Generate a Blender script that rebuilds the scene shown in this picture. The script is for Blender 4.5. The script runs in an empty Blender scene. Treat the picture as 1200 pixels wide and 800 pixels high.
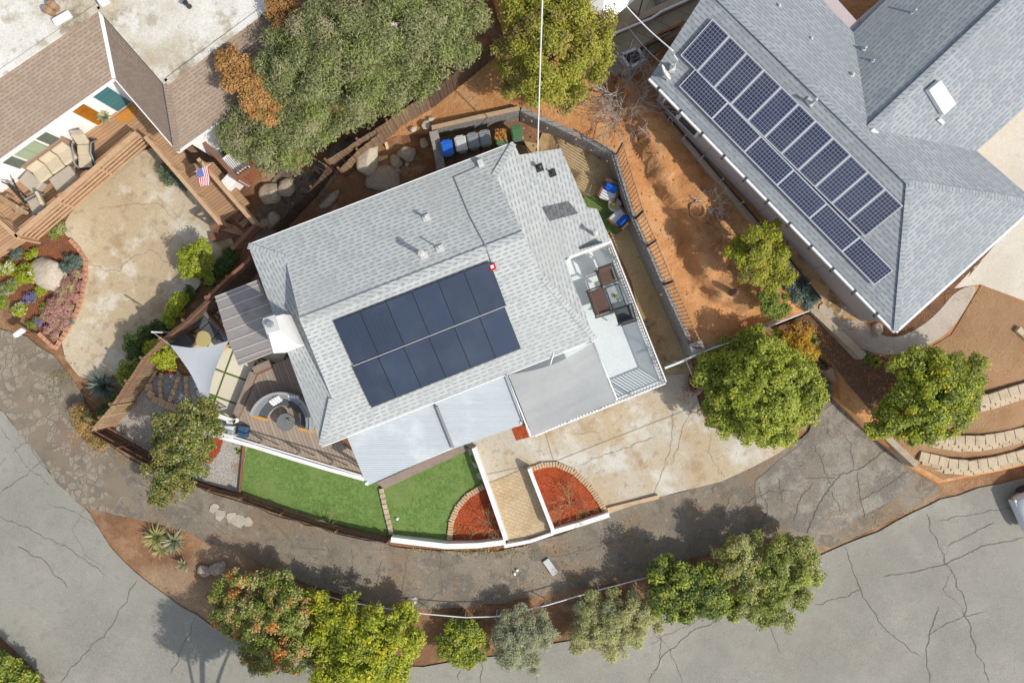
import bpy, bmesh, math, random
import numpy as np
from mathutils import Vector, Matrix, noise as mnoise
random.seed(7); rng = np.random.default_rng(7)
sc = bpy.context.scene
COL = sc.collection
R = math.radians
PI = math.pi
V = Vector
# ------------------------------------------------------------------ camera survey: the drone hovers 31 m above the yard
H, F = 31.0, 840.0
def P(px, py, z=0.0):
    k = (H - z) / F
    return V(((px - 600) * k, (400 - py) * k, z))
def pxlen(n, z=0.0):
    return n * (H - z) / F
class Plane:
    def __init__(s, a, b, c):
        s.p = a; s.n = (b - a).cross(c - a).normalized()
        if s.n.z < 0: s.n = -s.n
    def hit(s, px, py):
        d = V(((px - 600) / F, (400 - py) / F, -1.0)); o = V((0, 0, H))
        return o + d * ((s.p - o).dot(s.n) / d.dot(s.n))
    def z(s, x, y):
        return s.p.z - (s.n.x * (x - s.p.x) + s.n.y * (y - s.p.y)) / s.n.z
def ang(dx, dy):            # heading of a picture direction; local +Y points that way
    return math.atan2(-dy, dx) - PI / 2
# ------------------------------------------------------------------ terrain heights
def field(ctrl, s, dflt):
    pts = np.array([[*P(a, b, z)[:2], z] for a, b, z in ctrl])
    def g(x, y):
        d2 = (pts[:, 0] - x) ** 2 + (pts[:, 1] - y) ** 2
        w = np.exp(-d2 / (s * s)) + 2e-4 / (1 + d2 / 30)
        wd = 1e-5
        return float((w @ pts[:, 2] + wd * dflt) / (w.sum() + wd))
    return g
G = field([(300,300,0),(450,400,0),(600,300,0),(700,400,0),(500,540,0),(350,560,0),(600,560,0),(700,520,0),(800,480,0),(150,200,-.8),
    (100,350,-.8),(120,400,-.7),(150,320,-.8),(240,425,0),(205,425,0),(165,400,-.7),(200,350,-.7),(130,430,-.6),(395,205,.15),(330,220,.1),(270,540,0),(440,590,0),(600,610,-.02),(660,590,0),(860,470,0),(900,450,0),(140,470,0),
    (190,520,0),(20,200,0),(30,300,-.2),(120,280,-.8),(220,280,-.8),(200,240,-.8),(60,320,-.35),(80,380,-.5),(260,300,-.6),(560,170,1.0),(610,160,1.0),(520,185,.8),(640,165,1.0),(700,200,1.0),(700,245,.95),(722,245,.95),(735,290,.5),(750,320,.35),(770,360,.15),(790,420,0),(470,192,.5),(435,200,.35),(720,560,0),(820,540,0),(880,500,0),
    (120,560,-.2),(200,600,-.2),(300,630,-.22),(400,665,-.22),(500,680,-.22),(600,670,-.22),(700,645,-.22),(800,610,-.22),(950,560,-.22),(1010,510,-.15),(60,470,-.25),(10,420,-.2),(1050,560,-.35),(880,590,-.22),
    (0,560,-.65),(60,620,-.65),(100,680,-.65),(200,760,-.65),(300,790,-.65),(400,800,-.65),(500,800,-.65),(600,795,-.65),(700,790,-.65),(800,750,-.65),(900,720,-.65),(1000,670,-.65),(1100,630,-.6),
    (1180,600,-.55),(1100,760,-.65),(0,800,-.65),(0,700,-.65),(200,655,-.35),(260,690,-.4),(320,725,-.4),(420,750,-.4),(520,745,-.4),(620,740,-.4),(720,715,-.4),(820,680,-.38),(900,660,-.4)], 2.0, -.5)
Gu0 = field([(507,150,1.6),(560,138,1.95),(610,128,2.1),(665,150,2.1),(720,178,2.05),(742,260,1.95),(775,330,1.7),(812,413,1.4),(460,160,.85),(400,198,.2),(430,172,.5),(500,120,1.3),(560,80,1.6),
    (600,100,1.9),(650,60,2.0),(700,100,2.05),(760,150,2.0),(700,20,1.9),(780,60,1.9),(850,200,2.0),(900,300,2.0),(950,340,1.9),(850,330,1.7),(860,395,1.4),(900,378,1.4),(800,250,1.6),(820,380,1.45),
    (950,363,1.6),(1000,380,1.9),(1050,400,1.9),(1100,370,1.9),(1150,420,1.9),(1190,400,1.9),(1180,330,1.9),(1170,180,2.0),(1000,200,2.0),(975,440,.75),(985,468,.5),(1040,515,.5),(1070,546,.25),
    (1010,435,1.0),(1040,440,1.4),(1050,480,.9),(1100,470,1.6),(1180,470,1.5),(1130,505,1.0),(1180,500,1.0),(1100,545,.2),(1150,555,.0),(1195,545,.0),(1110,568,-.25),(1240,535,0),(960,395,1.0),(930,375,1.45)], 1.5, 1.6)
SCARP = [(722,120),(738,150),(752,176),(764,205),(776,232),(792,242),(800,272),(808,300),(822,330),(842,352),(862,362),(900,366)]
SC3 = [P(a, b, 1.7) for a, b in SCARP]
def segd(x, y, pl):
    best = 1e9; sg = 1
    for a, b in zip(pl, pl[1:]):
        ax, ay, bx, by = a.x, a.y, b.x, b.y
        t = max(0, min(1, ((x-ax)*(bx-ax)+(y-ay)*(by-ay))/((bx-ax)**2+(by-ay)**2)))
        dx, dy = x-(ax+t*(bx-ax)), y-(ay+t*(by-ay)); d = math.hypot(dx, dy)
        if d < best:
            best = d; sg = 1 if (bx-ax)*dy-(by-ay)*dx > 0 else -1
    return best * sg
def sstep(a, b, x):
    t = max(0., min(1., (x-a)/(b-a))); return t*t*(3-2*t)
def Gu(x, y):
    z = Gu0(x, y)
    if 2.5 < x < 11.5 and -.5 < y < 10.5:
        n = mnoise.noise(V((x*1.3, y*1.3, 0)))*.28 + mnoise.noise(V((x*4, y*4, 3)))*.09
        d = segd(x, y, SC3) + n
        fade = sstep(3.2, 4.2, x)
        z += fade*(.62*sstep(-.1, .16, d)*(1-sstep(.6, 2.4, d)) - .16*math.exp(-((d+.35)/.3)**2))
        z += fade*(mnoise.noise(V((x*2.2, y*2.2, 9)))*.16 + mnoise.noise(V((x*5, y*5, 5)))*.07 - .12*abs(mnoise.noise(V((x*1.7+y*.6, y*.8, 2)))))*sstep(-.4, .2, d)*(1-sstep(2.5,3.4,d))
        z += fade*(mnoise.noise(V((x*4, y*4, 5)))*.03)
    return z
def PG(px, py, g=G, off=0.0):
    z = 0
    for _ in range(4):
        p = P(px, py, z); z = g(p.x, p.y) + off
    return P(px, py, z)
# ------------------------------------------------------------------ meshes
class MB:
    def __init__(s): s.v = []; s.f = []; s.m = []
    def add(s, vs, fs, m=0):
        o = len(s.v); s.v += [V(p) for p in vs]; s.f += [tuple(i+o for i in f) for f in fs]; s.m += [m]*len(fs); return s
    def poly(s, pts, m=0): return s.add(pts, [tuple(range(len(pts)))], m)
    def prism(s, pts, z0, z1, m=0):
        n = len(pts); pts = [V(p) for p in pts]
        a = sum(pts[i].x*pts[(i+1)%n].y - pts[(i+1)%n].x*pts[i].y for i in range(n))
        if a < 0: pts = pts[::-1]
        lo = [V((p.x, p.y, z0)) for p in pts]; hi = [V((p.x, p.y, z1)) for p in pts]
        return s.add(lo+hi, [tuple(range(n))[::-1], tuple(range(n, 2*n))]+[(i, (i+1)%n, n+(i+1)%n, n+i) for i in range(n)], m)
    def box(s, c, d, rz=0, m=0, tilt=None):
        c = V(c); M = Matrix.Rotation(rz, 3, 'Z')
        if tilt: M = M @ Matrix.Rotation(tilt, 3, 'X')
        vs = [c + M @ V((x*d[0]/2, y*d[1]/2, z*d[2]/2)) for z in (-1, 1) for y in (-1, 1) for x in (-1, 1)]
        return s.add(vs, [(0,2,3,1),(4,5,7,6),(0,1,5,4),(2,6,7,3),(0,4,6,2),(1,3,7,5)], m)
    def rbox(s, c, d, r=.03, rz=0, m=0, tilt=None, seg=2):      # box with rounded edges
        bm = bmesh.new(); bmesh.ops.create_cube(bm, size=1)
        for v in bm.verts: v.co = V((v.co.x*d[0], v.co.y*d[1], v.co.z*d[2]))
        bmesh.ops.bevel(bm, geom=bm.edges[:], offset=min(r, min(d)*.45), segments=seg, affect='EDGES', profile=.5)
        M = Matrix.Rotation(rz, 3, 'Z')
        if tilt: M = M @ Matrix.Rotation(tilt, 3, 'X')
        bm.verts.index_update()
        s.add([V(c)+M@v.co for v in bm.verts], [tuple(v.index for v in f.verts) for f in bm.faces], m); bm.free(); return s
    def beam(s, a, b, w, h, m=0, up=V((0,0,1))):
        a = V(a); b = V(b); d = (b-a).normalized()
        x = d.cross(up)
        if x.length < 1e-4: x = d.cross(V((1,0,0)))
        x.normalize(); y = x.cross(d)
        vs = [p + x*sx*w/2 + y*sy*h/2 for p in (a, b) for sx, sy in ((-1,-1),(1,-1),(1,1),(-1,1))]
        return s.add(vs, [(0,1,2,3),(7,6,5,4),(0,4,5,1),(1,5,6,2),(2,6,7,3),(3,7,4,0)], m)
    def tube(s, pts, r, n=6, m=0, r2=None):
        pts = [V(p) for p in pts]; k = len(pts); vs = []; fs = []
        for i, p in enumerate(pts):
            d = (pts[min(i+1, k-1)] - pts[max(i-1, 0)]).normalized()
            x = d.cross(V((0,0,1))); 
            if x.length < 1e-3: x = d.cross(V((1,0,0)))
            x.normalize(); y = d.cross(x)
            rr = r if r2 is None else r + (r2-r)*i/max(1, k-1)
            vs += [p + (x*math.cos(2*PI*j/n) + y*math.sin(2*PI*j/n))*rr for j in range(n)]
        for i in range(k-1):
            fs += [(i*n+j, i*n+(j+1)%n, (i+1)*n+(j+1)%n, (i+1)*n+j) for j in range(n)]
        fs += [tuple(range(n))[::-1], tuple(range((k-1)*n, k*n))]
        return s.add(vs, fs, m)
    def lathe(s, c, prof, n=20, m=0):
        c = V(c); vs = []; fs = []; k = len(prof)
        for r, z in prof: vs += [c + V((r*math.cos(2*PI*j/n), r*math.sin(2*PI*j/n), z)) for j in range(n)]
        for i in range(k-1): fs += [(i*n+j, i*n+(j+1)%n, (i+1)*n+(j+1)%n, (i+1)*n+j) for j in range(n)]
        fs += [tuple(range(n))[::-1], tuple(range((k-1)*n, k*n))]
        return s.add(vs, fs, m)
    def rock(s, c, d, rz=0, seed=0, rough=.3, m=0, sub=3):
        bm = bmesh.new(); bmesh.ops.create_icosphere(bm, subdivisions=sub, radius=.5)
        M = Matrix.Rotation(rz, 3, 'Z')
        pl = [(V((random.gauss(0,1), random.gauss(0,1), random.gauss(0,.8))).normalized(), random.uniform(.3,.42)) for _ in range(7)]
        for v in bm.verts:
            p = v.co.copy()
            for n_, t in pl:
                e = p.dot(n_)-t
                if e > 0: p -= n_*e*.85
            q = p.normalized(); p *= 1 + rough*mnoise.noise(q*1.6+V((seed*7.1, 0, 0))) + rough*.3*mnoise.noise(q*5+V((seed, 3, 0)))
            v.co = V((p.x*d[0], p.y*d[1], p.z*d[2]))
        bm.verts.index_update()
        s.add([V(c)+M@v.co for v in bm.verts], [tuple(v.index for v in f.verts) for f in bm.faces], m); bm.free(); return s
    def build(s, name, mats, parent=None, smooth=False, origin=None, solid=0, rim=None, bevel=0):
        if solid:
            for i, f in enumerate(s.f):
                q = [s.v[k] for k in f]
                if sum(q[k].x*q[(k+1)%len(q)].y-q[(k+1)%len(q)].x*q[k].y for k in range(len(q))) < 0: s.f[i] = f[::-1]
        mats = mats if isinstance(mats, (list, tuple)) else [mats]
        me = bpy.data.meshes.new(name); o = V(origin) if origin is not None else V((0,0,0))
        me.from_pydata([tuple(p-o) for p in s.v], [], s.f)
        for m in mats: me.materials.append(m)
        if rim: me.materials.append(rim)
        uv = me.uv_layers.new(name='UVMap'); W = [V(p) for p in s.v]
        for i, poly in enumerate(me.polygons):
            poly.material_index = s.m[i]; poly.use_smooth = smooth
            n = poly.normal
            if abs(n.z) > .985: u, w = V((1,0,0)), V((0,1,0))
            else:
                u = V((0,0,1)).cross(n).normalized(); w = n.cross(u)
            for li in poly.loop_indices:
                p = W[me.loops[li].vertex_index]; uv.data[li].uv = (p.dot(u), p.dot(w))
        ob = bpy.data.objects.new(name, me); COL.objects.link(ob)
        if parent: ob.parent = parent
        if solid:
            md = ob.modifiers.new('Solidify', 'SOLIDIFY'); md.thickness = solid; md.offset = -1
            if rim: md.material_offset_rim = len(mats); md.material_offset = len(mats)
        if bevel:
            md = ob.modifiers.new('Bevel', 'BEVEL'); md.width = bevel; md.segments = 2; md.limit_method = 'ANGLE'
        return ob
def tag(o, label, cat, group=None, kind=None):
    o['label'] = label; o['category'] = cat
    if group: o['group'] = group
    if kind: o['kind'] = kind
    return o
def thing(name, label, cat, loc=(0,0,0), rz=0, group=None):
    o = bpy.data.objects.new(name, None); COL.objects.link(o); o.location = loc; o.rotation_euler = (0,0,rz); o.empty_display_size = .2
    return tag(o, label, cat, group)
def struct(o, kind='structure', label=None, cat=None):
    o['kind'] = kind
    if label: o['label'] = label
    if cat: o['category'] = cat
    return o
def copytree(o, parent=None):
    c = o.copy(); COL.objects.link(c)
    if parent: c.parent = parent
    for ch in list(o.children): copytree(ch, c)
    return c
def solo(mb, name, mats, label, cat, group=None, **k):         # a thing that is one mesh; origin at its base
    xs = [p.x for p in mb.v]; ys = [p.y for p in mb.v]; zs = [p.z for p in mb.v]
    o = V(((min(xs)+max(xs))/2, (min(ys)+max(ys))/2, min(zs)))
    ob = mb.build(name, mats, origin=o, **k); ob.location = o
    return tag(ob, label, cat, group)
def jagged(pts, step=14, amp=2.2, seed=0, closed=True):
    out = []; n = len(pts)
    for i in range(n if closed else n-1):
        a = pts[i]; b = pts[(i+1)%n]; L = math.hypot(b[0]-a[0], b[1]-a[1]); k = max(1, int(L/step))
        for j in range(k):
            t = j/k; x = a[0]+(b[0]-a[0])*t; y = a[1]+(b[1]-a[1])*t
            q = V((x*.06, y*.06, seed)); q2 = V((x*.2, y*.2, seed+9))
            out.append((x+amp*(mnoise.noise(q)*1.5+mnoise.noise(q2)*.7), y+amp*(mnoise.noise(q+V((50,0,0)))*1.5+mnoise.noise(q2+V((50,0,0)))*.7)))
    if not closed: out.append(pts[-1])
    return out
def drape(name, pts, m, g=G, off=.025, grid=.6, kind='structure', skirt=0, amp=0, seed=0, step=14, smooth=True, label=None, cat=None, rnd=0):
    for _ in range(rnd):
        pts = [q for a, b in zip(pts, pts[1:]+pts[:1]) for q in ((a[0]*.75+b[0]*.25, a[1]*.75+b[1]*.25), (a[0]*.25+b[0]*.75, a[1]*.25+b[1]*.75))]
    if amp: pts = jagged(pts, step, amp, seed)
    W = [PG(a, b, g, off) for a, b in pts]
    bm = bmesh.new(); vs = [bm.verts.new((p.x, p.y, 0)) for p in W]
    f = bm.faces.new(vs); f.normal_update()
    if f.normal.z < 0: f.normal_flip()
    bmesh.ops.triangulate(bm, faces=[f])
    if grid:
        xs = [p.x for p in W]; ys = [p.y for p in W]
        for ax, lo, hi in ((0, min(xs), max(xs)), (1, min(ys), max(ys))):
            t = math.ceil(lo/grid)*grid
            while t < hi:
                co = V((t,0,0)) if ax == 0 else V((0,t,0)); no = V((1,0,0)) if ax == 0 else V((0,1,0))
                bmesh.ops.bisect_plane(bm, geom=bm.verts[:]+bm.edges[:]+bm.faces[:], plane_co=co, plane_no=no, dist=1e-5)
                t += grid
    for v in bm.verts: v.co.z = g(v.co.x, v.co.y) + off
    if skirt:
        be = [e for e in bm.edges if e.is_boundary]
        r = bmesh.ops.extrude_edge_only(bm, edges=be)
        for e in r['geom']:
            if isinstance(e, bmesh.types.BMVert): e.co.z -= skirt
    me = bpy.data.meshes.new(name); bm.to_mesh(me); bm.free()
    for p in me.polygons: p.use_smooth = smooth
    me.materials.append(m)
    o = bpy.data.objects.new(name, me); COL.objects.link(o)
    return struct(o, kind, label, cat)
# ------------------------------------------------------------------ materials
def s2l(c): return tuple(((x/255)/12.92 if x/255 <= .04045 else ((x/255+.055)/1.055)**2.4) for x in c)
class NT:
    def __init__(s, name):
        s.m = bpy.data.materials.new(name); s.m.use_nodes = True; s.t = s.m.node_tree; s.t.nodes.clear()
        s.out = s.n('ShaderNodeOutputMaterial')
    def n(s, k, **a):
        d = s.t.nodes.new(k)
        for x, y in a.items(): setattr(d, x, y)
        return d
    def l(s, a, b): s.t.links.new(a, b)
    def val(s, op, a, b=None, c=None):
        d = s.n('ShaderNodeMath', operation=op)
        for i, x in enumerate((a, b, c)):
            if x is None: continue
            if isinstance(x, (int, float)): d.inputs[i].default_value = x
            else: s.l(x, d.inputs[i])
        return d.outputs[0]
    def mix(s, fac, a, b, blend='MIX'):
        d = s.n('ShaderNodeMix', data_type='RGBA', blend_type=blend)
        for i, x in ((0, fac), (6, a), (7, b)):
            if isinstance(x, (int, float)): d.inputs[i].default_value = x
            elif isinstance(x, tuple): d.inputs[i].default_value = (*x[:3], 1)
            else: s.l(x, d.inputs[i])
        return d.outputs[2]
    def mrange(s, v, a, b, c=0., d=1.):
        k = s.n('ShaderNodeMapRange', interpolation_type='SMOOTHSTEP'); s.l(v, k.inputs[0])
        for i, x in enumerate((a, b, c, d)): k.inputs[i+1].default_value = x
        return k.outputs[0]
    def noise(s, co, scale, detail=4, rough=.6, dist=0):
        k = s.n('ShaderNodeTexNoise'); k.inputs['Scale'].default_value = scale; k.inputs['Detail'].default_value = detail
        k.inputs['Roughness'].default_value = rough; k.inputs['Distortion'].default_value = dist; s.l(co, k.inputs['Vector']); return k.outputs['Fac']
    def rot(s, co, a):
        k = s.n('ShaderNodeVectorRotate', rotation_type='Z_AXIS'); s.l(co, k.inputs['Vector']); k.inputs['Angle'].default_value = a; return k.outputs[0]
    def xyz(s, co):
        k = s.n('ShaderNodeSeparateXYZ'); s.l(co, k.inputs[0]); return k.outputs
    def warp(s, co, scale, amt):
        k = s.n('ShaderNodeTexNoise'); k.inputs['Scale'].default_value = scale; k.inputs['Detail'].default_value = 3; s.l(co, k.inputs['Vector'])
        a = s.n('ShaderNodeVectorMath', operation='MULTIPLY_ADD'); s.l(k.outputs['Color'], a.inputs[0]); a.inputs[1].default_value = (amt,)*3; s.l(co, a.inputs[2])
        return a.outputs[0]
def mat(name, base, rough=.85, layers=(), bump=None, metal=0., spec=.35, co='Object', alpha=None, transl=0.):
    """layers mix colours over the base: ('n' noise, 'c' cracks, 's' boards or stripes, 'b' blocks, 'v' pebbles, 'h' height)"""
    t = NT(name); tc = t.n('ShaderNodeTexCoord'); C = tc.outputs[co]; W = tc.outputs[co]
    col = base; hgt = []
    for L in layers:
        k = L[0]
        if k == 'n':                                        # scale, lo, hi, colour, fac, detail
            _, sca, lo, hi, c, fac, *e = L
            f = t.mrange(t.noise(C, sca, e[0] if e else 5, .62, e[1] if len(e) > 1 else 0), lo, hi, 0, fac); col = t.mix(f, col, c)
        elif k == 'c':                                      # scale, width, colour, fac, mask scale, lo
            _, sca, w, c, fac, ms, lo = L
            v = t.n('ShaderNodeTexVoronoi', feature='DISTANCE_TO_EDGE'); v.inputs['Scale'].default_value = sca
            t.l(t.warp(t.warp(C, 1.1, .5), 6, .12), v.inputs['Vector'])
            f = t.mrange(v.outputs['Distance'], w*.4, w, fac, 0)
            f = t.val('MULTIPLY', f, t.mrange(t.noise(C, ms, 2), lo, lo+.08)); col = t.mix(f, col, c)
        elif k == 's':                                      # angle, pitch, gap fraction, gap colour, tint amount
            _, a, p, gap, gc, tint = L
            x = t.xyz(t.rot(C, a)); q = t.val('MULTIPLY', x[1], 1/p)
            wn = t.n('ShaderNodeTexWhiteNoise', noise_dimensions='1D'); t.l(t.val('FLOOR', q), wn.inputs['W'])
            col = t.mix(t.val('MULTIPLY', wn.outputs['Value'], tint), col, tuple(b_*.35 for b_ in base[:3]))
            cx = t.n('ShaderNodeCombineXYZ'); t.l(t.val('MULTIPLY', x[0], 1.2), cx.inputs[0]); t.l(t.val('MULTIPLY', x[1], 30), cx.inputs[1])
            col = t.mix(t.mrange(t.noise(cx.outputs[0], 1.5, 3), .4, .8, 0, .35), col, tuple(b_*.5 for b_ in base[:3]))
            fr = t.val('FRACT', q); g_ = t.val('LESS_THAN', fr, gap); col = t.mix(g_, col, gc); hgt.append((t.val('SUBTRACT', 1., g_), .5))
        elif k == 'b':                                      # angle, width, height, mortar, colours, offset
            _, a, w, h, mo, c1, c2, cm, off, *e = L
            b = t.n('ShaderNodeTexBrick', offset=off, offset_frequency=2, squash=1.)
            b.inputs['Scale'].default_value = 1; b.inputs['Brick Width'].default_value = w; b.inputs['Row Height'].default_value = h
            b.inputs['Mortar Size'].default_value = mo; b.inputs['Mortar Smooth'].default_value = .2; b.inputs['Bias'].default_value = e[0] if e else 0
            for i, c in zip(('Color1', 'Color2', 'Mortar'), (c1, c2, cm)): b.inputs[i].default_value = (*c[:3], 1)
            t.l(t.rot(C, a), b.inputs['Vector']); col = b.outputs['Color']; hgt.append((t.val('SUBTRACT', 1., b.outputs['Fac']), .5))
        elif k == 'v':                                      # scale, colours
            _, sca, c2, fac = L
            v = t.n('ShaderNodeTexVoronoi'); v.inputs['Scale'].default_value = sca; t.l(C, v.inputs['Vector'])
            x = t.xyz(v.outputs['Color']); col = t.mix(t.val('MULTIPLY', x[0], fac), col, c2); hgt.append((v.outputs['Distance'], -.6))
        elif k == 't':                                      # multiply by a fine grain
            _, sca, amt = L
            f = t.mrange(t.noise(C, sca, 2, .7), .3, .7, 1-amt, 1+amt)
            d = t.n('ShaderNodeVectorMath', operation='SCALE'); 
            if isinstance(col, tuple): d.inputs[0].default_value = col[:3]
            else: t.l(col, d.inputs[0])
            t.l(f, d.inputs['Scale']); col = d.outputs[0]
    bs = t.n('ShaderNodeBsdfPrincipled')
    bs.inputs['Roughness'].default_value = rough; bs.inputs['Metallic'].default_value = metal; bs.inputs['Specular IOR Level'].default_value = spec
    if isinstance(col, tuple): bs.inputs['Base Color'].default_value = (*col[:3], 1)
    else: t.l(col, bs.inputs['Base Color'])
    last = None
    if bump:
        bsca, bst, bd = bump
        hgt.append((t.noise(C, bsca, 6, .65), bst))
        b = t.n('ShaderNodeBump'); b.inputs['Distance'].default_value = bd; b.inputs['Strength'].default_value = 1.
        acc = None
        for h_, w_ in hgt:
            x = t.val('MULTIPLY', h_, w_); acc = x if acc is None else t.val('ADD', acc, x)
        t.l(acc, b.inputs['Height']); t.l(b.outputs[0], bs.inputs['Normal'])
    sh = bs.outputs[0]
    if transl:
        tr = t.n('ShaderNodeBsdfTranslucent'); mx = t.n('ShaderNodeMixShader'); mx.inputs[0].default_value = transl
        if isinstance(col, tuple): tr.inputs[0].default_value = (*col[:3], 1)
        else: t.l(col, tr.inputs[0])
        t.l(sh, mx.inputs[1]); t.l(tr.outputs[0], mx.inputs[2]); sh = mx.outputs[0]
    if alpha is not None:
        tp = t.n('ShaderNodeBsdfTransparent'); mx = t.n('ShaderNodeMixShader'); mx.inputs[0].default_value = alpha
        t.l(tp.outputs[0], mx.inputs[1]); t.l(sh, mx.inputs[2]); sh = mx.outputs[0]
    t.l(sh, t.out.inputs[0]); return t.m
def leafmat(name, c1, c2, c3=None, big=.9, transl=.36):
    t = NT(name); g = t.n('ShaderNodeNewGeometry'); tc = t.n('ShaderNodeTexCoord')
    rp = t.n('ShaderNodeValToRGB'); t.l(g.outputs['Random Per Island'], rp.inputs[0])
    rp.color_ramp.elements[0].color = (*c1, 1); rp.color_ramp.elements[1].color = (*c2, 1)
    col = rp.outputs[0]
    if c3: col = t.mix(t.mrange(t.noise(tc.outputs['Object'], big, 2), .5, .68, 0, .85), col, c3)
    b = t.n('ShaderNodeBsdfPrincipled'); t.l(col, b.inputs['Base Color']); b.inputs['Roughness'].default_value = .55; b.inputs['Specular IOR Level'].default_value = .25
    tr = t.n('ShaderNodeBsdfTranslucent'); t.l(col, tr.inputs[0]); mx = t.n('ShaderNodeMixShader'); mx.inputs[0].default_value = transl
    t.l(b.outputs[0], mx.inputs[1]); t.l(tr.outputs[0], mx.inputs[2]); t.l(mx.outputs[0], t.out.inputs[0]); return t.m
def shingle(name, c1, c2, cm, tintc, w=.2, h=.145, dark=.6, line=.16):
    t = NT(name); tc = t.n('ShaderNodeTexCoord'); U = t.xyz(tc.outputs['UV']); O = tc.outputs['Object']
    y = t.val('MULTIPLY', U[1], 1/h); row = t.val('FLOOR', y); fy = t.val('FRACT', y)
    rn = t.n('ShaderNodeTexWhiteNoise', noise_dimensions='1D'); t.l(row, rn.inputs['W'])
    x = t.val('MULTIPLY_ADD', rn.outputs['Value'], 7.3, t.val('MULTIPLY', U[0], 1/w)); cell = t.val('FLOOR', x)
    cx = t.n('ShaderNodeCombineXYZ'); t.l(cell, cx.inputs[0]); t.l(row, cx.inputs[1])
    wn = t.n('ShaderNodeTexWhiteNoise', noise_dimensions='2D'); t.l(cx.outputs[0], wn.inputs['Vector']); r = wn.outputs['Value']
    isd = t.val('GREATER_THAN', r, dark); fx = t.val('FRACT', x)
    col = t.mix(t.mrange(r, 0, dark, 0, .6), c1, tintc); col = t.mix(t.val('MULTIPLY', isd, .75), col, c2)
    ln = t.val('MULTIPLY', t.val('GREATER_THAN', fy, 1-line), t.mrange(t.val('LESS_THAN', fx, .58), 0, 1, .22, 1.)); col = t.mix(ln, col, cm)  # dark dashes paint in the shadow line along each course edge
    col = t.mix(t.mrange(t.noise(O, .35, 7), .42, .68, 0, .55), col, tuple(x*.86 for x in tintc))
    col = t.mix(t.mrange(t.noise(O, 40, 2), .5, .8, 0, .3), col, cm)
    s_ = t.n('ShaderNodeBsdfPrincipled'); t.l(col, s_.inputs['Base Color']); s_.inputs['Roughness'].default_value = .9; s_.inputs['Specular IOR Level'].default_value = .2
    hh = t.val('ADD', t.val('MULTIPLY', fy, -.7), t.val('MULTIPLY', isd, -.25))
    b = t.n('ShaderNodeBump'); b.inputs['Distance'].default_value = .012; t.l(hh, b.inputs['Height']); t.l(b.outputs[0], s_.inputs['Normal'])
    t.l(s_.outputs[0], t.out.inputs[0]); return t.m
def panelmat(name, cell, line, cx, cy, cellw, rough=.12):
    t = NT(name); tc = t.n('ShaderNodeTexCoord'); U = t.xyz(tc.outputs['Object'])
    def gl(c, p, w): return t.val('LESS_THAN', t.val('FRACT', t.val('ADD', t.val('MULTIPLY', c, 1/p), .5 if 0 else 0.)), w)
    g1 = gl(U[0], cx, cellw/cx); g2 = gl(U[1], cy, cellw/cy)
    gr = t.val('MAXIMUM', g1, g2)
    oi = t.n('ShaderNodeObjectInfo')
    c = t.mix(oi.outputs['Random'], cell, tuple(x*1.55 for x in cell)); ge = t.n('ShaderNodeNewGeometry'); c = t.mix(t.mrange(t.noise(ge.outputs['Position'], .45, 5), .4, .72, 0, .22), c, (.13,.15,.17))
    c = t.mix(gr, c, line)
    s_ = t.n('ShaderNodeBsdfPrincipled'); t.l(c, s_.inputs['Base Color']); s_.inputs['Roughness'].default_value = rough; s_.inputs['Coat Weight'].default_value = .3
    t.l(s_.outputs[0], t.out.inputs[0]); return t.m
c_ = lambda r, g, b: (r, g, b)
M = {}
M['soil'] = mat('soil', (.25,.132,.066), .95, [('n',.35,.42,.6,(.17,.088,.046),.85,6),('n',1.1,.5,.64,(.34,.20,.11),.75,8),('n',.2,.5,.6,(.33,.245,.155),.6,7),('n',4,.54,.7,(.12,.066,.038),.5,8),('n',12,.58,.72,(.4,.28,.17),.3),('t',25,.2)], (7,1.,.05))
M['bank_soil'] = mat('bank_soil', (.52,.265,.112), .95, [('n',.5,.44,.6,(.42,.195,.075),.8,6),('n',.8,.52,.64,(.54,.31,.15),.8,8),('n',2.2,.55,.7,(.27,.115,.045),.5,8),('n',7,.54,.7,(.56,.35,.19),.35,6),('n',14,.58,.72,(.2,.09,.04),.3),('t',30,.15)], (5,1.,.07))
M['yard_soil'] = mat('yard_soil', (.30,.18,.095), .95, [('n',.5,.45,.65,(.235,.13,.062),.7),('n',3,.5,.75,(.35,.215,.12),.5),('n',9,.56,.75,(.15,.09,.05),.5),('n',16,.6,.74,(.5,.38,.24),.3),('t',30,.18)], (8,1.,.03))
M['street'] = mat('street', (.262,.252,.215), .9, [('n',.14,.4,.62,(.21,.202,.174),.9),('n',.5,.46,.66,(.30,.288,.245),.7,8),('n',2.2,.54,.68,(.175,.168,.145),.5,8),('n',7,.56,.7,(.33,.32,.28),.35,6),('n',.09,.5,.6,(.20,.19,.155),.6,8),('v',55,(.34,.33,.29),.5),('t',40,.25)], (60,.8,.01))
M['lane'] = mat('lane', (.168,.142,.108), .9, [('n',.42,.42,.58,(.225,.19,.145),.9,8),('n',.24,.48,.6,(.20,.125,.07),.85,8),('n',1.3,.52,.6,(.11,.096,.08),.8,8),('n',3.0,.56,.64,(.29,.25,.19),.6,8),('n',8,.56,.68,(.09,.08,.065),.5,6),('v',45,(.28,.245,.19),.45),('t',35,.28)], (40,1.,.014))
M['asphalt_patch'] = mat('asphalt_patch', (.185,.16,.125), .9, [('n',.8,.43,.55,(.255,.235,.20),.9,8),('n',.45,.5,.58,(.12,.108,.095),.85,8),('n',3.2,.56,.66,(.31,.28,.23),.5,8),('n',8,.56,.68,(.1,.09,.075),.4,6),('v',45,(.33,.30,.25),.4),('c',1.6,.011,(.085,.075,.06),.75,.35,.45),('t',35,.28)], (40,1.,.014))
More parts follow.
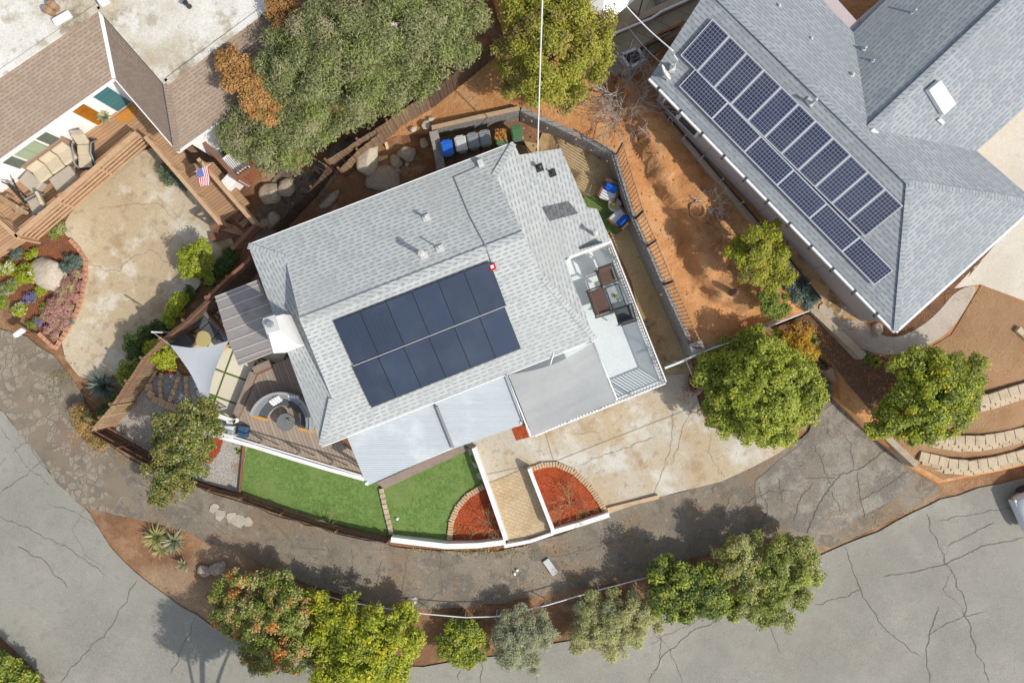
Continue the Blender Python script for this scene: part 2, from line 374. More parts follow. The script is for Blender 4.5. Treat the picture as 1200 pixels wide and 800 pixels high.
def oldasphalt():
    t = NT('broken_asphalt'); tc = t.n('ShaderNodeTexCoord'); C = tc.outputs['Object']; Wc = t.warp(C, 2.5, .25)
    v = t.n('ShaderNodeTexVoronoi', feature='DISTANCE_TO_EDGE'); v.inputs['Scale'].default_value = 3.0; t.l(Wc, v.inputs['Vector'])
    k = t.n('ShaderNodeTexVoronoi'); k.inputs['Scale'].default_value = 3.0; t.l(Wc, k.inputs['Vector'])
    rnd = t.xyz(k.outputs['Color'])[0]
    big = t.mrange(t.noise(C, .4, 3), .36, .54)
    on = t.val('MULTIPLY', t.mrange(v.outputs['Distance'], .01, .12), t.val('GREATER_THAN', t.val('MULTIPLY', big, t.val('ADD', rnd, .15)), .42))
    soil = t.mix(t.mrange(t.noise(C, 1.2, 5), .4, .65), (.205,.165,.12), (.155,.13,.102)); soil = t.mix(t.mrange(t.noise(C, .3, 4), .52, .66), soil, (.26,.155,.08))
    soil = t.mix(t.mrange(t.noise(C, 18, 3), .5, .8, 0, .5), soil, (.33,.27,.19))
    top = t.mix(t.mrange(t.noise(C, 4, 5), .35, .7), (.275,.24,.185), (.20,.172,.132))
    col = t.mix(on, soil, top); b = t.n('ShaderNodeBsdfPrincipled'); t.l(col, b.inputs['Base Color']); b.inputs['Roughness'].default_value = .92
    bp = t.n('ShaderNodeBump'); bp.inputs['Distance'].default_value = .012; t.l(t.val('ADD', on, t.val('MULTIPLY', t.noise(C, 30, 4), .7)), bp.inputs['Height']); t.l(bp.outputs[0], b.inputs['Normal'])
    t.l(b.outputs[0], t.out.inputs[0]); return t.m
M['old_asphalt'] = oldasphalt()
M['rubble'] = mat('rubble', (.42,.38,.31), .9, [('n',2,.4,.7,(.33,.28,.22),.8),('t',25,.2)], (20,.8,.02))
M['crack'] = mat('crack', (.125,.115,.095), .95)
M['crack_soft'] = mat('crack_soft', (.27,.215,.145), .95)
M['concrete'] = mat('concrete', (.455,.41,.33), .88, [('n',.32,.42,.6,(.43,.335,.215),.85),('n',.5,.5,.64,(.55,.54,.49),.8),('n',.7,.54,.68,(.33,.23,.12),.7,7),('n',2.2,.56,.68,(.26,.18,.10),.5,7),('n',5,.58,.72,(.25,.19,.12),.45,6),('t',22,.14)], (25,.5,.01))
M['court'] = mat('court', (.50,.425,.31), .88, [('n',.28,.40,.58,(.43,.34,.215),.85),('n',.7,.51,.64,(.59,.55,.46),.8),('n',.8,.53,.66,(.32,.235,.13),.8,7),('n',2.4,.54,.68,(.26,.19,.11),.5,7),('n',6,.58,.72,(.3,.23,.14),.4,6),('t',22,.14)], (25,.5,.01))
M['side_path'] = mat('side_path', (.40,.27,.13), .9, [('n',.4,.4,.6,(.46,.35,.2),.9),('n',.9,.5,.66,(.17,.1,.05),.9,6),('n',4,.6,.72,(.15,.09,.05),.5),('t',25,.2)], (20,.8,.02))
M['walkway'] = mat('walkway', (.42,.37,.31), .88, [('n',1,.45,.65,(.36,.3,.24),.7),('n',4,.55,.7,(.48,.43,.37),.5),('t',22,.12)], (25,.5,.01))
M['pale_drive'] = mat('pale_drive', (.56,.52,.44), .88, [('n',.6,.45,.65,(.5,.45,.36),.7),('n',3,.6,.75,(.4,.34,.26),.5),('t',22,.1)], (25,.4,.008))
M['turf'] = mat('turf', (.145,.235,.06), .9, [('n',3.5,.42,.6,(.195,.29,.085),.85,7),('n',11,.45,.62,(.095,.165,.04),.75,6),('n',.5,.48,.62,(.19,.265,.085),.7,7),('t',60,.4)], (90,1.,.03), spec=.15)
M['gravel'] = mat('gravel', (.30,.275,.245), .95, [('v',26,(.55,.53,.5),.7),('n',.9,.5,.65,(.26,.185,.125),.7),('t',40,.3)], (30,.6,.04))
M['blue_gravel'] = mat('blue_gravel', (.24,.245,.25), .95, [('v',30,(.42,.43,.45),.7),('t',40,.3)], (30,.6,.03))
M['mulch'] = mat('mulch', (.36,.06,.02), .95, [('v',20,(.50,.115,.035),.8),('n',1.5,.45,.65,(.26,.045,.018),.6),('n',12,.55,.7,(.16,.03,.012),.8),('t',30,.3)], (22,1.,.06))
M['dark_mulch'] = mat('dark_mulch', (.13,.07,.04), .95, [('v',22,(.25,.15,.09),.6),('n',1.5,.5,.62,(.3,.13,.05),.6),('n',9,.55,.7,(.06,.03,.02),.7)], (20,1.,.06))
M['bed_soil'] = mat('bed_soil', (.2,.075,.035), .95, [('v',20,(.32,.13,.06),.7),('n',2,.5,.65,(.14,.07,.04),.7),('t',30,.3)], (20,1.,.06))
M['rocky'] = mat('rocky', (.17,.13,.095), .95, [('n',1.1,.42,.6,(.33,.27,.21),.8,6),('n',2.2,.52,.62,(.06,.045,.035),.8,6),('t',20,.3)], (4,1.,.25))
M['pavers'] = mat('pavers', (.5,.38,.2), .9, [('b',R(20),.3,.15,.008,(.50,.39,.245),(.44,.34,.21),(.37,.28,.17),.5),('n',1,.48,.62,(.38,.27,.15),.6,7),('t',20,.15)], (20,.5,.012))
M['slabs'] = mat('slabs', (.55,.48,.34), .88, [('b',R(20),1.12,1.1,.045,(.66,.61,.49),(.61,.56,.44),(.07,.13,.02),0),('n',2,.55,.75,(.5,.42,.3),.5),('t',25,.1)], (25,.4,.012))
# constructed materials
M['shingle'] = shingle('grey_shingle', (.47,.49,.48), (.39,.41,.41), (.265,.285,.295), (.43,.45,.44), .30, .155, .7, .36)
M['shingle_right'] = shingle('slate_grey_shingle', (.325,.355,.37), (.255,.285,.305), (.18,.2,.215), (.285,.31,.325), .30, .15, .62, .27)
M['shingle_brown'] = shingle('brown_shingle', (.30,.235,.185), (.255,.195,.15), (.20,.15,.115), (.275,.212,.165), .24, .12, .65, .3)
M['dark_shingle'] = shingle('dark_shingle', (.16,.165,.175), (.10,.105,.11), (.06,.06,.065), (.14,.145,.15), .17, .145)
M['white_roof'] = mat('white_roof', (.60,.58,.52), .8, [('n',.16,.44,.58,(.40,.34,.235),.85,7),('n',.5,.48,.6,(.68,.67,.63),.8,7),('n',.26,.52,.6,(.21,.16,.09),.9,8),('n',1.1,.54,.64,(.36,.31,.22),.75,8),('n',3,.6,.75,(.33,.28,.2),.5,7),('t',18,.12)], (8,.5,.02))
M['white'] = mat('white_paint', (.76,.76,.75), .55, [('n',1.6,.5,.68,(.58,.56,.52),.5,7),('n',6,.6,.72,(.42,.38,.32),.4,6)])
M['white_wall'] = mat('white_wall', (.78,.78,.77), .75, [('n',2,.55,.8,(.66,.65,.62),.4),('t',20,.05)])
M['trim_white'] = mat('trim_white', (.72,.73,.73), .6, [('n',4,.5,.8,(.55,.54,.51),.4)])
M['pink_wall'] = mat('pale_pink_wall', (.50,.43,.42), .85, [('s',PI/2,3.2,.012,(.3,.25,.24),.1),('n',3,.55,.8,(.42,.35,.34),.4)], co='UV')
M['metal_roof'] = mat('corrugated_roof', (.50,.55,.58), .5, [('s',0,.085,.35,(.36,.40,.43),.12),('n',.7,.5,.7,(.60,.64,.66),.6),('n',1.6,.62,.75,(.36,.37,.37),.45)], (6,.3,.012), co='UV', spec=.5)
M['poly'] = mat('polycarbonate', (.315,.29,.275), .4, [('s',0,.105,.2,(.285,.262,.248),.05),('n',1.4,.55,.68,(.2,.145,.1),.6),('n',.6,.5,.7,(.40,.36,.34),.6)], (6,.3,.012), co='UV', alpha=.94, spec=.5)
M['rib'] = mat('pale_rib', (.50,.47,.44), .5)
M['canopy'] = mat('grey_shade_cloth', (.40,.41,.41), .8, [('n',.8,.4,.7,(.36,.37,.37),.6),('n',5,.5,.8,(.33,.34,.34),.4)], (3,.6,.04), alpha=.93, transl=.15)
M['sail'] = mat('grey_sail_cloth', (.46,.50,.53), .8, [('n',1.5,.4,.7,(.42,.46,.49),.6)], (3,.4,.03), transl=.2)
M['deck_blue'] = mat('pale_blue_deck_paint', (.55,.61,.62), .65, [('n',.7,.42,.65,(.60,.645,.65),.8),('n',2.5,.6,.8,(.45,.49,.49),.4),('t',12,.05)], (20,.3,.005))
M['deck_wood'] = mat('grey_brown_decking', (.375,.30,.235), .8, [('s',R(69.8-90)+PI/2+0.0,.14,.09,(.11,.085,.065),.35),('t',20,.1)], (10,.3,.01))
M['deck_fascia'] = mat('weathered_fascia', (.28,.22,.18), .8, [('n',4,.4,.7,(.2,.16,.13),.6)])
M['court_deck'] = mat('redwood_decking', (.43,.265,.15), .8, [('s',R(-35.3),.14,.1,(.12,.06,.035),.35),('n',1,.5,.7,(.48,.31,.18),.5),('t',20,.1)], (10,.3,.01))
M['wood_rail'] = mat('tan_wood_rail', (.50,.33,.2), .75, [('n',4,.4,.7,(.38,.22,.12),.6),('t',30,.12)], (15,.4,.01))  # tan timber of the slatted rails, its own colour
M['wood_dark'] = mat('dark_stained_wood', (.22,.105,.06), .75, [('n',4,.4,.7,(.15,.07,.04),.6)], (15,.4,.01))
M['red_wood'] = mat('red_stained_wood', (.38,.11,.05), .75, [('n',4,.4,.7,(.26,.08,.04),.6)], (15,.4,.01))
M['fence_wood'] = mat('old_fence_boards', (.30,.20,.125), .88, [('s',PI/2,.145,.06,(.06,.04,.03),.6),('n',1.2,.45,.65,(.17,.105,.065),.8),('n',6,.5,.7,(.40,.28,.18),.4)], (14,.5,.01), co='UV')
M['fence_dark'] = mat('dark_fence_boards', (.125,.08,.055), .88, [('s',PI/2,.145,.1,(.02,.015,.012),.6),('n',1.2,.45,.65,(.07,.045,.03),.8),('n',6,.5,.7,(.2,.14,.1),.4)], (14,.5,.01), co='UV')
M['fence_light'] = mat('pale_fence_boards', (.42,.29,.17), .88, [('s',PI/2,.145,.06,(.1,.06,.035),.5),('n',1.2,.45,.65,(.27,.17,.1),.8),('n',6,.5,.7,(.5,.37,.24),.4)], (14,.5,.01), co='UV')
M['block'] = mat('grey_block', (.27,.255,.24), .92, [('b',0,.4,.2,.014,(.29,.275,.26),(.23,.215,.2),(.13,.12,.115),.5),('n',1.5,.5,.7,(.2,.185,.17),.5),('t',25,.15)], (25,.6,.015), co='UV')
M['block_cap'] = mat('dusty_wall_cap', (.42,.30,.18), .92, [('n',2,.45,.65,(.34,.3,.25),.7),('t',25,.15)], (25,.5,.012))
M['stone_cap'] = mat('grey_brick_cap', (.27,.25,.23), .92, [('n',2,.45,.65,(.2,.18,.165),.7),('t',25,.2)], (25,.5,.012))
M['cream_block'] = mat('cream_retaining_block', (.49,.40,.285), .9, [('n',1.5,.45,.62,(.37,.29,.195),.7,6),('t',25,.15)], (25,.6,.015))
M['kerb'] = mat('pale_concrete_kerb', (.40,.33,.24), .9, [('n',1.5,.45,.65,(.3,.24,.17),.6),('t',25,.15)], (25,.6,.012))
M['brick'] = mat('sandy_brick', (.52,.37,.23), .9, [('n',2.5,.45,.65,(.42,.28,.16),.6),('t',25,.15)], (25,.6,.015))
M['red_brick'] = mat('salmon_brick', (.48,.26,.16), .9, [('n',2.5,.45,.65,(.38,.2,.12),.6),('t',25,.15)], (25,.6,.015))
M['boulder'] = mat('granite', (.33,.27,.20), .92, [('n',1.2,.42,.6,(.40,.34,.27),.8,6),('n',2.5,.55,.7,(.2,.155,.11),.7,6),('t',22,.25)], (6,1.,.06))
M['pale_boulder'] = mat('pale_granite', (.45,.39,.30), .92, [('n',1.2,.42,.6,(.52,.47,.39),.8,6),('n',2.5,.55,.7,(.3,.24,.17),.6,6),('t',22,.2)], (6,1.,.05))
M['rust'] = mat('rusty_iron', (.30,.19,.115), .8, [('n',5,.4,.7,(.28,.16,.09),.7)])
M['black'] = mat('black_metal', (.03,.03,.032), .5, spec=.5)
M['dark_grey'] = mat('charcoal_fabric', (.075,.08,.088), .9, [('n',3,.4,.7,(.095,.1,.108),.6)])
M['grey_wicker'] = mat('grey_wicker', (.33,.335,.335), .8, [('t',60,.3)], (80,.6,.01))
M['mid_grey'] = mat('grey_fabric', (.15,.155,.16), .9, [('n',3,.4,.7,(.18,.185,.19),.6)])
M['amber_wood'] = mat('amber_wood', (.55,.28,.06), .6)
M['beige_cushion'] = mat('beige_cushion', (.50,.43,.31), .9, [('n',4,.4,.7,(.43,.365,.26),.6)], (6,.4,.02))
M['taupe_cover'] = mat('taupe_cover', (.40,.35,.285), .85, [('n',2,.4,.7,(.34,.29,.24),.6)], (4,.5,.03))
M['brown_wicker'] = mat('brown_wicker', (.13,.09,.065), .8, [('t',60,.35)], (80,.6,.01))
M['brown_cushion'] = mat('brown_cushion', (.095,.06,.047), .9, [('n',4,.4,.7,(.125,.08,.062),.6)], (6,.4,.02))
M['blue'] = mat('blue_plastic', (.02,.12,.55), .45, [('n',5,.5,.8,(.04,.17,.6),.5)])
M['blue_cloth'] = mat('blue_cloth', (.015,.13,.62), .85, [('n',5,.5,.8,(.03,.18,.66),.5)], (6,.4,.02))
M['pale_grey'] = mat('pale_grey_plastic', (.5,.51,.5), .5, [('n',5,.5,.8,(.34,.35,.34),.5)])
M['bin_grey'] = mat('grey_plastic', (.22,.235,.25), .5, [('n',5,.5,.8,(.28,.29,.3),.5)])
M['green'] = mat('green_plastic', (.07,.16,.075), .5, [('n',5,.5,.8,(.1,.19,.1),.5)])
M['dry_leaves'] = leafmat('dry_leaves', (.50,.21,.05), (.62,.33,.10), transl=.2)
M['glass'] = mat('tinted_glass', (.05,.07,.075), .05, spec=.8)
M['table_glass'] = mat('table_glass', (.42,.48,.49), .08, spec=.8, alpha=.5)
M['teal_door'] = mat('teal_door', (.05,.17,.19), .5, [('s',0,.32,.06,(.10,.24,.25),.1)], co='UV')
M['amber_door'] = mat('amber_door', (.26,.085,.008), .4, [('n',1.4,.4,.65,(.40,.15,.01),.9)], co='UV')
M['sage_window'] = mat('sage_window', (.30,.36,.24), .3, [('s',PI/2,.5,.04,(.12,.15,.1),.1)], co='UV')
M['dark_sage'] = mat('dark_window', (.09,.115,.09), .2, [('s',0,.05,.3,(.13,.155,.12),.1)], co='UV')
M['mat_orange'] = mat('coir_mat', (.48,.21,.04), .95, [('t',40,.3)])
M['brown_door'] = mat('brown_door', (.36,.13,.05), .6, [('n',2,.4,.7,(.27,.09,.035),.6)])
M['tan_wall'] = mat('tan_wall', (.42,.33,.23), .9, [('n',1.4,.45,.65,(.36,.27,.18),.6),('t',20,.1)])
M['cream_tile'] = mat('cream_tile', (.50,.45,.32), .85, [('b',R(25),.75,.75,.015,(.52,.47,.34),(.47,.42,.29),(.3,.26,.18),.5),('n',2,.5,.7,(.42,.36,.24),.5)], (20,.3,.008))
M['lumber'] = mat('fresh_lumber', (.58,.43,.22), .8, [('n',4,.5,.8,(.5,.35,.17),.5)])
M['pv_main'] = panelmat('dark_blue_cells', (.020,.031,.055), (.034,.048,.08), .17, .062, .014, .16)
M['pv_right'] = panelmat('blue_cells', (.017,.022,.05), (.25,.275,.33), .118, .118, .013, .2)
M['alu'] = mat('aluminium', (.62,.63,.65), .35, metal=.3)
M['black_frame'] = mat('black_anodised', (.012,.013,.016), .65, spec=.15)
M['car_paint'] = mat('white_car_paint', (.62,.64,.66), .2, spec=.6)
M['red_lamp'] = mat('red_lamp', (.4,.02,.02), .2)
M['bark'] = mat('bark', (.16,.115,.08), .95, [('n',6,.4,.7,(.1,.07,.05),.7)], (12,1.,.03))
M['grey_bark'] = mat('grey_bark', (.36,.31,.27), .95, [('n',6,.4,.7,(.26,.22,.19),.7)], (12,1.,.02))
M['straw_bark'] = mat('straw_twigs', (.36,.25,.13), .95, [('n',6,.4,.7,(.25,.16,.08),.7)])
M['white_bark'] = mat('silvery_bark', (.55,.5,.46), .95, [('n',6,.4,.7,(.42,.37,.33),.7)], (12,1.,.02))
M['flag_red'] = mat('flag_red', (.50,.03,.05), .85); M['flag_blue'] = mat('flag_blue', (.08,.12,.40), .85); M['flag_white'] = mat('flag_white', (.78,.78,.78), .85)
M['red_flower'] = leafmat('dark_red_leaves', (.22,.01,.012), (.34,.025,.02), transl=.2)
# foliage
LM = {
 'pepper': leafmat('pepper_leaves', (.15,.18,.065), (.47,.48,.24), (.50,.45,.28), .55, .42),
 'pepper_b': leafmat('pepper_leaves_bright', (.15,.21,.05), (.42,.48,.15), (.30,.32,.15), .6, .42),
 'rust': leafmat('rust_leaves', (.36,.18,.055), (.56,.34,.13), (.30,.17,.07), .9, .25),
 'olive': leafmat('olive_yellow_leaves', (0.223,0.245,0.036), (0.504,0.475,0.079), (0.345,0.259,0.101), .8),
 'citrus': leafmat('bright_green_leaves', (.16,.23,.022), (.58,.60,.11), (.42,.48,.06), 1.2),
 'citrus_y': leafmat('yellow_green_leaves', (0.166,0.276,0.021), (0.580,0.580,0.048), (0.718,0.580,0.028), 1.1),
 'lime': leafmat('lime_leaves', (0.196,0.287,0.023), (0.552,0.552,0.057), (0.667,0.575,0.046), 1.2),
 'green': leafmat('green_leaves', (.09,.15,.022), (.38,.42,.09), (.23,.28,.05), 1.2),
 'dark': leafmat('dark_green_leaves', (0.042,0.090,0.026), (0.156,0.216,0.060), (0.096,0.132,0.036), 1.2),
 'greyg': leafmat('grey_green_leaves', (0.242,0.275,0.154), (0.550,0.561,0.363), (0.396,0.407,0.242), 1.1),
 'sage': leafmat('sage_leaves', (0.309,0.318,0.128), (0.617,0.598,0.272), (0.472,0.453,0.182), 1.1),
 'bluegrey': leafmat('blue_grey_leaves', (0.106,0.156,0.125), (0.237,0.300,0.250), (0.125,0.175,0.150), 1.1),
 'orange_fl': leafmat('orange_flowers', (.60,.13,.03), (.70,.27,.05), transl=.2),
 'pink': leafmat('pink_flowers', (.42,.20,.18), (.60,.34,.30), (.36,.21,.16), 1.5, .2),
 'purple': leafmat('purple_flowers', (.16,.12,.30), (.28,.22,.42), transl=.2),
 'orange': leafmat('orange_leaves', (.45,.24,.02), (.62,.40,.05), (.25,.3,.03), 1.4),
 'yolive': leafmat('dusty_yellow_leaves', (.13,.135,.035), (.44,.38,.13), (.15,.16,.04), 1.6),
 'white_fl': leafmat('white_flowers', (.6,.58,.5), (.75,.74,.68), transl=.2),
}
# ------------------------------------------------------------------ world, sun, camera
w = bpy.data.worlds.new('World'); sc.world = w; w.use_nodes = True
nt = w.node_tree; nt.nodes.clear()
sky = nt.nodes.new('ShaderNodeTexSky'); sky.sky_type = 'NISHITA'; sky.sun_disc = False
SUN_EL, SUN_AZ = 43.0, 122.0
sky.sun_elevation = R(SUN_EL); sky.sun_rotation = R(SUN_AZ); sky.air_density = 1; sky.dust_density = 1.6
bg = nt.nodes.new('ShaderNodeBackground'); bg.inputs[1].default_value = .148
wo = nt.nodes.new('ShaderNodeOutputWorld'); hs = nt.nodes.new('ShaderNodeHueSaturation'); hs.inputs['Saturation'].default_value = .6; nt.links.new(sky.outputs[0], hs.inputs['Color']); nt.links.new(hs.outputs[0], bg.inputs[0]); nt.links.new(bg.outputs[0], wo.inputs[0])
sl = bpy.data.lights.new('sun', 'SUN'); sl.energy = 3.4; sl.angle = R(.8); sl.color = (1, .94, .845)
so = bpy.data.objects.new('sun', sl); COL.objects.link(so); so.location = (30, -20, 40)
sd = V((math.sin(R(SUN_AZ))*math.cos(R(SUN_EL)), math.cos(R(SUN_AZ))*math.cos(R(SUN_EL)), math.sin(R(SUN_EL))))
so.rotation_euler = (-sd).to_track_quat('-Z', 'Y').to_euler()
cd = bpy.data.cameras.new('drone_camera'); cam = bpy.data.objects.new('drone_camera', cd); COL.objects.link(cam)
cam.location = (0, 0, H); cam.rotation_euler = (0, 0, 0); cd.sensor_width = 36; cd.lens = F/1200*36; cd.clip_end = 3000; cd.clip_start = .1
sc.camera = cam
sc.view_settings.view_transform = 'Standard'; sc.view_settings.look = 'None'; sc.view_settings.exposure = .24; sc.view_settings.gamma = 1
# ------------------------------------------------------------------ ground, one sheet to the horizon
def coords(lo, hi, st):
    a = list(np.arange(lo, hi+1e-6, st)); e = []
    d = 3
    while d < 900: e.append(d); d *= 1.9
    return [lo-x for x in reversed(e)] + a + [hi+x for x in e]
xs = coords(-27, 27, .5); ys = coords(-19, 19, .5)
verts = []; inner = V((27, 19, 0))
for y in ys:
    for x in xs:
        z = G(x, y) - .03 if abs(x) <= 27 and abs(y) <= 19 else -.53
        verts.append((x, y, z))
nx = len(xs); faces = [(j*nx+i, j*nx+i+1, (j+1)*nx+i+1, (j+1)*nx+i) for j in range(len(ys)-1) for i in range(nx-1)]
me = bpy.data.meshes.new('ground'); me.from_pydata(verts, [], faces); me.materials.append(M['soil'])
for p in me.polygons: p.use_smooth = True
go = bpy.data.objects.new('ground', me); COL.objects.link(go); struct(go)
# the upper lot: a retained bank with its own heights
UP = [(395,199),(412,186),(430,172),(460,156),(507,150),(512,149),(560,138),(610,127),(720,179),(742,258),(775,330),(812,415),(860,396),(905,379),(948,363),(962,395),(980,430),(985,468),(1020,502),(1045,525),(1070,548),(1100,566),(1150,556),(1200,545),(1330,510),(1400,480),(1400,-150),(540,-150),(592,38),(520,105),(440,150)]
drape('upper_terrain', UP, M['bank_soil'], Gu, 0, .22, skirt=2.2)
Z0 = lambda x, y: G(x, y)
# streets, lane, drives
STREET = [(-90,430),(0,478),(18,500),(40,525),(65,560),(100,590),(122,632),(150,664),(185,690),(220,716),(262,742),(300,760),(360,772),(420,778),(470,781),(505,780),(545,772),(590,768),(640,757),(690,748),(745,728),(800,712),(850,708),(900,690),(960,650),(1000,634),(1040,617),(1080,594),(1110,582),(1160,569),(1205,558),(1330,525),(1420,500),(1500,900),(1300,1000),(-200,1000),(-200,500)]
drape('street', STREET, M['street'], G, .03, .8, amp=2.2, seed=2, rnd=1)
LANE = [(0,385),(30,395),(62,418),(82,440),(100,468),(110,508),(140,532),(180,552),(245,578),(290,592),(345,610),(400,626),(460,640),(530,647),(600,642),(660,626),(715,601),(760,585),(810,572),(848,562),(884,544),(911,528),(935,516),(955,500),(962,470),(985,466),(1005,488),(1040,525),(1070,550),(1105,572),(1080,590),(1040,613),(1000,630),(965,644),(930,630),(880,632),(820,652),(770,668),(740,680),(690,688),(640,696),(600,704),(560,710),(500,713),(450,708),(400,697),(350,680),(318,665),(290,650),(250,636),(215,622),(180,612),(135,606),(108,585),(85,560),(62,540),(45,505),(20,480),(0,465)]
drape('lane', LANE, M['lane'], G, .045, .6, amp=2.4, seed=5, rnd=1)
drape('old_asphalt', [(0,385),(30,395),(62,418),(84,445),(104,480),(112,515),(140,545),(150,575),(128,600),(106,596),(98,596),(66,566),(40,528),(18,502),(0,478),(-60,440),(-60,380)], M['old_asphalt'], G, .055, .6, amp=2.5, seed=6)
drape('lane_patch', [(905,545),(940,520),(965,478),(985,468),(1010,495),(1040,527),(1068,552),(1060,580),(1010,605),(965,630),(925,620),(890,598),(880,570)], M['asphalt_patch'], G, .06, .6, amp=4, seed=8, rnd=1)
drape('concrete_drive', [(545,520),(556,490),(600,450),(720,430),(770,440),(812,437),(818,470),(830,500),(900,512),(932,517),(912,531),(882,547),(845,564),(800,575),(760,585),(712,602),(690,612),(640,600),(560,560)], M['concrete'], G, .06, .6, rnd=0)
drape('court', [(85,245),(160,180),(185,172),(250,240),(262,262),(278,292),(250,315),(225,345),(196,385),(165,420),(130,440),(100,450),(68,410),(88,372),(100,335),(103,305),(84,282),(70,268)], M['court'], G, .05, .6, amp=1, seed=4, rnd=1)
drape('side_path', [(612,165),(655,172),(715,190),(742,262),(775,335),(806,412),(815,437),(770,447),(740,330),(700,240),(640,200)], M['side_path'], G, .04, .6)
drape('side_path', [(640,150),(712,186),(715,235),(690,235),(660,190),(625,175)], M['side_path'], G, .055, .6, amp=2, rnd=1)
drape('lawn', [(287,519),(350,535),(425,552),(443,566),(458,629),(410,618),(340,598),(281,577)], M['turf'], G, .06, .5, kind='stuff', label='long strip of artificial turf below the white deck edge', cat='artificial turf')
drape('lawn', [(448,570),(500,540),(548,522),(570,566),(550,576),(536,590),(529,608),(527,632),(500,634),(463,629)], M['turf'], G, .06, .5, kind='stuff', label='square patch of artificial turf beside the white walkway wall', cat='artificial turf')
drape('lawn', [(680,232),(715,226),(740,262),(722,275),(700,268)], M['turf'], G, .075, .5, kind='stuff', label='small green turf corner under the two white chairs', cat='artificial turf')
drape('gravel', [(256,512),(290,518),(281,578),(262,572),(225,560),(232,530)], M['gravel'], G, .06, .5, kind='stuff', label='pale gravel strip beside the turf', cat='gravel')
drape('gravel', [(150,470),(168,450),(205,430),(240,462),(255,500),(240,540),(222,562),(176,545),(142,520),(136,505)], M['gravel'], G, .045, .5, amp=1.5, kind='stuff', label='brown and grey gravel bed inside the wooden fence', cat='gravel')
drape('gravel', [(178,440),(232,440),(238,470),(212,476),(184,468),(174,452)], M['blue_gravel'], G, .06, .5, kind='stuff', label='blue grey gravel between the curved brick borders', cat='gravel')
drape('patio_slabs', [(195,402),(215,382),(255,345),(300,330),(340,425),(318,428),(300,436),(276,492),(262,500),(246,480),(236,420)], M['slabs'], G, .05, .6)
drape('mulch_bed', [(570,568),(592,634),(527,634),(530,610),(538,592),(552,577)], M['mulch'], G, .085, .4, kind='stuff', label='red mulch in the quarter circle bed by the turf', cat='mulch')
drape('mulch_bed', [(622,552),(636,547),(652,547),(672,556),(690,574),(702,592),(708,600),(650,621)], M['mulch'], G, .085, .4, kind='stuff', label='red mulch in the arched bed by the concrete drive', cat='mulch')
drape('mulch_bed', [(598,498),(614,494),(620,512),(605,516)], M['mulch'], G, .085, .4, kind='stuff', label='small square of red mulch at the patio cover corner', cat='mulch')
drape('mulch_bed', [(243,515),(262,512),(258,528),(247,543),(237,540),(240,527)], M['mulch'], G, .085, .4, kind='stuff', label='orange red mulch strip between tree and pale gravel', cat='mulch')
drape('mulch_bed', [(192,424),(206,428),(206,439),(192,437)], M['mulch'], G, .085, .4, kind='stuff', label='orange mulch patch beside the lime shrub inside the fence', cat='mulch')
drape('paver_path', [(572,566),(621,546),(648,621),(596,637)], M['pavers'], G, .085, .5)
drape('garden_bed', [(-30,240),(22,278),(70,268),(84,282),(103,305),(100,335),(88,372),(66,408),(48,392),(20,355),(-30,330)], M['bed_soil'], G, .05, .5, rnd=2)
drape('rock_garden', [(295,262),(320,205),(350,190),(372,215),(352,240),(330,262),(300,290)], M['rocky'], G, .05, .4, amp=3, rnd=1)
drape('rock_garden', [(360,200),(395,170),(420,155),(440,150),(396,205),(370,235)], M['rocky'], G, .06, .4, amp=3, rnd=1)
# right lot surfaces
drape('walkway', [(952,357),(985,352),(1012,378),(1030,392),(1050,396),(1075,386),(1100,366),(1120,340),(1148,332),(1132,362),(1112,390),(1082,408),(1050,416),(1025,414),(1008,408),(985,390)], M['walkway'], Gu, .05, .4, rnd=2)
drape('pale_drive', [(1118,338),(1150,305),(1200,250),(1330,150),(1400,250),(1330,420),(1200,352),(1148,333)], M['pale_drive'], Gu, .04, .6)
drape('pale_drive', [(1140,178),(1200,118),(1260,90),(1300,170),(1210,236),(1190,235)], M['pale_drive'], Gu, .06, .6)
drape('right_yard', [(1010,416),(1050,418),(1085,410),(1115,392),(1150,334),(1200,354),(1330,420),(1400,480),(1330,508),(1200,540),(1150,552),(1105,562),(1075,545),(1045,520),(1060,490),(1030,450)], M['yard_soil'], Gu, .03, .4)
drape('mulch_bed', [(952,366),(985,395),(1010,412),(1040,420),(1060,450),(1040,470),(1050,505),(1018,478),(992,448),(975,425),(940,395),(905,385)], M['dark_mulch'], Gu, .05, .4, kind='stuff', label='dark leafy mulch bed below the grey retaining wall', cat='mulch')
drape('mulch_bed', [(1012,372),(1032,392),(1050,398),(1078,388),(1104,366),(1122,340),(1155,300),(1130,300),(1060,360),(1030,360)], M['dark_mulch'], Gu, .04, .4, kind='stuff', label='dark mulch strip along the foot of the right house', cat='mulch')
drape('side_yard', [(770,100),(800,130),(960,350),(1000,392),(1010,380),(860,170),(790,80)], M['side_path'], Gu, .05, .5)
drape('paved_terrace', [(690,30),(760,-40),(860,-40),(850,10),(800,45),(770,60),(720,90),(700,65)], M['cream_tile'], Gu, .05, .5)
drape('verge', [(-100,735),(0,745),(18,760),(36,780),(56,802),(80,900),(-100,900)], M['dark_mulch'], G, .05, .6, amp=1.5, seed=3)
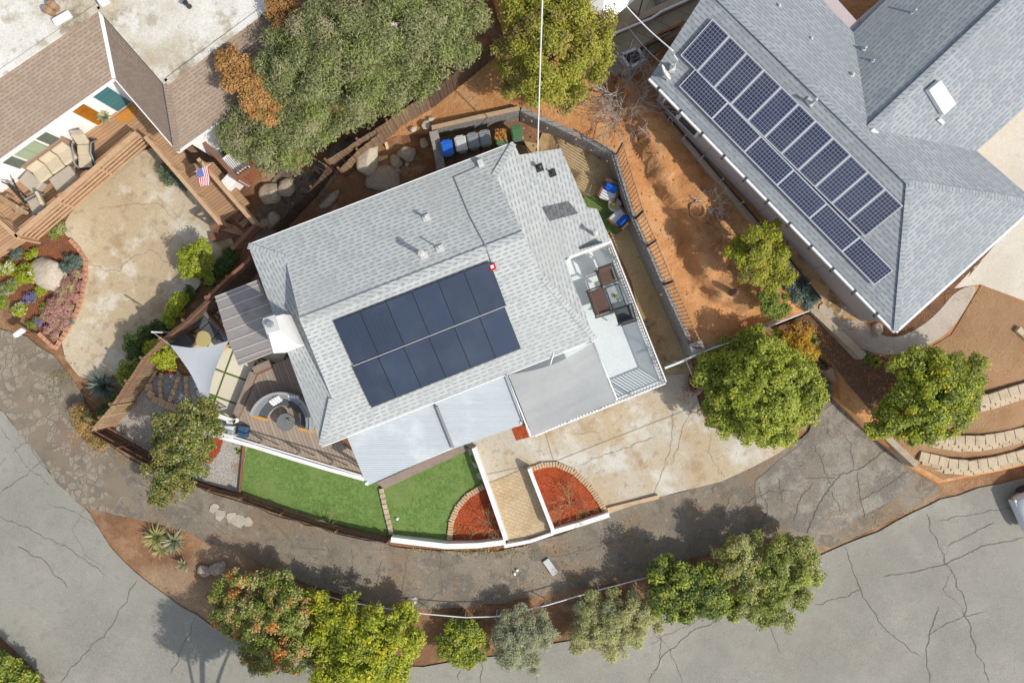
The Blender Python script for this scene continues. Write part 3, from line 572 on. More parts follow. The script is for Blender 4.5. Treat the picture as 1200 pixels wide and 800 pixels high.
# pale broken asphalt along the old road edge
mb = MB()
def chip(px, py, r, g=G, off=.07, h=.02, n=6):
    k = random.uniform(0, 6); ps = []
    for i in range(n):
        a = k+2*PI*i/n+random.uniform(-.3,.3); q = r*random.uniform(.7,1.15)
        ps.append(PG(px+q*math.cos(a), py+q*math.sin(a), g, 0))
    zc = g(*PG(px, py, g)[:2]); mb.prism([V((p.x, p.y, 0)) for p in ps], zc+off-.03, zc+off+h)
for _ in range(0):
    t = random.random(); x = 2+t*125; y = 468+t*150+random.gauss(0, 13)-18*(1-t)
    chip(x+random.uniform(-8,16), y, random.choice([2,2.5,3,4,5,6]))
for _ in range(0): chip(random.gauss(35,22), random.gauss(440,20), random.choice([1.5,2,3,4,5]))
for q in ((252,594,7),(258,602,7),(272,605,7),(281,609,9),(291,611,6),(566,664,0)):
    if q[2]: chip(*q, n=7)
o = mb.build('asphalt_rubble', M['rubble']); struct(o, 'stuff', 'pale broken concrete patch in the lane below the tree', 'rubble')
# cracks in the street and the lane
def crackline(ln, sd_):
    out = []
    for (a, b) in zip(ln, ln[1:]):
        L = math.hypot(b[0]-a[0], b[1]-a[1]); k = max(2, int(L/2.2)); nx_, ny_ = -(b[1]-a[1])/L, (b[0]-a[0])/L
        for i in range(k):
            t = i/k; e = math.sin(PI*t)**.5
            o_ = (mnoise.noise(V((t*L*.07, sd_, 0)))*4+mnoise.noise(V((t*L*.4, sd_, 5)))*1.8)*e+random.uniform(-.35,.35)
            out.append((a[0]+(b[0]-a[0])*t+nx_*o_, a[1]+(b[1]-a[1])*t+ny_*o_))
    return out+[ln[-1]]
def cracks(name, lines, m, g, off, w0, seed):
    mb = MB(); random.seed(seed)
    for ln in lines:
        wd = w0*random.uniform(.7,1.3)
        if isinstance(ln[0], float): wd = ln[0]; ln = ln[1:]
        pts = crackline(list(ln), seed+len(mb.v))
        W = [PG(a, b, g, off) for a, b in pts]; L = []; Rr = []
        for i, p in enumerate(W):
            d = (W[min(i+1, len(W)-1)]-W[max(i-1, 0)]); d.z = 0; d.normalize(); nn = V((-d.y, d.x, 0))
            e = min(1, .25+min(i, len(W)-1-i)*.4); q = wd*e*random.uniform(.45,1.25)/2
            L.append(p+nn*q); Rr.append(p-nn*q)
        k = len(W); mb.add(L+Rr, [(k+i, k+i+1, i+1, i) for i in range(k-1)])
    o = mb.build(name, m); struct(o)
cracks('street_crack', [[(0,500),(30,545),(60,570)],[(0,605),(45,625),(85,645),(125,675)],[(70,800),(95,770),(130,735),(160,680)],[(0,578),(40,548),(95,505)],[(230,722),(215,755),(200,790)],
  [(1085,600),(1100,640),(1115,668),(1130,700),(1138,745),(1160,800)],[(1110,640),(1140,625),(1165,612)],[(1035,675),(1080,668),(1110,660),(1150,640),(1200,630)],[(990,640),(1000,670),(1012,700),(1040,740),(1080,770)],
  [(880,708),(900,730),(915,765)],[(760,800),(775,770),(810,740),(845,725)],[(955,708),(985,700),(1010,690)],[(1085,745),(1110,730),(1130,722),(1155,716)],[(1090,800),(1085,760),(1100,710)],
  [(628,772),(630,800)],[(565,775),(563,800)],[(540,785),(538,798)],[(1100,610),(1140,603),(1190,594)],[(700,742),(730,748),(760,738)],[(20,640),(50,655),(80,690)],[(480,795),(476,782)]], M['crack'], G, .042, .028, 3)
cracks('street_crack', [[(765,738),(785,760),(800,800)],[(760,755),(800,735),(830,722)],[(765,725),(775,750),(772,780)],[(0,470),(30,508),(45,540),(70,565)],[(55,590),(90,600),(120,620)],[(100,595),(85,620),(100,650),(130,670)],[(0,545),(25,520),(60,515)],[(1118,668),(1105,690),(1128,712),(1138,735)]], M['crack'], G, .041, .02, 5)
cracks('lane_crack', [[(412,640),(414,682)],[(448,655),(440,690)],[(320,610),(345,640),(385,645)],[(515,648),(518,700)],[(230,600),(262,625),(300,640)],[(365,660),(350,680)],[(520,690),(490,712)],[(640,655),(700,640),(760,622)],
  [(860,575),(848,600),(855,632)],[(340,612),(352,640),(380,660)],[(478,650),(470,700)],[(600,650),(596,700)],[(735,600),(745,640)],[(150,560),(190,580),(240,600)]], M['crack'], G, .056, .02, 7)
cracks('lane_crack', [(.045,(1040,525),(1010,548),(985,556),(972,572),(960,590),(945,625)),[(955,520),(965,545),(975,570)],[(1005,552),(1008,580),(1015,610)],[(1065,552),(1030,575),(1005,588)],[(945,560),(985,560)],[(975,495),(998,520),(1000,550)],[(930,610),(940,580),(955,565)],[(985,600),(975,575)],[(912,560),(918,590)],[(1010,605),(1040,590)],
  [(890,570),(900,600),(880,630)],[(870,590),(905,575),(930,575)]], M['crack'], G, .072, .026, 11)
cracks('drive_crack', [(.02,(678,545),(730,525),(768,512)),(.016,(672,508),(705,507)),(.018,(790,480),(785,530),(765,580)),(.018,(815,470),(800,500),(790,540)),(.015,(850,560),(830,530),(835,505))], M['crack_soft'], G, .072, .03, 13)
cracks('court_crack', [(.03,(103,310),(140,318),(150,305),(175,292),(205,312)),(.025,(115,245),(150,240),(185,238),(208,260)),(.025,(145,345),(165,360))], M['crack_soft'], G, .062, .03, 17)

mb = MB()
for a, b in (((636,497),(649,541)),((649,541),(712,516)),((712,516),(800,482)),((548,560),(622,545))):
    p, q = PG(*a, G, .07), PG(*b, G, .07); d = (q-p).normalized(); n_ = V((-d.y, d.x, 0))*.014; mb.poly([p+n_, p-n_, q-n_, q+n_])
struct(mb.build('drive_joint', M['crack_soft']))
# ------------------------------------------------------------------ the main house
A = P(291,288,3.2); B = P(602,168,3.2)
NP = Plane(A, B, P(505,316,4.2))
rid1 = NP.hit(395,359); rid2 = NP.hit(614,274)
D = P(377,522,2.85); E = P(697,397,2.85)
SP = Plane(D, E, P(505,316,4.2))
pk = NP.hit(352,376); wn = NP.hit(334,302); ws = SP.hit(389,467); en = NP.hit(580,205); es = SP.hit(637,326)
house = thing('main_house', 'grey shingled hip roof house with dark solar panels and white chimney', 'house', P(480,340,0))
ho = house.location.copy()
mb = MB(); mb.poly([A, wn, pk, NP.hit(614,275), en, B][::-1])
mb.poly([D, E, es, SP.hit(614,275), SP.hit(352,376), ws])
d1 = V((0,0,.14))
roof = mb.build('roof', M['shingle'], house, origin=ho, solid=.13, rim=M['trim_white'])
# skirt roofs under the two gable ends
WP = Plane(P(291,288,3.15), P(377,522,2.8), ws - V((0,0,.05)))
mb = MB(); mb.poly([WP.hit(*q) for q in ((291,288),(377,522),(389,467),(372,420),(364,374),(350,330),(335,303))])
mb.build('skirt_roof', M['shingle'], house, origin=ho, solid=.1, rim=M['trim_white'])
EP = Plane(P(602,168,3.15), P(697,397,2.8), en - V((0,0,.04)))
mb = MB(); mb.poly([EP.hit(*q) for q in ((602,168),(580,205),(603,268),(636,325),(697,397),(661,303),(609,182))][::-1])
mb.build('skirt_roof', M['shingle'], house, origin=ho, solid=.1, rim=M['trim_white'])
XP = Plane(EP.hit(606,176)+V((0,0,.01)), EP.hit(663,305)+V((0,0,.01)), P(700,246,2.5))
mb = MB(); mb.poly([XP.hit(*q) for q in ((606,182),(657,174),(688,243),(700,245),(716,282),(660,303))][::-1])
wing = mb.build('wing_roof', M['shingle'], house, origin=ho, solid=.1, rim=M['trim_white'])
# gable walls, set back under the rakes
for a, b, c, n in ((wn, pk, ws, V((1,.33,0)).normalized()), (en, NP.hit(614,275), es, V((-1,-.33,0)).normalized())):
    mb = MB(); t = [p + n*.3 - V((0,0,.2)) for p in (a, b, c)]; lo = [V((p.x, p.y, 2.6)) for p in t]
    mb.add(t+lo, [(0,1,2),(0,3,4,1),(1,4,5,2),(3,5,4)]); mb.build('gable_wall', M['white_wall'], house, origin=ho)
# ridge and hip caps
mb = MB()
for a, b in ((pk, rid2), (wn, A), (ws, D), (en, B), (es, E)):
    mb.beam(a+V((0,0,.012)), b+V((0,0,.012)), .24, .014)
mb.build('ridge_cap', M['shingle'], roof, origin=ho)
# walls
def pw(l, z): return [P(a, b, z) for a, b in l]
mb = MB(); mb.prism(pw([(306,299),(598,186),(684,392),(388,507)], 2.7), 0, 2.65); mb.prism(pw([(618,192),(650,187),(706,280),(668,296)], 2.4), 0, 2.3)
mb.build('wall', M['white_wall'], house, origin=ho)
mb = MB(); mb.prism([P(668,294,2.2),P(716,279,2.2),P(717,284,2.2),P(667,301,2.2)], .9, 2.15); mb.build('wing_wall', M['white_wall'], house, origin=ho)
mb = MB(); mb.box(P(690,291,1.9), (.9,.06,1.9), R(17)); mb.build('door', M['glass'], house, origin=ho)
# darker patch and roof fittings
mb = MB(); mb.poly([XP.hit(*q)+V((0,0,.02)) for q in ((635,243),(644,259),(678,250),(666,236))]); mb.build('shingle_patch', M['dark_shingle'], wing, origin=ho, solid=.03)
def vent(plane, px, py, h, r, par, m='pale_grey'):
    p = plane.hit(px, py); mb = MB(); mb.box(p+V((0,0,.02)), (.3,.3,.03), R(20)); mb.lathe(p, [(r,0),(r,h),(r*1.5,h),(r*1.5,h+.06),(.01,h+.09)], 10); mb.build('vent_pipe', M[m], par, origin=ho)
vent(NP, 497, 300, .75, .09, roof); vent(NP, 500, 256, .35, .045, roof); vent(NP, 516, 292, .6, .03, roof)
vent(XP, 696, 275, .6, .07, wing); vent(XP, 632, 197, .3, .06, wing, 'black'); vent(XP, 647, 203, .25, .03, wing, 'black')
mb = MB(); cl = [NP.hit(*q)+V((0,0,.04)) for q in ((566,191),(555,198),(532,208),(550,252),(570,290))]+[SP.hit(577,311)+V((0,0,.06))]
mb.tube(cl, .018, 6); mb.build('conduit', M['bin_grey'], roof, origin=ho)
mb = MB(); mb.rbox(NP.hit(563,192)+V((0,0,.1)), (.22,.3,.2), .04, R(20)); mb.build('conduit_box', M['pale_grey'], roof, origin=ho)
mb = MB(); q = SP.hit(577,313); mb.rbox(q+V((0,0,.08)), (.26,.26,.16), .03, R(20)); mb.build('junction_box', M['red_lamp'], roof, origin=ho)
mb = MB(); mb.box(q+V((0,0,.168)), (.12,.12,.01), R(20)); mb.build('cover_plate', M['white'], roof, origin=ho)
# chimney with tapered shoulder
mb = MB(); base = [P(*q, 2.2) for q in ((328,378),(352,370),(366,404),(341,413))]
up = [V((p.x,p.y,4.3)) for p in base]; tp = [P(*q, 5.5) for q in ((310,374),(322,370),(327,386),(314,390))]
mb.add(base+up+tp, [(3,2,1,0)]+[(i,(i+1)%4,4+(i+1)%4,4+i) for i in range(4)]+[(4+i,4+(i+1)%4,8+(i+1)%4,8+i) for i in range(4)]+[(8,9,10,11)])
ch = mb.build('chimney', M['white_wall'], house, origin=ho, bevel=.02)
cc = sum(tp, V((0,0,0)))/4; mb = MB()
mb.prism([cc+(p-cc)*1.12 for p in tp], 5.502, 5.6); mb.build('chimney_cap', M['pale_grey'], ch, origin=ho)
mb = MB(); mb.lathe(cc+V((0,0,.1)), [(.12,0),(.12,.16),(.1,.17)], 12); mb.build('flue', M['bin_grey'], ch, origin=ho)
# gutters
mb = MB()
for a, b in ((A, B), (D, E)):
    d = (b-a).normalized(); nn = V((d.y,-d.x,0)); s_ = 1 if a is D else -1
    mb.beam(a+nn*s_*.05-V((0,0,.07)), b+nn*s_*.05-V((0,0,.07)), .05, .08)
mb.build('gutter', M['trim_white'], roof, origin=ho)
# solar panels: two rows of six, each a thing laid on the south slope
ORD = ['first','second','third','fourth','fifth','sixth','seventh','eighth','ninth','tenth','eleventh']
def solar(plane, quad, n, names, group, m, fr, lift=.11, thick=.04, name='solar_panel', gap=.002, fw=.035):
    a, b, c, d = [plane.hit(*q) + plane.n*lift for q in quad]         # a-b top edge, d-c bottom edge
    ux = (b-a).normalized(); n_ = plane.n; uy = n_.cross(ux); Lx = ((b-a).length+(c-d).length)/2/n; Ly = ((d-a).length+(c-b).length)/2
    rotm = Matrix((ux, uy, n_)).transposed()
    first = None
    for i in range(n):
        t = (i+.5)/n; ctr = (a+(b-a)*t + d+(c-d)*t)/2
        if first is None:
            first = thing(name, names(i), 'solar panel', ctr, 0, group); w_, l_ = Lx-gap, Ly-gap*.5
            mb = MB()
            for x0, y0, sx, sy in ((0,l_/2-fw/2,w_,fw),(0,-l_/2+fw/2,w_,fw),(w_/2-fw/2,0,fw,l_-2*fw),(-w_/2+fw/2,0,fw,l_-2*fw)): mb.box((x0,y0,0), (sx,sy,thick))
            mb.build('panel_frame', fr, first)
            mb = MB(); mb.box((0,0,.002), (w_-2*fw,l_-2*fw,thick-.01)); mb.build('cell_sheet', m, first)
            o = first
        else: o = copytree(first); o['label'] = names(i)
        o.location = ctr; o.rotation_euler = rotm.to_euler()
        for sgn in ():
            pass
solar(SP, ((392,375),(575,306),(591.5,357),(414,427)), 6, lambda i: f'dark blue solar panel, {ORD[i]} from the chimney end in the upper row', 'solar panels on the main house roof', M['pv_main'], M['black_frame'], fw=.013)
solar(SP, ((414.5,428.5),(592,358.5),(609,407.5),(435,476.5)), 6, lambda i: f'dark blue solar panel, {ORD[i]} from the chimney end in the lower row', 'solar panels on the main house roof', M['pv_main'], M['black_frame'], fw=.013)
mb = MB(); mb.beam(SP.hit(414,427.8)+SP.n*.135, SP.hit(592,357.8)+SP.n*.135, .026, .008); mb.build('panel_rail', M['alu'], roof, origin=ho)
mb = MB()
for a, b in (((397,390),(580,322)),((408,415),(588,346)),((420,443),(596,373)),((430,465),(605,396))): mb.beam(SP.hit(*a)+SP.n*.05, SP.hit(*b)+SP.n*.05, .04, .07)
mb.build('mounting_rail', M['alu'], roof, origin=ho)
# ------------------------------------------------------------------ covered patio: corrugated cover
pc = thing('patio_cover', 'pale corrugated patio cover along the lower eave of the main house', 'patio cover', P(510,510,0)); po = pc.location.copy()
c1 = Plane(P(409,515,2.6), P(513,474,2.6), P(430,568,2.4))
mb = MB(); mb.poly([c1.hit(*q) for q in ((403,503),(507,461),(531,524),(430,569))][::-1]); mb.build('roof_sheet', M['metal_roof'], pc, origin=po, solid=.025)
c2 = Plane(P(513,474,2.68), P(600,437,2.68), P(531,524,2.47))
mb = MB(); mb.poly([c2.hit(*q) for q in ((506,463),(594,428),(613,497),(530,526))][::-1]); mb.build('roof_sheet', M['metal_roof'], pc, origin=po, solid=.025)
mb = MB(); mb.beam(c2.hit(512,476)+V((0,0,.05)), c2.hit(531,524)+V((0,0,.05)), .09, .09); mb.build('joint_trim', M['bin_grey'], pc, origin=po)
for q in ((430,566),(530,523),(611,495)):
    mb = MB(); p = P(*q, 2.4); mb.box((p.x, p.y, 1.25), (.1,.1,2.5), R(20)); mb.build('post', M['trim_white'], pc, origin=po)
mb = MB(); mb.beam(P(431,566,2.3), P(530,524,2.3), .09, .14); mb.beam(P(531,522,2.36), P(612,496,2.36), .09, .14); mb.build('beam', M['trim_white'], pc, origin=po)
# grey shade canopy on the raised deck
cn = thing('shade_canopy', 'wide grey cloth shade canopy on white poles over the raised deck', 'canopy', P(655,455,0)); co_ = cn.location.copy()
mb = MB(); N_ = 14; grid = []
q0, q1, q2, q3 = P(596,439,2.85), P(694,401,2.9), P(722,469,2.65), P(624,511,2.6)
mid = P(645,413,2.85)
for i in range(N_+1):
    for j in range(N_+1):
        s_, t_ = i/N_, j/N_
        p = (q0*(1-s_)+q1*s_)*(1-t_) + (q3*(1-s_)+q2*s_)*t_
        e = math.sin(PI*s_)*(1-t_)**2
        p = p + (V((.2,-.55,0)))*e*.42 + V((0,0,1))*(-.10*math.sin(PI*s_)*math.sin(PI*t_)+.012*math.sin(t_*30+s_*3))
        grid.append(p)
mb.add(grid, [(i*(N_+1)+j, i*(N_+1)+j+1, (i+1)*(N_+1)+j+1, (i+1)*(N_+1)+j) for i in range(N_) for j in range(N_)])
mb.build('canopy_cloth', M['canopy'], cn, origin=co_, smooth=True)
mb = MB(); mb.tube([q1+V((.04,0,.03)), q2+V((.05,0,.03))], .03, 8); mb.tube([q0-V((.08,0,-.03)), q3-V((.07,0,-.03))], .03, 8); mb.tube([q0*.45+q1*.55+V((0,.3,.0)), q0*.5+q1*.5-V((.0,.25,.02))], .025, 8)
mb.build('canopy_frame', M['white'], cn, origin=co_, smooth=True)
for q, z0 in ((q2, .9), (q3, 0), (q0*.97+q3*.03, .9)):
    mb = MB(); mb.tube([V((q.x, q.y, z0)), V((q.x, q.y, q.z))], .035, 8); mb.build('pole', M['white'], cn, origin=co_, smooth=True)
# ------------------------------------------------------------------ the raised pale blue deck
DZ = .9
dk = thing('raised_deck', 'raised pale blue deck with white railing on the east side of the house', 'deck', P(710,400,0)); do = dk.location.copy()
fl = [(655,300),(712,284),(776,448),(626,508),(596,440),(640,380)]
mb = MB(); mb.prism([P(*q, DZ) for q in fl], DZ-.2, DZ); mb.build('deck_floor', M['deck_blue'], dk, origin=do)
def rail_run(par, o_, a, b, z, h, mp, mp2, post_every=1.6, pitch=.14, pr=.022, br=.022, cap=.05):
    L = (b-a).length; d = (b-a)/L
    mb = MB(); mb.beam(a+V((0,0,z+h)), b+V((0,0,z+h)), cap, .04); mb.build('top_rail', mp, par, origin=o_)
    mb = MB(); mb.beam(a+V((0,0,z+.1)), b+V((0,0,z+.1)), .035, .035); mb.build('bottom_rail', mp, par, origin=o_)
    mb = MB(); t = pitch
    while t < L:
        p = a+d*t; mb.beam(p+V((0,0,z+.1)), p+V((0,0,z+h-.02)), br*2, br*2, up=d); t += pitch
    mb.build('balusters', mp2, par, origin=o_)
    n = max(1, round(L/post_every))
    for i in range(n+1):
        p = a+d*(L*i/n); mb = MB(); mb.box(p+V((0,0,z+h/2+.01)), (.06,.06,h+.04), math.atan2(d.y,d.x)); mb.build('rail_post', mp, par, origin=o_)
def flat(p): return V((p.x, p.y, 0))
ra, rb, rc = flat(P(712,287,DZ)), flat(P(775,447,DZ)), flat(P(627,506.5,DZ))
rail_run(dk, do, ra, rb, DZ, 1.05, M['white'], M['trim_white'])
rail_run(dk, do, rb, rc, DZ, 1.05, M['white'], M['trim_white'])
mb = MB(); mb.beam(P(776.5,449,DZ-.14), P(627,508.5,DZ-.14), .05, .3); mb.beam(P(713,284,DZ-.14), P(777,448,DZ-.14), .05, .3); mb.build('fascia', M['white'], dk, origin=do)
for q in ((714,290),(742,362),(772,444),(700,474),(630,503)):
    p = P(*q, DZ); mb = MB(); mb.box((p.x, p.y, (DZ-.2)/2), (.12,.12,DZ-.2), R(20)); mb.build('support_post', M['trim_white'], dk, origin=do)
# ------------------------------------------------------------------ timber deck on the chimney side
WZ = .45
wd = thing('timber_deck', 'low grey brown timber deck holding the curved sofa and round table', 'deck', P(340,490,0)); wo_ = wd.location.copy()
mb = MB(); mb.prism([P(*q, WZ) for q in ((299,436),(319,427),(350,415),(400,520),(432,540),(424,556),(350,536),(277,513),(276,490))], .05, WZ)
mb.build('deck_floor', M['deck_wood'], wd)
for o in wd.children:
    o.location = -wo_
mb = MB(); mb.beam(P(275,493,WZ-.1), P(298,436,WZ-.1), .3, .28); mb.beam(P(298,434,WZ-.1), P(318,425,WZ-.1), .3, .28); mb.build('step', M['deck_fascia'], wd, origin=wo_)
mb = MB(); mb.beam(P(279,489,WZ+.01), P(301,437,WZ+.01), .14, .04); mb.beam(P(300,438,WZ+.012), P(320,429,WZ+.012), .14, .04); mb.build('edge_board', M['wood_dark'], wd, origin=wo_)
fc = [P(*q, .5) for q in ((258,510),(300,522),(345,536),(385,548),(428,560))]
mb = MB()
for a, b in zip(fc, fc[1:]): mb.beam(a, b, .16, .5)
mb.build('white_edging', M['white'], wd, origin=wo_)
mb = MB(); mb.prism([P(*q, .3) for q in ((440,566),(542,520),(548,528),(450,573))], .05, .22); solo(mb, 'porch_step', M['deck_fascia'], 'long grey timber step under the patio cover edge', 'step')
mb = MB()     # handrail above the white edging
hr = [P(*q, 1.3) for q in ((282,497),(330,512),(380,526),(428,540))]
for a, b in zip(hr, hr[1:]): mb.beam(a, b, .05, .05)
# brown polycarbonate pergola
pg = thing('pergola', 'brown translucent ribbed pergola roof beside the white chimney', 'pergola', P(295,375,0)); pgo = pg.location.copy()
pp = Plane(P(252,347,2.35), P(303,328,2.6), P(281,428,2.3))
mb = MB(); mb.poly([pp.hit(*q) for q in ((252,348),(303,328),(340,405),(280,429),(267,398))][::-1]); mb.build('roof_sheet', M['poly'], pg, origin=pgo, solid=.012)
mb = MB()
for a, b in (((253,353),(305,333)),((257,364),(309,344)),((261,376),(315,356)),((266,388),(320,367)),((270,400),(326,379)),((274,412),(332,391)),((278,422),(338,400)),((280,428),(340,404)),((252,348),(303,328))):
    mb.beam(pp.hit(*a)+V((0,0,.015)), pp.hit(*b)+V((0,0,.015)), .035, .03)
mb.build('roof_rib', M['rib'], pg, origin=pgo)
mb = MB(); mb.beam(pp.hit(254,350)-V((0,0,.08)), pp.hit(281,426)-V((0,0,.08)), .08, .14); mb.beam(pp.hit(290,336)-V((0,0,.08)), pp.hit(320,408)-V((0,0,.08)), .06, .12); mb.build('beam', M['wood_dark'], pg, origin=pgo)
for q in ((256,352),(280,424)):
    p = pp.hit(*q); mb = MB(); mb.box((p.x, p.y, 1.1), (.09,.09,2.2), R(20)); mb.build('post', M['wood_dark'], pg, origin=pgo)
# shade sail
ss = thing('shade_sail', 'grey triangular shade sail stretched over the slab patio', 'shade sail', P(240,420,0)); sso = ss.location.copy()
c = [P(199,404,2.2), P(268,399,2.5), P(242,480,1.9)]; mb = MB(); n = 16; idx = {}; vs = []
ctr = sum(c, V((0,0,0)))/3
for i in range(n+1):
    for j in range(n+1-i):
        a, b, d = i/n, j/n, 1-i/n-j/n
        p = c[0]*a+c[1]*b+c[2]*d
        for (u, v_) in ((a*b, d), (b*d, a), (a*d, b)): p = p + (ctr-p)*(u*4*(1-v_)**2)*.22
        p.z -= .25*a*b*d*9 - .0
        idx[i, j] = len(vs); vs.append(p)
fs = []
for i in range(n):
    for j in range(n-i):
        fs.append((idx[i,j], idx[i+1,j], idx[i,j+1]))
        if j < n-i-1: fs.append((idx[i+1,j], idx[i+1,j+1], idx[i,j+1]))
mb.add(vs, fs); mb.build('sail_cloth', M['sail'], ss, origin=sso, smooth=True)
for q, tp_, m in (((181,389), c[0], 'white'), ((242,483), c[2], 'white')):
    p = P(*q, 2.1); mb = MB(); mb.tube([V((p.x, p.y, -.5)), V((p.x, p.y, tp_.z+.1))], .035, 8); mb.tube([V((p.x, p.y, tp_.z+.05)), tp_], .008, 5); mb.build('pole', M[m], ss, origin=sso)
# ------------------------------------------------------------------ the right house
rh = thing('right_house', 'slate grey shingled house with white framed solar panels and skylight', 'house', P(1030,200,2)); rho = rh.location.copy()
ez, rz_ = 4.75, 6.5
F1 = Plane(P(762,91,ez), P(1050,388,ez), P(1065,214,rz_))
R1 = F1.hit(1065,214); R0 = F1.hit(830,-14); E0 = P(762,91,ez); E1 = P(1050,388,ez); E2 = P(1216,238,ez)
F5 = Plane(R1, R0, P(1000,38,ez)); W0 = F5.hit(1018,150)
Wn = P(1330,-142,W0.z); Nt = P(1000,38,ez)
K1 = P(1145,177,ez)
mb = MB()
mb.poly([E0, E1, R1, R0])
mb.poly([E1, E2, R1])
mb.poly([R0, R1, W0, Nt, P(905,-62,ez)])
mb.poly([W0, Wn, P(1190,-150,ez), Nt][::-1])
mb.poly([W0, R1, K1]); mb.poly([R1, E2, K1]); mb.poly([W0, K1, P(1390,-45,ez), Wn])
for i, f in enumerate(mb.f):
    a, b, c = [mb.v[k] for k in f[:3]]
    if (b-a).cross(c-a).z < 0: mb.f[i] = f[::-1]
rr = mb.build('roof', M['shingle_right'], rh, origin=rho, solid=.14, rim=M['bin_grey'])
mb = MB()
for a, b in ((R0, R1), (R1, E1), (W0, Wn), (R1, E2), ): mb.beam(a+V((0,0,.012)), b+V((0,0,.012)), .2, .014)
mb.build('ridge_cap', M['shingle_right'], rr, origin=rho)
wz = 4.3
foot = [P(*q, wz) for q in ((780,98),(1050,374),(1190,240),(1135,180),(1300,20),(1250,-90),(1100,-60),(1000,28),(930,-50),(850,10))]
mb = MB(); mb.prism(foot, 1.6, 4.55); mb.build('wall', M['pink_wall'], rh, origin=rho)
def onwall(a, b, t0, t1, z0, z1, m, name, par, o_, out=.03, side=1):
    d = (b-a); d.z = 0; nn = V((d.y,-d.x,0)).normalized()*side
    p0, p1 = a+d*t0, a+d*t1; mb = MB()
    c = (p0+p1)/2+nn*out*.5; mb.box((c.x, c.y, (z0+z1)/2), ((p1-p0).length, out, z1-z0), math.atan2(d.y, d.x)); return mb.build(name, m, par, origin=o_)
a, b = flat(foot[0]), flat(foot[1])
for t0, t1 in ((.03,.085),(.10,.17)):
    fr = onwall(a, b, t0-.008, t1+.008, 2.75, 4.2, M['trim_white'], 'window', rh, rho, .05); onwall(a, b, t0, t1, 2.85, 4.1, M['glass'], 'pane', fr, rho, .065)
# gutter with brackets on the long eave
mb = MB(); d = (E1-E0).normalized(); nn = V((d.y,-d.x,0))
mb.beam(E0+nn*.04-V((0,0,.08)), E1+nn*.04-V((0,0,.08)), .1, .1)
d2 = (E2-E1).normalized(); n2 = V((d2.y,-d2.x,0)); mb.beam(E1+n2*.04-V((0,0,.08)), E2+n2*.04-V((0,0,.08)), .1, .1)
mb.build('gutter', M['trim_white'], rr, origin=rho)
mb = MB(); L = (E1-E0).length; t = .5
while t < L: p = E0+d*t+nn*.08; mb = MB(); mb.box(p-V((0,0,.06)), (.08,.2,.13), math.atan2(d.y,d.x)); mb.build('gutter_bracket', M['black'], rr, origin=rho); t += 1.15
# roof fittings
sk = F5  # not used for the skylight slope
F3 = Plane(W0, Wn, K1); F4 = Plane(W0, Wn, Nt)
p = F3.hit(1098,116); dx = V((25,-19*-1,0)); 
az = math.atan2(-(129-100), 1104-1092)
def roofbox(plane, quad, lift, m, name, par, bev=.03):
    t = [plane.hit(*q) for q in quad]; mb = MB(); n_ = plane.n
    mb.add([x for x in t]+[x+n_*lift for x in t], [(3,2,1,0),(4,5,6,7),(0,1,5,4),(1,2,6,5),(2,3,7,6),(3,0,4,7)])
    return mb.build(name, m, par, origin=rho, bevel=bev)
s_ = roofbox(F3, ((1083,106),(1101,135),(1115,122),(1097,94)), .22, M['white'], 'skylight', rr)
for q in ((1100,144,F3),(1022,156,F3)): roofbox(q[2], ((q[0]-4,q[1]-3),(q[0]+3,q[1]+3),(q[0]+6,q[1]-1),(q[0],q[1]-6)), .09, M['pale_grey'], 'roof_vent', rr, .01)
def rvent(pl, px, py, h, r): 
    p = pl.hit(px, py); mb = MB(); mb.lathe(p, [(r*2,0),(r*1.6,.05),(r,.07),(r,h),(.01,h+.02)], 10); mb.build('vent_pipe', M['pale_grey'], rr, origin=rho)
rvent(F5, 912, 8, .15, .05); rvent(F5, 950, 46, .12, .045); rvent(F5, 998, 88, .16, .05); rvent(F1, 950, 122, .5, .05); rvent(F4, 1012, 58, .2, .045); rvent(F4, 1068, 16, .32, .04); rvent(F4, 1022, 72, .15, .035)
roofbox(F1, ((943,118),(950,126),(955,121),(948,113)), .06, M['pale_grey'], 'flashing', rr, .01)
mb = MB(); p = F1.hit(787,82); mb.tube([p, p+V((0,0,.9))], .03, 6); mb.rbox(p+V((0,0,.15)), (.18,.25,.3), .03); mb.tube([p+V((0,0,.9)), p+V((-.15,.15,1.0))], .03, 6); mb.build('service_mast', M['pale_grey'], rr, origin=rho)
# satellite dish
dp = F1.hit(775,92); sdh = thing('satellite_dish', 'white oval satellite dish on the roof corner by the bare tree', 'satellite dish', dp)
mb = MB(); n = 18; vs = [V((0,.0,0))]; fs = []
for k, rr_ in enumerate((.14,.27,.36)):
    vs += [V((rr_*.82*math.cos(2*PI*j/n), rr_*rr_*.7, rr_*math.sin(2*PI*j/n))) for j in range(n)]
fs += [(0, 1+j, 1+(j+1)%n) for j in range(n)]
for k in range(2): fs += [(1+k*n+j, 1+(k+1)*n+j, 1+(k+1)*n+(j+1)%n, 1+k*n+(j+1)%n) for j in range(n)]
Mx = Matrix.Rotation(R(-62),3,'Z') @ Matrix.Rotation(R(28),3,'X'); mb.add([Mx@v+V((0,0,.5)) for v in vs], fs); mb.build('dish', M['white'], sdh, smooth=True, solid=.02)
mb = MB(); mb.tube([V((.2,-.1,0)), V((.12,-.06,.4)), V((0,0,.5))], .022, 6); mb.tube([V((0,0,.3)), Mx@V((0,.45,-.1))+V((0,0,.5))], .014, 6); mb.build('dish_arm', M['pale_grey'], sdh)
GR = 'white framed solar panels on the right house roof'
PVF = .05
solar(F1, ((836.5,23),(1056,239),(1015.5,278.5),(797,64.5)), 11, lambda i: f'white framed blue solar panel, {ORD[i]} from the satellite dish end in the upper row', GR, M['pv_right'], M['alu'])
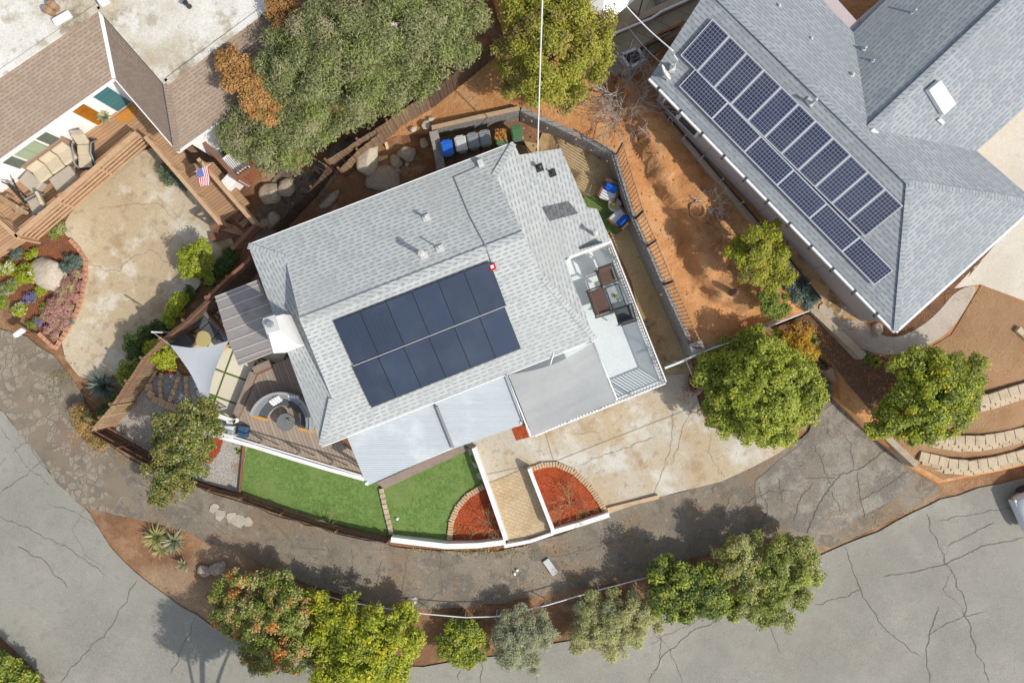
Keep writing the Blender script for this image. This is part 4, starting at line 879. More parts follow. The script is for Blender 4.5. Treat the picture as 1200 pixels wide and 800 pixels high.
solar(F1, ((816.5,82.5),(1045.5,314.5),(1025,334.5),(795,99.5)), 6, lambda i: f'white framed blue solar panel, {ORD[i]} from the satellite dish end in the lower row', GR, M['pv_right'], M['alu'])
mb = MB()
for a, b in (((826,35),(1045,250)),((806,55),(1024,268)),((811,85),(1040,320)),((800,95),(1030,330))): mb.beam(F1.hit(*a)+F1.n*.05, F1.hit(*b)+F1.n*.05, .04, .07)
mb.build('mounting_rail', M['alu'], rr, origin=rho)
# ------------------------------------------------------------------ the left house: flat white roof with brown shingled skirts
lh = thing('left_house', 'white house with flat stained roof and brown shingle skirts', 'house', P(100,60,0)); lho = lh.location.copy()
tz, lz = 4.25, 3.2
T = [P(-80,142,tz), P(117,8,tz), P(195,97,tz), P(330,-3,tz), P(420,-70,tz)]
Lw = [P(-80,244,lz), P(134,92,lz), P(208,178,lz), P(300,113,lz), P(470,-8,lz)]
mb = MB(); mb.poly([T[0], T[1], T[2], T[4], P(420,-300,tz), P(-80,-300,tz)])
if mb.v and (mb.v[1]-mb.v[0]).cross(mb.v[2]-mb.v[0]).z > 0: pass
fr = mb.build('flat_roof', M['white_roof'], lh, origin=lho)
mb = MB()
for a, b in ((0,1),(1,2),(2,4)):
    mb.poly([Lw[a], Lw[b], T[b], T[a]] if True else [])
lr = mb.build('skirt_roof', M['shingle_brown'], lh, origin=lho, solid=.1, rim=M['trim_white'])
mb = MB(); mb.beam(T[1]+V((0,0,.02)), Lw[1]+V((0,0,.02)), .16, .03); mb.build('valley_flashing', M['white'], lr, origin=lho)
mb = MB(); mb.beam(T[2]+V((0,0,.02)), Lw[2]+V((0,0,.02)), .24, .02); mb.build('hip_cap', M['shingle_brown'], lr, origin=lho)
mb = MB()
for a, b in ((0,1),(1,2),(2,4)):
    mb.beam(Lw[a]-V((0,0,.06)), Lw[b]-V((0,0,.06)), .06, .14)
mb.build('eave_trim', M['white'], lr, origin=lho)
mb = MB()
for a, b in ((0,1),(1,2),(2,4)): mb.beam(T[a]+V((0,0,.03)), T[b]+V((0,0,.03)), .22, .08)
mb.build('roof_edge', M['white_roof'], fr, origin=lho)
for q in ((62,16),(67,10)):
    mb = MB(); p = P(*q, tz); mb.lathe(p, [(.13,0),(.13,.3),(.17,.32),(.1,.45)], 12); mb.build('roof_vent', M['rust'], fr, origin=lho)
mb = MB(); p = P(222,8,tz); mb.lathe(p, [(.1,0),(.06,.2),(.1,.35)], 10); mb.build('roof_vent', M['black'], fr, origin=lho)
mb = MB(); mb.rbox(P(75,23,tz)+V((0,0,.1)), (.7,.25,.2), .04, R(30)); mb.build('roof_box', M['white'], fr, origin=lho); mb = MB(); mb.rbox(P(123,2,tz)+V((0,0,.15)), (.35,.35,.3), .04, R(30)); mb.build('roof_box', M['white'], fr, origin=lho)
fd = V((.816,.578,0)); f2 = V((.653,-.757,0))
ca = V((-15.37,10.74,0)); cb = V((-12.9,7.94,0))
foot = [ca-fd*12, ca, cb, cb+fd*16, cb+fd*16+V((0,10,0)), ca-fd*12+V((0,18,0))]
mb = MB(); mb.prism(foot, 0, 3.12); mb.build('wall', M['white_wall'], lh, origin=lho)
a, b = ca-fd*12, ca
def wl(px, py, z): return (P(px, py, z)-a).dot(fd)/12
def opening(px0, px1, z0, z1, m, name, trim=.06, pane='pane'):
    t0 = wl(*px0, z0); t1 = wl(*px1, z0); f = onwall(a, b, t0-trim/12, t1+trim/12, z0-trim, z1+trim, M['white'], name, lh, lho, .05)
    onwall(a, b, t0, t1, z0, z1, M[m], pane, f, lho, .07)
opening((22,196),(32,188),1.35,2.35,'dark_sage','window'); opening((34,186),(57,170),1.35,2.35,'sage_window','window'); opening((59,168),(70,160),1.35,2.35,'dark_sage','window')
opening((113,144),(125,135),.65,2.6,'amber_door','door',.05,'door_leaf'); opening((136,128),(152,117),.65,2.7,'teal_door','door',.05,'door_leaf')
a2, b2 = cb, cb+fd*16
f = onwall(a2, b2, .15, .30, 1.2, 2.8, M['white'], 'window', lh, lho, .05); onwall(a2, b2, .156, .294, 1.27, 2.72, M['teal_door'], 'pane', f, lho, .07)
# its deck
LZ = .6
ld = thing('house_deck', 'brown timber deck with slatted rails in front of the left white house', 'deck', P(150,190,0)); ldo = ld.location.copy()
mb = MB(); mb.prism([P(*q, LZ) for q in ((-60,262),(102,152),(160,105),(190,130),(222,192),(250,190),(292,238),(262,258),(168,160),(24,283),(-40,262+60))], .3, LZ)
f_ = mb.build('deck_floor', M['court_deck'], ld); f_.location = -ldo
def slat_rail(a_, b_, zt, n, dz, m, par, o_, cw=.16, posts=4):
    mb = MB(); mb.beam(P(*a_, zt), P(*b_, zt), cw, .045); mb.build('rail_cap', m, par, origin=o_)
    mb = MB(); A_ = P(*a_, zt); B_ = P(*b_, zt)
    for i in range(n):
        z = zt-.16-i*dz; mb.beam(V((A_.x,A_.y,z)), V((B_.x,B_.y,z)), .045, .10)
    mb.build('rail_slats', m, par, origin=o_)
    for i in range(posts):
        p = A_.lerp(B_, (i+.03)/(posts-.94)); mb = MB(); mb.box((p.x, p.y, (zt-.06+.2)/2), (.08,.08,zt-.06-.2), R(35)); mb.build('rail_post', m, par, origin=o_)
slat_rail((18,277), (160,155), 1.55, 5, .27, M['wood_rail'], ld, ldo)
slat_rail((22,280), (-30,232), 1.55, 5, .27, M['wood_rail'], ld, ldo, posts=3)
slat_rail((170,160), (258,262), 1.5, 4, .27, M['wood_rail'], ld, ldo)
slat_rail((232,186), (298,262), 1.5, 4, .27, M['wood_rail'], ld, ldo)
st = thing('deck_stairs', 'brown timber stairs turning down from the deck to the court', 'stairs', P(272,265,0)); sto = st.location.copy()
for i, (q, rz) in enumerate((((268,244),-40),((274,251),-40),((277,259),-40),((272,268),-15),((264,275),10))):
    p = P(*q, .45-.2*i); mb = MB(); mb.box((p.x, p.y, (.45-.2*i-.95)/2), (1.35,.36,.45-.2*i+.95), R(rz)+R(0)); mb.build('tread', M['court_deck' if i % 2 else 'wood_dark'], st, origin=sto)
slat_rail((300,262), (272,292), 1.1, 3, .27, M['wood_dark'], st, sto, posts=2); slat_rail((258,262), (246,268), 1.1, 3, .27, M['wood_dark'], st, sto, posts=2)
mb = MB(); mb.beam(P(238,166,1.65), P(276,208,1.65), .16, .05)
hw = thing('half_wall', 'white half wall with brown cap beside the red deck', 'wall', P(258,190,0))
mb.build('wall_cap', M['wood_dark'], hw, origin=hw.location)
A_, B_ = flat(P(238,166,1.6)), flat(P(276,208,1.6)); nn = V((B_-A_).normalized()); pr = V((-nn.y, nn.x, 0))
mb = MB(); mb.beam(A_+V((0,0,.8)), B_+V((0,0,.8)), .12, 1.6); mb.build('wall_panel', M['pale_grey'], hw, origin=hw.location)  # grey tone paints in the shade on the white wall's inner side
mb = MB(); p = P(268,213,.9); mb.rbox((p.x, p.y, .5), (.45,.7,1.0), .02, R(-42)); solo(mb, 'cabinet', M['white'], 'small white box standing at the foot of the half wall', 'cabinet')
rd = thing('red_deck', 'small red timber deck with slatted guard beside the pepper tree', 'deck', P(283,205,0)); rdo = rd.location.copy()
mb = MB(); mb.prism([P(*q, .6) for q in ((262,168),(278,208),(306,196),(302,178),(285,160))], .3, .6); o = mb.build('deck_floor', M['red_wood'], rd); o.location = -rdo
mb = MB(); mb.beam(P(276,211,1.6), P(303,192,1.6), .14, .05); mb.build('rail_cap', M['wood_dark'], rd, origin=rdo)
A_, B_ = P(276,211,1.6), P(303,192,1.6); mb = MB()
for i in range(10): p = A_.lerp(B_, i/9); mb.beam(V((p.x,p.y,1.56)), V((p.x,p.y,.3)), .055, .03)
mb.build('rail_slats', M['red_wood'], rd, origin=rdo)
# ------------------------------------------------------------------ corner of the house at the top
tc_ = thing('garden_parasol', 'large white square parasol at the top by the yellow tree', 'parasol', P(695,0,1.7)); tco = tc_.location.copy()
mb = MB(); ap = P(712,-25,4.6); qs = [P(*q, 3.8) for q in ((655,-12),(703,34),(768,-20),(715,-80))]
for i in range(4): mb.poly([qs[i], qs[(i+1)%4], ap])
mb.build('parasol_cloth', M['white_wall'], tc_, origin=tco, solid=.02)
mb = MB(); mb.tube([V((ap.x, ap.y, 1.7)), ap], .04, 8); mb.build('pole', M['alu'], tc_, origin=tco)
gw = thing('terrace_wall', 'tan rendered terrace wall with white pipe rail along the top edge', 'wall', P(760,40,1.5)); gwo = gw.location.copy()
mb = MB(); mb.beam(P(706,47,1.9), P(850,-18,1.9), .25, 1.4); mb.build('wall_body', M['tan_wall'], gw, origin=gwo)
mb = MB(); mb.tube([P(708,44,2.9), P(745,29,2.9), P(763,22,2.9), P(775,14,2.9), P(840,-15,2.9)], .05, 8); mb.build('pipe_rail', M['white'], gw, origin=gwo)
mb = MB(); mb.beam(P(775,52,2.2), P(860,5,2.2), .2, 1.2); mb.build('wall_body', M['tan_wall'], gw, origin=gwo)
mb = MB(); mb.beam(P(688,25,2.2), P(728,8,2.2), .2, 1.0); mb.build('brick_infill', M['red_brick'], gw, origin=gwo)
for q, m in (((765,48),'brown_door'),((782,36),'amber_door')):
    p = P(*q, 2.6); mb = MB(); mb.box((p.x, p.y, 2.4), (1.0,.08,1.9), R(25), 0, R(12))
    solo(mb, 'wooden_door' if m == 'brown_door' else 'gate', M['fence_wood' if m == 'brown_door' else 'brown_door'], 'weathered brown board gate leaning beside the white planter' if m == 'brown_door' else 'orange brown timber gate in the tan wall', 'gate')
pl = thing('planter_box', 'white slatted planter box with black soil by the neighbour roof', 'planter', P(743,70,1.8)); plo = pl.location.copy()
q = [P(*q, 2.6) for q in ((728,64),(747,56),(756,69),(738,79))]; cq = sum(q, V((0,0,0)))/4; mb = MB()
for i in range(4):
    mb.beam(q[i]-V((0,0,.05)), q[(i+1)%4]-V((0,0,.05)), .1, .1); mb.beam(q[i]-V((0,0,.35)), q[(i+1)%4]-V((0,0,.35)), .06, .12); mb.beam(q[i]-V((0,0,.6)), q[(i+1)%4]-V((0,0,.6)), .06, .12)
mb.build('planter_rim', M['white'], pl, origin=plo)
for i in range(4): mb = MB(); mb.beam(V((q[i].x,q[i].y,1.7)), q[i], .08, .08); mb.build('leg', M['white'], pl, origin=plo)
mb = MB(); mb.prism([cq+(p-cq)*.86 for p in q], 1.95, 2.5); mb.build('soil', M['black'], pl, origin=plo)
for i, (a_, b_) in enumerate((((717,50),(734,88)),((722,53),(738,86)))):
    mb = MB(); mb.beam(P(*a_, 2.2), P(*b_, 1.75), .09, .09); solo(mb, 'timber_plank', M['lumber'], ('pale timber plank leaning nearest the tree', 'pale timber plank leaning nearest the white planter')[i], 'plank')
mb = MB(); mb.rbox(P(790,-8,2.2), (1.6,1.0,.7), .25, R(20)); solo(mb, 'tub', M['bin_grey'], 'grey round cornered tub cut by the top edge', 'tub')
mb = MB(); mb.tube([P(735,8,3.0), P(748,18,3.0), P(755,-8,3.0)], .03, 6); mb.tube([P(748,18,3.0), P(748,18,1.7)], .03, 6); solo(mb, 'metal_frame', M['black'], 'black bent metal frame standing on the tiled terrace', 'frame')
hr = [P(*q, 1.35) for q in ((262,508),(300,519.5),(345,533),(385,545),(424,557))]
mb = MB()
for a, b in zip(hr, hr[1:]): mb.beam(a, b, .05, .06)
mb.build('handrail', M['white'], wd, origin=wo_); mb = MB()
for p in hr: mb = MB(); mb.box((p.x,p.y,.92), (.05,.05,.8)); mb.build('rail_post', M['deck_fascia'], wd, origin=wo_)
for a, b in zip(hr, hr[1:]): mb = MB(); mb.beam(a-V((0,0,.05)), a.lerp(b,.45)-V((0,0,.85)), .04, .04); mb.build('rail_brace', M['deck_fascia'], wd, origin=wo_)

# ------------------------------------------------------------------ walls, kerbs, fences
def wallthing(name, label, cat, pts, z0, z1, th, m, cap=None, capm=None, capth=.04, over=.03):
    """pts are picture points of the wall's top line, each with its own top height if given"""
    W = [P(p[0], p[1], p[2] if len(p) > 2 else z1) for p in pts]; o_ = V((W[0].x, W[0].y, z0)); root = thing(name, label, cat, o_)
    def run(mb, lo, hi, th):
        L, Rr = [], []
        for i, p in enumerate(W):
            d1 = (W[i]-W[i-1]) if i else (W[1]-W[0]); d2 = (W[i+1]-W[i]) if i < len(W)-1 else d1
            d1 = V((d1.x,d1.y,0)).normalized(); d2 = V((d2.x,d2.y,0)).normalized(); d = (d1+d2).normalized(); k = th/2/max(.4, d.dot(d1)); n_ = V((-d.y,d.x,0))*k
            L.append(p+n_); Rr.append(p-n_)
        n = len(W); vs = []
        for a, b in zip(L, Rr):
            za, zb = lo(a), hi(a); vs += [V((a.x,a.y,za)), V((a.x,a.y,zb)), V((b.x,b.y,zb)), V((b.x,b.y,za))]
        fs = [(3,2,1,0), (4*n-4,4*n-3,4*n-2,4*n-1)]
        for i in range(n-1):
            q = 4*i
            for k in range(4): fs.append((q+k, q+(k+1)%4, q+4+(k+1)%4, q+4+k))
        mb.add(vs, fs)
    mb = MB(); run(mb, lambda p: z0, lambda p: p.z, th); mb.build('wall_body', M[m], root, origin=o_)
    if cap: mb = MB(); run(mb, lambda p: p.z+.003, lambda p: p.z+capth, th+over*2); mb.build('wall_cap', M[capm], root, origin=o_)
    return root
wallthing('block_wall', 'dusty concrete block wall with tan cap behind the wheelie bins', 'wall', [(506,150,1.85),(560,137.5,2.15),(609,127,2.3)], .3, 2.2, .17, 'block', 1, 'block_cap', over=.0)
wallthing('block_wall', 'short block wall with grey brick cap beside the blue bin', 'wall', [(508,154,1.8),(513,175,1.7),(517,200,1.6)], .2, 1.7, .3, 'block', 1, 'stone_cap')
wallthing('block_wall', 'grey block wall running from the bins to the fence corner', 'wall', [(611,128,2.3),(660,150,2.3),(718,178,2.25)], .3, 2.3, .2, 'block')
wallthing('block_wall', 'long grey retaining wall under the rusty iron fence', 'wall', [(719,179,2.25),(744,258,2.1),(778,332,1.85),(814,412,1.6)], -.05, 1.6, .22, 'block')
wallthing('retaining_wall', 'low tan retaining wall above the big round tree', 'wall', [(816,412),(862,394),(905,378),(946,361)], -.1, 1.45, .2, 'tan_wall')
wallthing('retaining_wall', 'thick grey concrete retaining wall beside the curved walkway', 'wall', [(950,359),(982,389),(1013,418)], .2, 1.85, .3, 'pale_grey' if 0 else 'kerb')
wallthing('retaining_wall', 'long low concrete kerb wall along the cracked asphalt', 'wall', [(972,432),(1005,470),(1040,512),(1075,545)], -.4, .75, .26, 'kerb')
# iron fence panels on the retaining wall
fp = [(722,180,2.3),(745,256,2.15),(759,288,2.05),(778,333,1.9),(812,408,1.65)]
names_f = ['rusty iron fence panel nearest the block wall corner','rusty iron fence panel above the white chairs with blue cushions','rusty iron fence panel facing the raised deck chairs','rusty iron fence panel at the end by the big round tree']
for i in range(4):
    a, b = P(*fp[i]), P(*fp[i+1]); a = a.lerp(b, .012); b = b.lerp(a, .012); d = (b-a).normalized()
    r = thing('iron_fence', names_f[i], 'fence', a, 0, 'rusty iron fence panels on the retaining wall'); o_ = a
    mb = MB(); h = 1.6
    mb.beam(a+V((0,0,h)), b+V((0,0,h)), .04, .04); mb.build('top_rail', M['rust'], r, origin=o_)
    mb = MB(); mb.beam(a+V((0,0,.12)), b+V((0,0,.12)), .04, .04); mb.build('bottom_rail', M['rust'], r, origin=o_)
    mb = MB(); L = (b-a).length; t = .12
    while t < L: p = a+d*t; mb.beam(p+V((0,0,.05)), p+V((0,0,h+.06)), .026, .026, up=d); t += .16
    mb.build('pickets', M['rust'], r, origin=o_)
    for p in (a, b): mb = MB(); mb.box(p+V((0,0,.8)), (.055,.055,1.66), math.atan2(d.y,d.x)); mb.build('post', M['black'], r, origin=o_)
mb = MB(); p = P(815,408,1.6); mb.box((p.x, p.y, .95), (.45,.45,1.9), R(20)); mb.box((p.x,p.y,1.93), (.55,.55,.06), R(20)); solo(mb, 'wall_pier', M['stone_cap'], 'square grey block pier at the end of the iron fence', 'pier')
# white pipe-topped wire fence
wf = thing('wire_fence', 'white pipe rail fence from the deck corner to the walkway', 'fence', P(783,430,0)); wfo = wf.location.copy()
tp = [P(*q, 1.95) for q in ((779,431),(797,424),(815,416),(840,406),(868,398),(905,381),(948,364))]
mb = MB(); mb.tube(tp[:3], .05, 8); mb.tube(tp[2:], .026, 8); mb.build('pipe_rail', M['trim_white'], wf, origin=wfo)
for p in tp[1:]: mb = MB(); mb.tube([V((p.x,p.y,0)), p], .025, 6); mb.build('post', M['alu'], wf, origin=wfo)
wlb = thing('white_pole', 'thin white pole leaning over the red plant', 'pole', P(811,439,0))
mb = MB(); mb.tube([P(804,422,1.6), P(812,442,.2)], .022, 6); mb.build('pole_shaft', M['white'], wlb, origin=wlb.location)
# front white walls and kerbs
wallthing('walkway_wall', 'white low wall on the turf side of the paver path', 'wall', [(555,525),(574,578),(593,633)], 0, .75, .17, 'white')
wallthing('walkway_wall', 'white low wall between the paver path and arched mulch bed', 'wall', [(620,549),(634,585),(648,621)], 0, .65, .15, 'white')
wallthing('front_kerb', 'white painted kerb along the turf and quarter circle bed', 'kerb', [(458,632),(490,636),(524,640),(560,639),(592,635)], -.25, .45, .22, 'white')
wallthing('front_kerb', 'stepped white kerb closing the end of the paver path', 'kerb', [(591,640),(622,634),(648,625)], -.2, .2, .14, 'white')
wallthing('front_kerb', 'white kerb below the arched mulch bed', 'kerb', [(646,624),(680,614),(714,603)], -.25, .35, .2, 'white')
wallthing('drive_kerb', 'sandy kerb along the concrete drive edge', 'kerb', [(712,597),(740,590),(772,582)], -.2, .12, .16, 'brick')
def bricks(name, label, pts, w, l, h, m, g=G, gap=.02, cat='brick edging', off=.06):
    """a row of separate bricks laid along a line: one object"""
    W = [PG(a, b, g) for a, b in jagged(pts, 5, 0, closed=False)]
    mb = MB(); acc = 0; i = 0; pos = []
    seg = [(b-a).length for a, b in zip(W, W[1:])]; T = sum(seg); s_ = l/2
    def at(s):
        for k, L in enumerate(seg):
            if s <= L: return W[k].lerp(W[k+1], s/max(L,1e-6)), (W[k+1]-W[k])
            s -= L
        return W[-1], W[-1]-W[-2]
    while s_ < T:
        p, d = at(s_); z = g(p.x, p.y)+off
        mb.rbox((p.x, p.y, z+h/2+random.uniform(-.008,.008)), (l-gap, w*random.uniform(.93,1.05), h), .012, math.atan2(d.y,d.x)+random.gauss(0,.04), seg=1); s_ += l
    return solo(mb, name, M[m], label, cat)
bricks('brick_edging', 'sandy brick arc around the quarter circle mulch bed', [(527,632),(529,610),(536,594),(548,580),(568,568)], .24, .12, .1, 'brick')
bricks('brick_edging', 'sandy brick arch around the mulch bed by the concrete drive', [(622,549),(636,544),(652,543),(672,552),(690,569),(703,588),(709,598)], .24, .12, .1, 'brick')
bricks('stone_edging', 'pale square stones dividing the two turf lawns', [(447,571),(451,590),(456,610),(460,628)], .2, .23, .12, 'cream_block')
bricks('brick_edging', 'sandy brick curve around the blue gravel pocket', [(183,432),(176,445),(176,458),(184,468),(198,474),(210,478)], .3, .34, .12, 'brick')
bricks('brick_edging', 'inner brick line left of the two across the blue gravel', [(191,436),(189,452),(191,470)], .16, .3, .12, 'brick')
bricks('brick_edging', 'curved brick line in the middle of the blue gravel', [(212,440),(206,455),(200,470)], .16, .3, .12, 'brick')
bricks('brick_edging', 'straight brick line at the slab side of the blue gravel', [(219,440),(220,455),(221,468)], .16, .3, .12, 'brick')
bricks('brick_edging', 'salmon brick border around the flower bed and boulder', [(84,281),(94,292),(102,306),(102,326),(98,346),(92,366),(80,388),(67,408),(56,398),(48,390)], .17, .23, .14, 'red_brick')
mb = MB()
for q in ((177,437),(184,432),(194,440)): mb.rock(PG(*q)+V((0,0,.08)), (.5,.4,.2), random.uniform(0,3), q[0], .2, 0, 2)
# scalloped block walls on the right
def blockwall(label, pts, courses, zt, step):
    mb = MB(); L0 = .42
    for c in range(courses):
        z = zt-.17*c
        q = [(x+step[0]*c, y+step[1]*c) for x, y in pts]
        W = [P(a, b, z) for a, b in jagged(q, 5, 0, closed=False)]; seg = [(b-a).length for a, b in zip(W, W[1:])]; T = sum(seg); s_ = L0/2+(c%2)*L0/2
        while s_ < T:
            s = s_; k = 0
            while k < len(seg)-1 and s > seg[k]: s -= seg[k]; k += 1
            p = W[k].lerp(W[k+1], s/seg[k]); d = W[k+1]-W[k]
            mb.rbox((p.x, p.y, z-.085), (L0-.012, .42, .168), .018, math.atan2(d.y,d.x)+random.gauss(0,.025), seg=1); s_ += L0
    return solo(mb, 'block_terrace_wall', M['cream_block'], label, 'wall')
blockwall('cream block terrace wall, upper of two beside the round tree', [(1148,470),(1165,466),(1180,461),(1200,455),(1260,436)], 3, 1.75, (0,3.4))
blockwall('long cream block terrace wall curving below the round tree', [(1085,508),(1100,512),(1125,516),(1150,516),(1175,512),(1205,505),(1260,490)], 3, 1.05, (-1.5,3.4))
blockwall('lowest cream block terrace wall along the street bank', [(1078,534),(1095,538),(1115,543),(1140,545),(1165,541),(1205,531),(1270,513)], 3, .55, (-2.5,3))
mb = MB()
for i in range(3): p = PG(1193+i*7, 388+i*6, Gu); mb.rbox(p+V((0,0,.1)), (.34,.26,.2), .03, R(-40), seg=1)
solo(mb, 'edging_blocks', M['cream_block'], 'short row of cream blocks in the bare right yard', 'edging')
# wooden fences
def fence(label, pts, h, m, z=0, cap=None, inner=1, posts=1, name='wooden_fence', zf=None):
    """pts are picture points of the fence's top line"""
    W = [P(a, b, z+h) for a, b in pts]
    for _ in range(3 if zf else 0): W = [P(a, b, zf(p.x, p.y)+h) for (a, b), p in zip(pts, W)]
    o_ = V((W[0].x, W[0].y, z)); r = thing(name, label, 'fence', o_)
    mb = MB(); bw = .145
    for a, b in zip(W, W[1:]):
        d = b-a; d.z = 0; L = d.length; d.normalize(); nn = V((-d.y, d.x, 0)); n = max(1, int(L/bw)); w_ = L/n
        for i in range(n):
            p = a+d*(w_*(i+.5)); hh = h+random.uniform(-.03,.02); zz = z if zf is None else zf(p.x,p.y)
            mb.box((p.x+nn.x*random.uniform(-.008,.008), p.y+nn.y*random.uniform(-.008,.008), zz+hh/2), (w_*.93, .022, hh), math.atan2(d.y,d.x)+random.gauss(0,.02))
    mb.build('fence_boards', M[m], r, origin=o_)
    mb = MB()
    for a, b in zip(W, W[1:]):
        d = (b-a); d.z = 0; d.normalize(); nn = V((-d.y, d.x, 0))*inner
        pass
    mb = None
    for zz in (.35, h-.3):
        mb = MB()
        for a, b in zip(W, W[1:]):
            d = (b-a); d.z = 0; d.normalize(); nn = V((-d.y, d.x, 0))*inner
            za = z if zf is None else zf(a.x,a.y); zb = z if zf is None else zf(b.x,b.y)
            mb.beam(V((a.x,a.y,za+zz))+nn*.04, V((b.x,b.y,zb+zz))+nn*.04, .05, .09)
        mb.build('fence_rail', M['wood_dark' if m != 'fence_light' else 'fence_light'], r, origin=o_)
    if cap:
        mb = MB()
        for a, b in zip(W, W[1:]):
            za = z if zf is None else zf(a.x,a.y); zb = z if zf is None else zf(b.x,b.y)
            mb.beam(V((a.x,a.y,za+h+.03)), V((b.x,b.y,zb+h+.03)), .12, .035)
        mb.build('fence_cap', M[cap], r, origin=o_)
    if posts:
        for p in W:
            zz = z if zf is None else zf(p.x,p.y)
            mb = MB(); mb.box((p.x-.06, p.y+.04, zz+h/2+.03), (.09,.09,h+.06), R(30)); mb.build('fence_post', M['wood_dark'], r, origin=o_)
    return r
fence('black board fence from the roof corner to the pergola', [(294,303),(268,325),(243,349)], 2.6, 'fence_dark', cap='wood_dark', z=-.75)  # near-black boards hold the shadow on this fence in their colour
fence('dark weathered board fence beside the grey outdoor sofa', [(243,350),(216,376),(190,397)], 2.5, 'fence_dark', z=-.75)
fence('brown weathered board fence beside the curved gravel bed', [(189,398),(167,420),(149,447),(131,474)], 2.4, 'fence_wood', z=-.7)
fence('pale board fence panel at the corner near the agave', [(131,475),(118,490),(106,505)], 2.1, 'fence_light', z=-.4)
fence('dark board fence along the lane below the gravel bed', [(106,507),(140,526),(174,545),(205,560)], 1.3, 'fence_dark')  # dark board colour includes the shade of the inner face, turned from the sun
fence('low brown board fence along the lane from tree to turf', [(206,562),(245,576),(280,584)], .75, 'fence_wood', z=-.1)
fence('grey brown board fence below the pepper trees', [(383,188),(420,164),(455,142),(462,135),(500,112)], 1.7, 'fence_wood', zf=lambda x,y: Gu(x,y)-.08)
fence('dark board fence between the pepper trees and bare orange slope', [(501,111),(525,92),(550,72),(580,46),(606,24)], 1.7, 'fence_dark', zf=lambda x,y: Gu(x,y)-.08)
fence('short brown board fence behind the boulders near the roof', [(318,268),(345,240),(366,220),(384,196)], 1.3, 'fence_dark')
fence('weathered offset fence panel beside the largest boulder', [(398,198),(420,176),(445,156)], 1.3, 'fence_wood', zf=lambda x,y: Gu(x,y)-.08)
wallthing('edging_board', 'long brown edging board at the foot of the left turf', 'edging', [(283,580),(340,600),(400,620),(456,632)], -.15, .2, .1, 'fence_wood')
fence('low dark board fence along the lane below the left turf', [(282,586),(330,604),(395,624),(456,637)], 1.0, 'fence_dark', z=-.25)
mb = MB(); mb.beam(P(286,520,.12), P(281,578,.12), .07, .14); solo(mb, 'edging_board', M['wood_dark'], 'thin dark board between the pale gravel and turf', 'edging')
# bank handrail along the lane
hl = thing('pipe_handrail', 'thin white pipe handrail on short posts above the street bank', 'handrail', P(500,718,-.3)); hlo = hl.location.copy()
W = [P(*q, .45) for q in ((366,693),(400,703),(440,711),(500,719),(545,723),(582,722),(640,709),(702,691),(763,675))]
mb = MB(); mb.tube(W, .026, 8); mb.build('pipe_rail', M['trim_white'], hl, origin=hlo, smooth=True)
for p in W: mb = MB(); mb.tube([V((p.x,p.y,-.6)), p], .022, 6); mb.build('post', M['alu'], hl, origin=hlo)
# right house side fence (dark gap rail)
sf = thing('side_fence', 'dark low rail fence on a timber kerb beside the pale pink wall', 'fence', P(850,220,1.8)); sfo = sf.location.copy()
W = [P(*q, 2.6) for q in ((775,128),(812,170),(858,224),(905,278),(962,350))]
mb = MB()
for a, b in zip(W, W[1:]): mb.beam(a, b, .06, .06); mb.beam(a-V((0,0,.4)), b-V((0,0,.4)), .05, .05)
mb.build('fence_rail', M['black'], sf, origin=sfo)
mb = MB()
for a, b in zip(W, W[1:]): mb.beam(a-V((0,0,.62)), b-V((0,0,.62)), .2, .5)
mb.build('timber_kerb', M['tan_wall'], sf, origin=sfo)
for a, b in zip(W, W[1:]):
    for t in (.25, .75): p = a.lerp(b, t); mb = MB(); mb.tube([V((p.x,p.y,1.7)), V((p.x,p.y,2.75))], .03, 6); mb.build('post', M['pale_grey'], sf, origin=sfo)
# ------------------------------------------------------------------ wheelie bins
def make_bin(name, m, label, px, py, rz, lid=1):
    b = thing(name, label, 'wheelie bin', flat(P(px, py, 2.1))+V((0,0,1.04)), rz, 'wheelie bins by the block wall'); b.scale = (.76,.8,.97)
    mb = MB(); lo = [(-.2,-.24),(.2,-.24),(.2,.2),(-.2,.2)]; hi = [(-.28,-.33),(.28,-.33),(.28,.33),(-.28,.33)]
    vs = [V((x,y,.06)) for x,y in lo]+[V((x,y,.98)) for x,y in hi]
    mb.add(vs, [(3,2,1,0),(4,5,6,7)]+[(i,(i+1)%4,4+(i+1)%4,4+i) for i in range(4)]); mb.build('bin_body', m, b, bevel=.03)
    mb = MB(); mb.rbox((0,-.01,1.02), (.62,.72,.07), .03); mb.rbox((0,.02,1.065), (.5,.5,.04), .02); mb.beam(V((-.2,-.4,1.0)), V((.2,-.4,1.0)), .05, .05)
    l = mb.build('lid', m, b, smooth=False)
    mb = MB(); mb.tube([V((-.22,.38,.97)), V((.22,.38,.97))], .02, 8); mb.build('handle', M['bin_grey'], b)
    for s_ in (-1, 1): mb = MB(); mb.tube([V((s_*.24,.24,.12)), V((s_*.3,.24,.12))], .12, 14); mb.build('wheel', M['black'], b)
    return b
BR = ang(.12, .99) + PI + PI
for a in (('blue', 'bright blue wheelie bin next to the grey brick cap', 524, 173), ('pale_grey', 'pale grey wheelie bin between the blue and darker grey bins', 540, 168), ('bin_grey', 'dark grey wheelie bin next to the pale grey bin', 554.5, 164.5),
          ('bin_grey', 'dark grey wheelie bin next to the leaf filled green bin', 568.5, 161.5), ('green', 'green wheelie bin heaped with dry orange leaves and paper', 587, 160), ('green', 'green wheelie bin with clean closed lid', 606, 155.5)):
    make_bin('wheelie_bin', M[a[0]], a[1], a[2], a[3], ang(.2,.98))
mb = MB(); p = P(587,158.5,2.15)
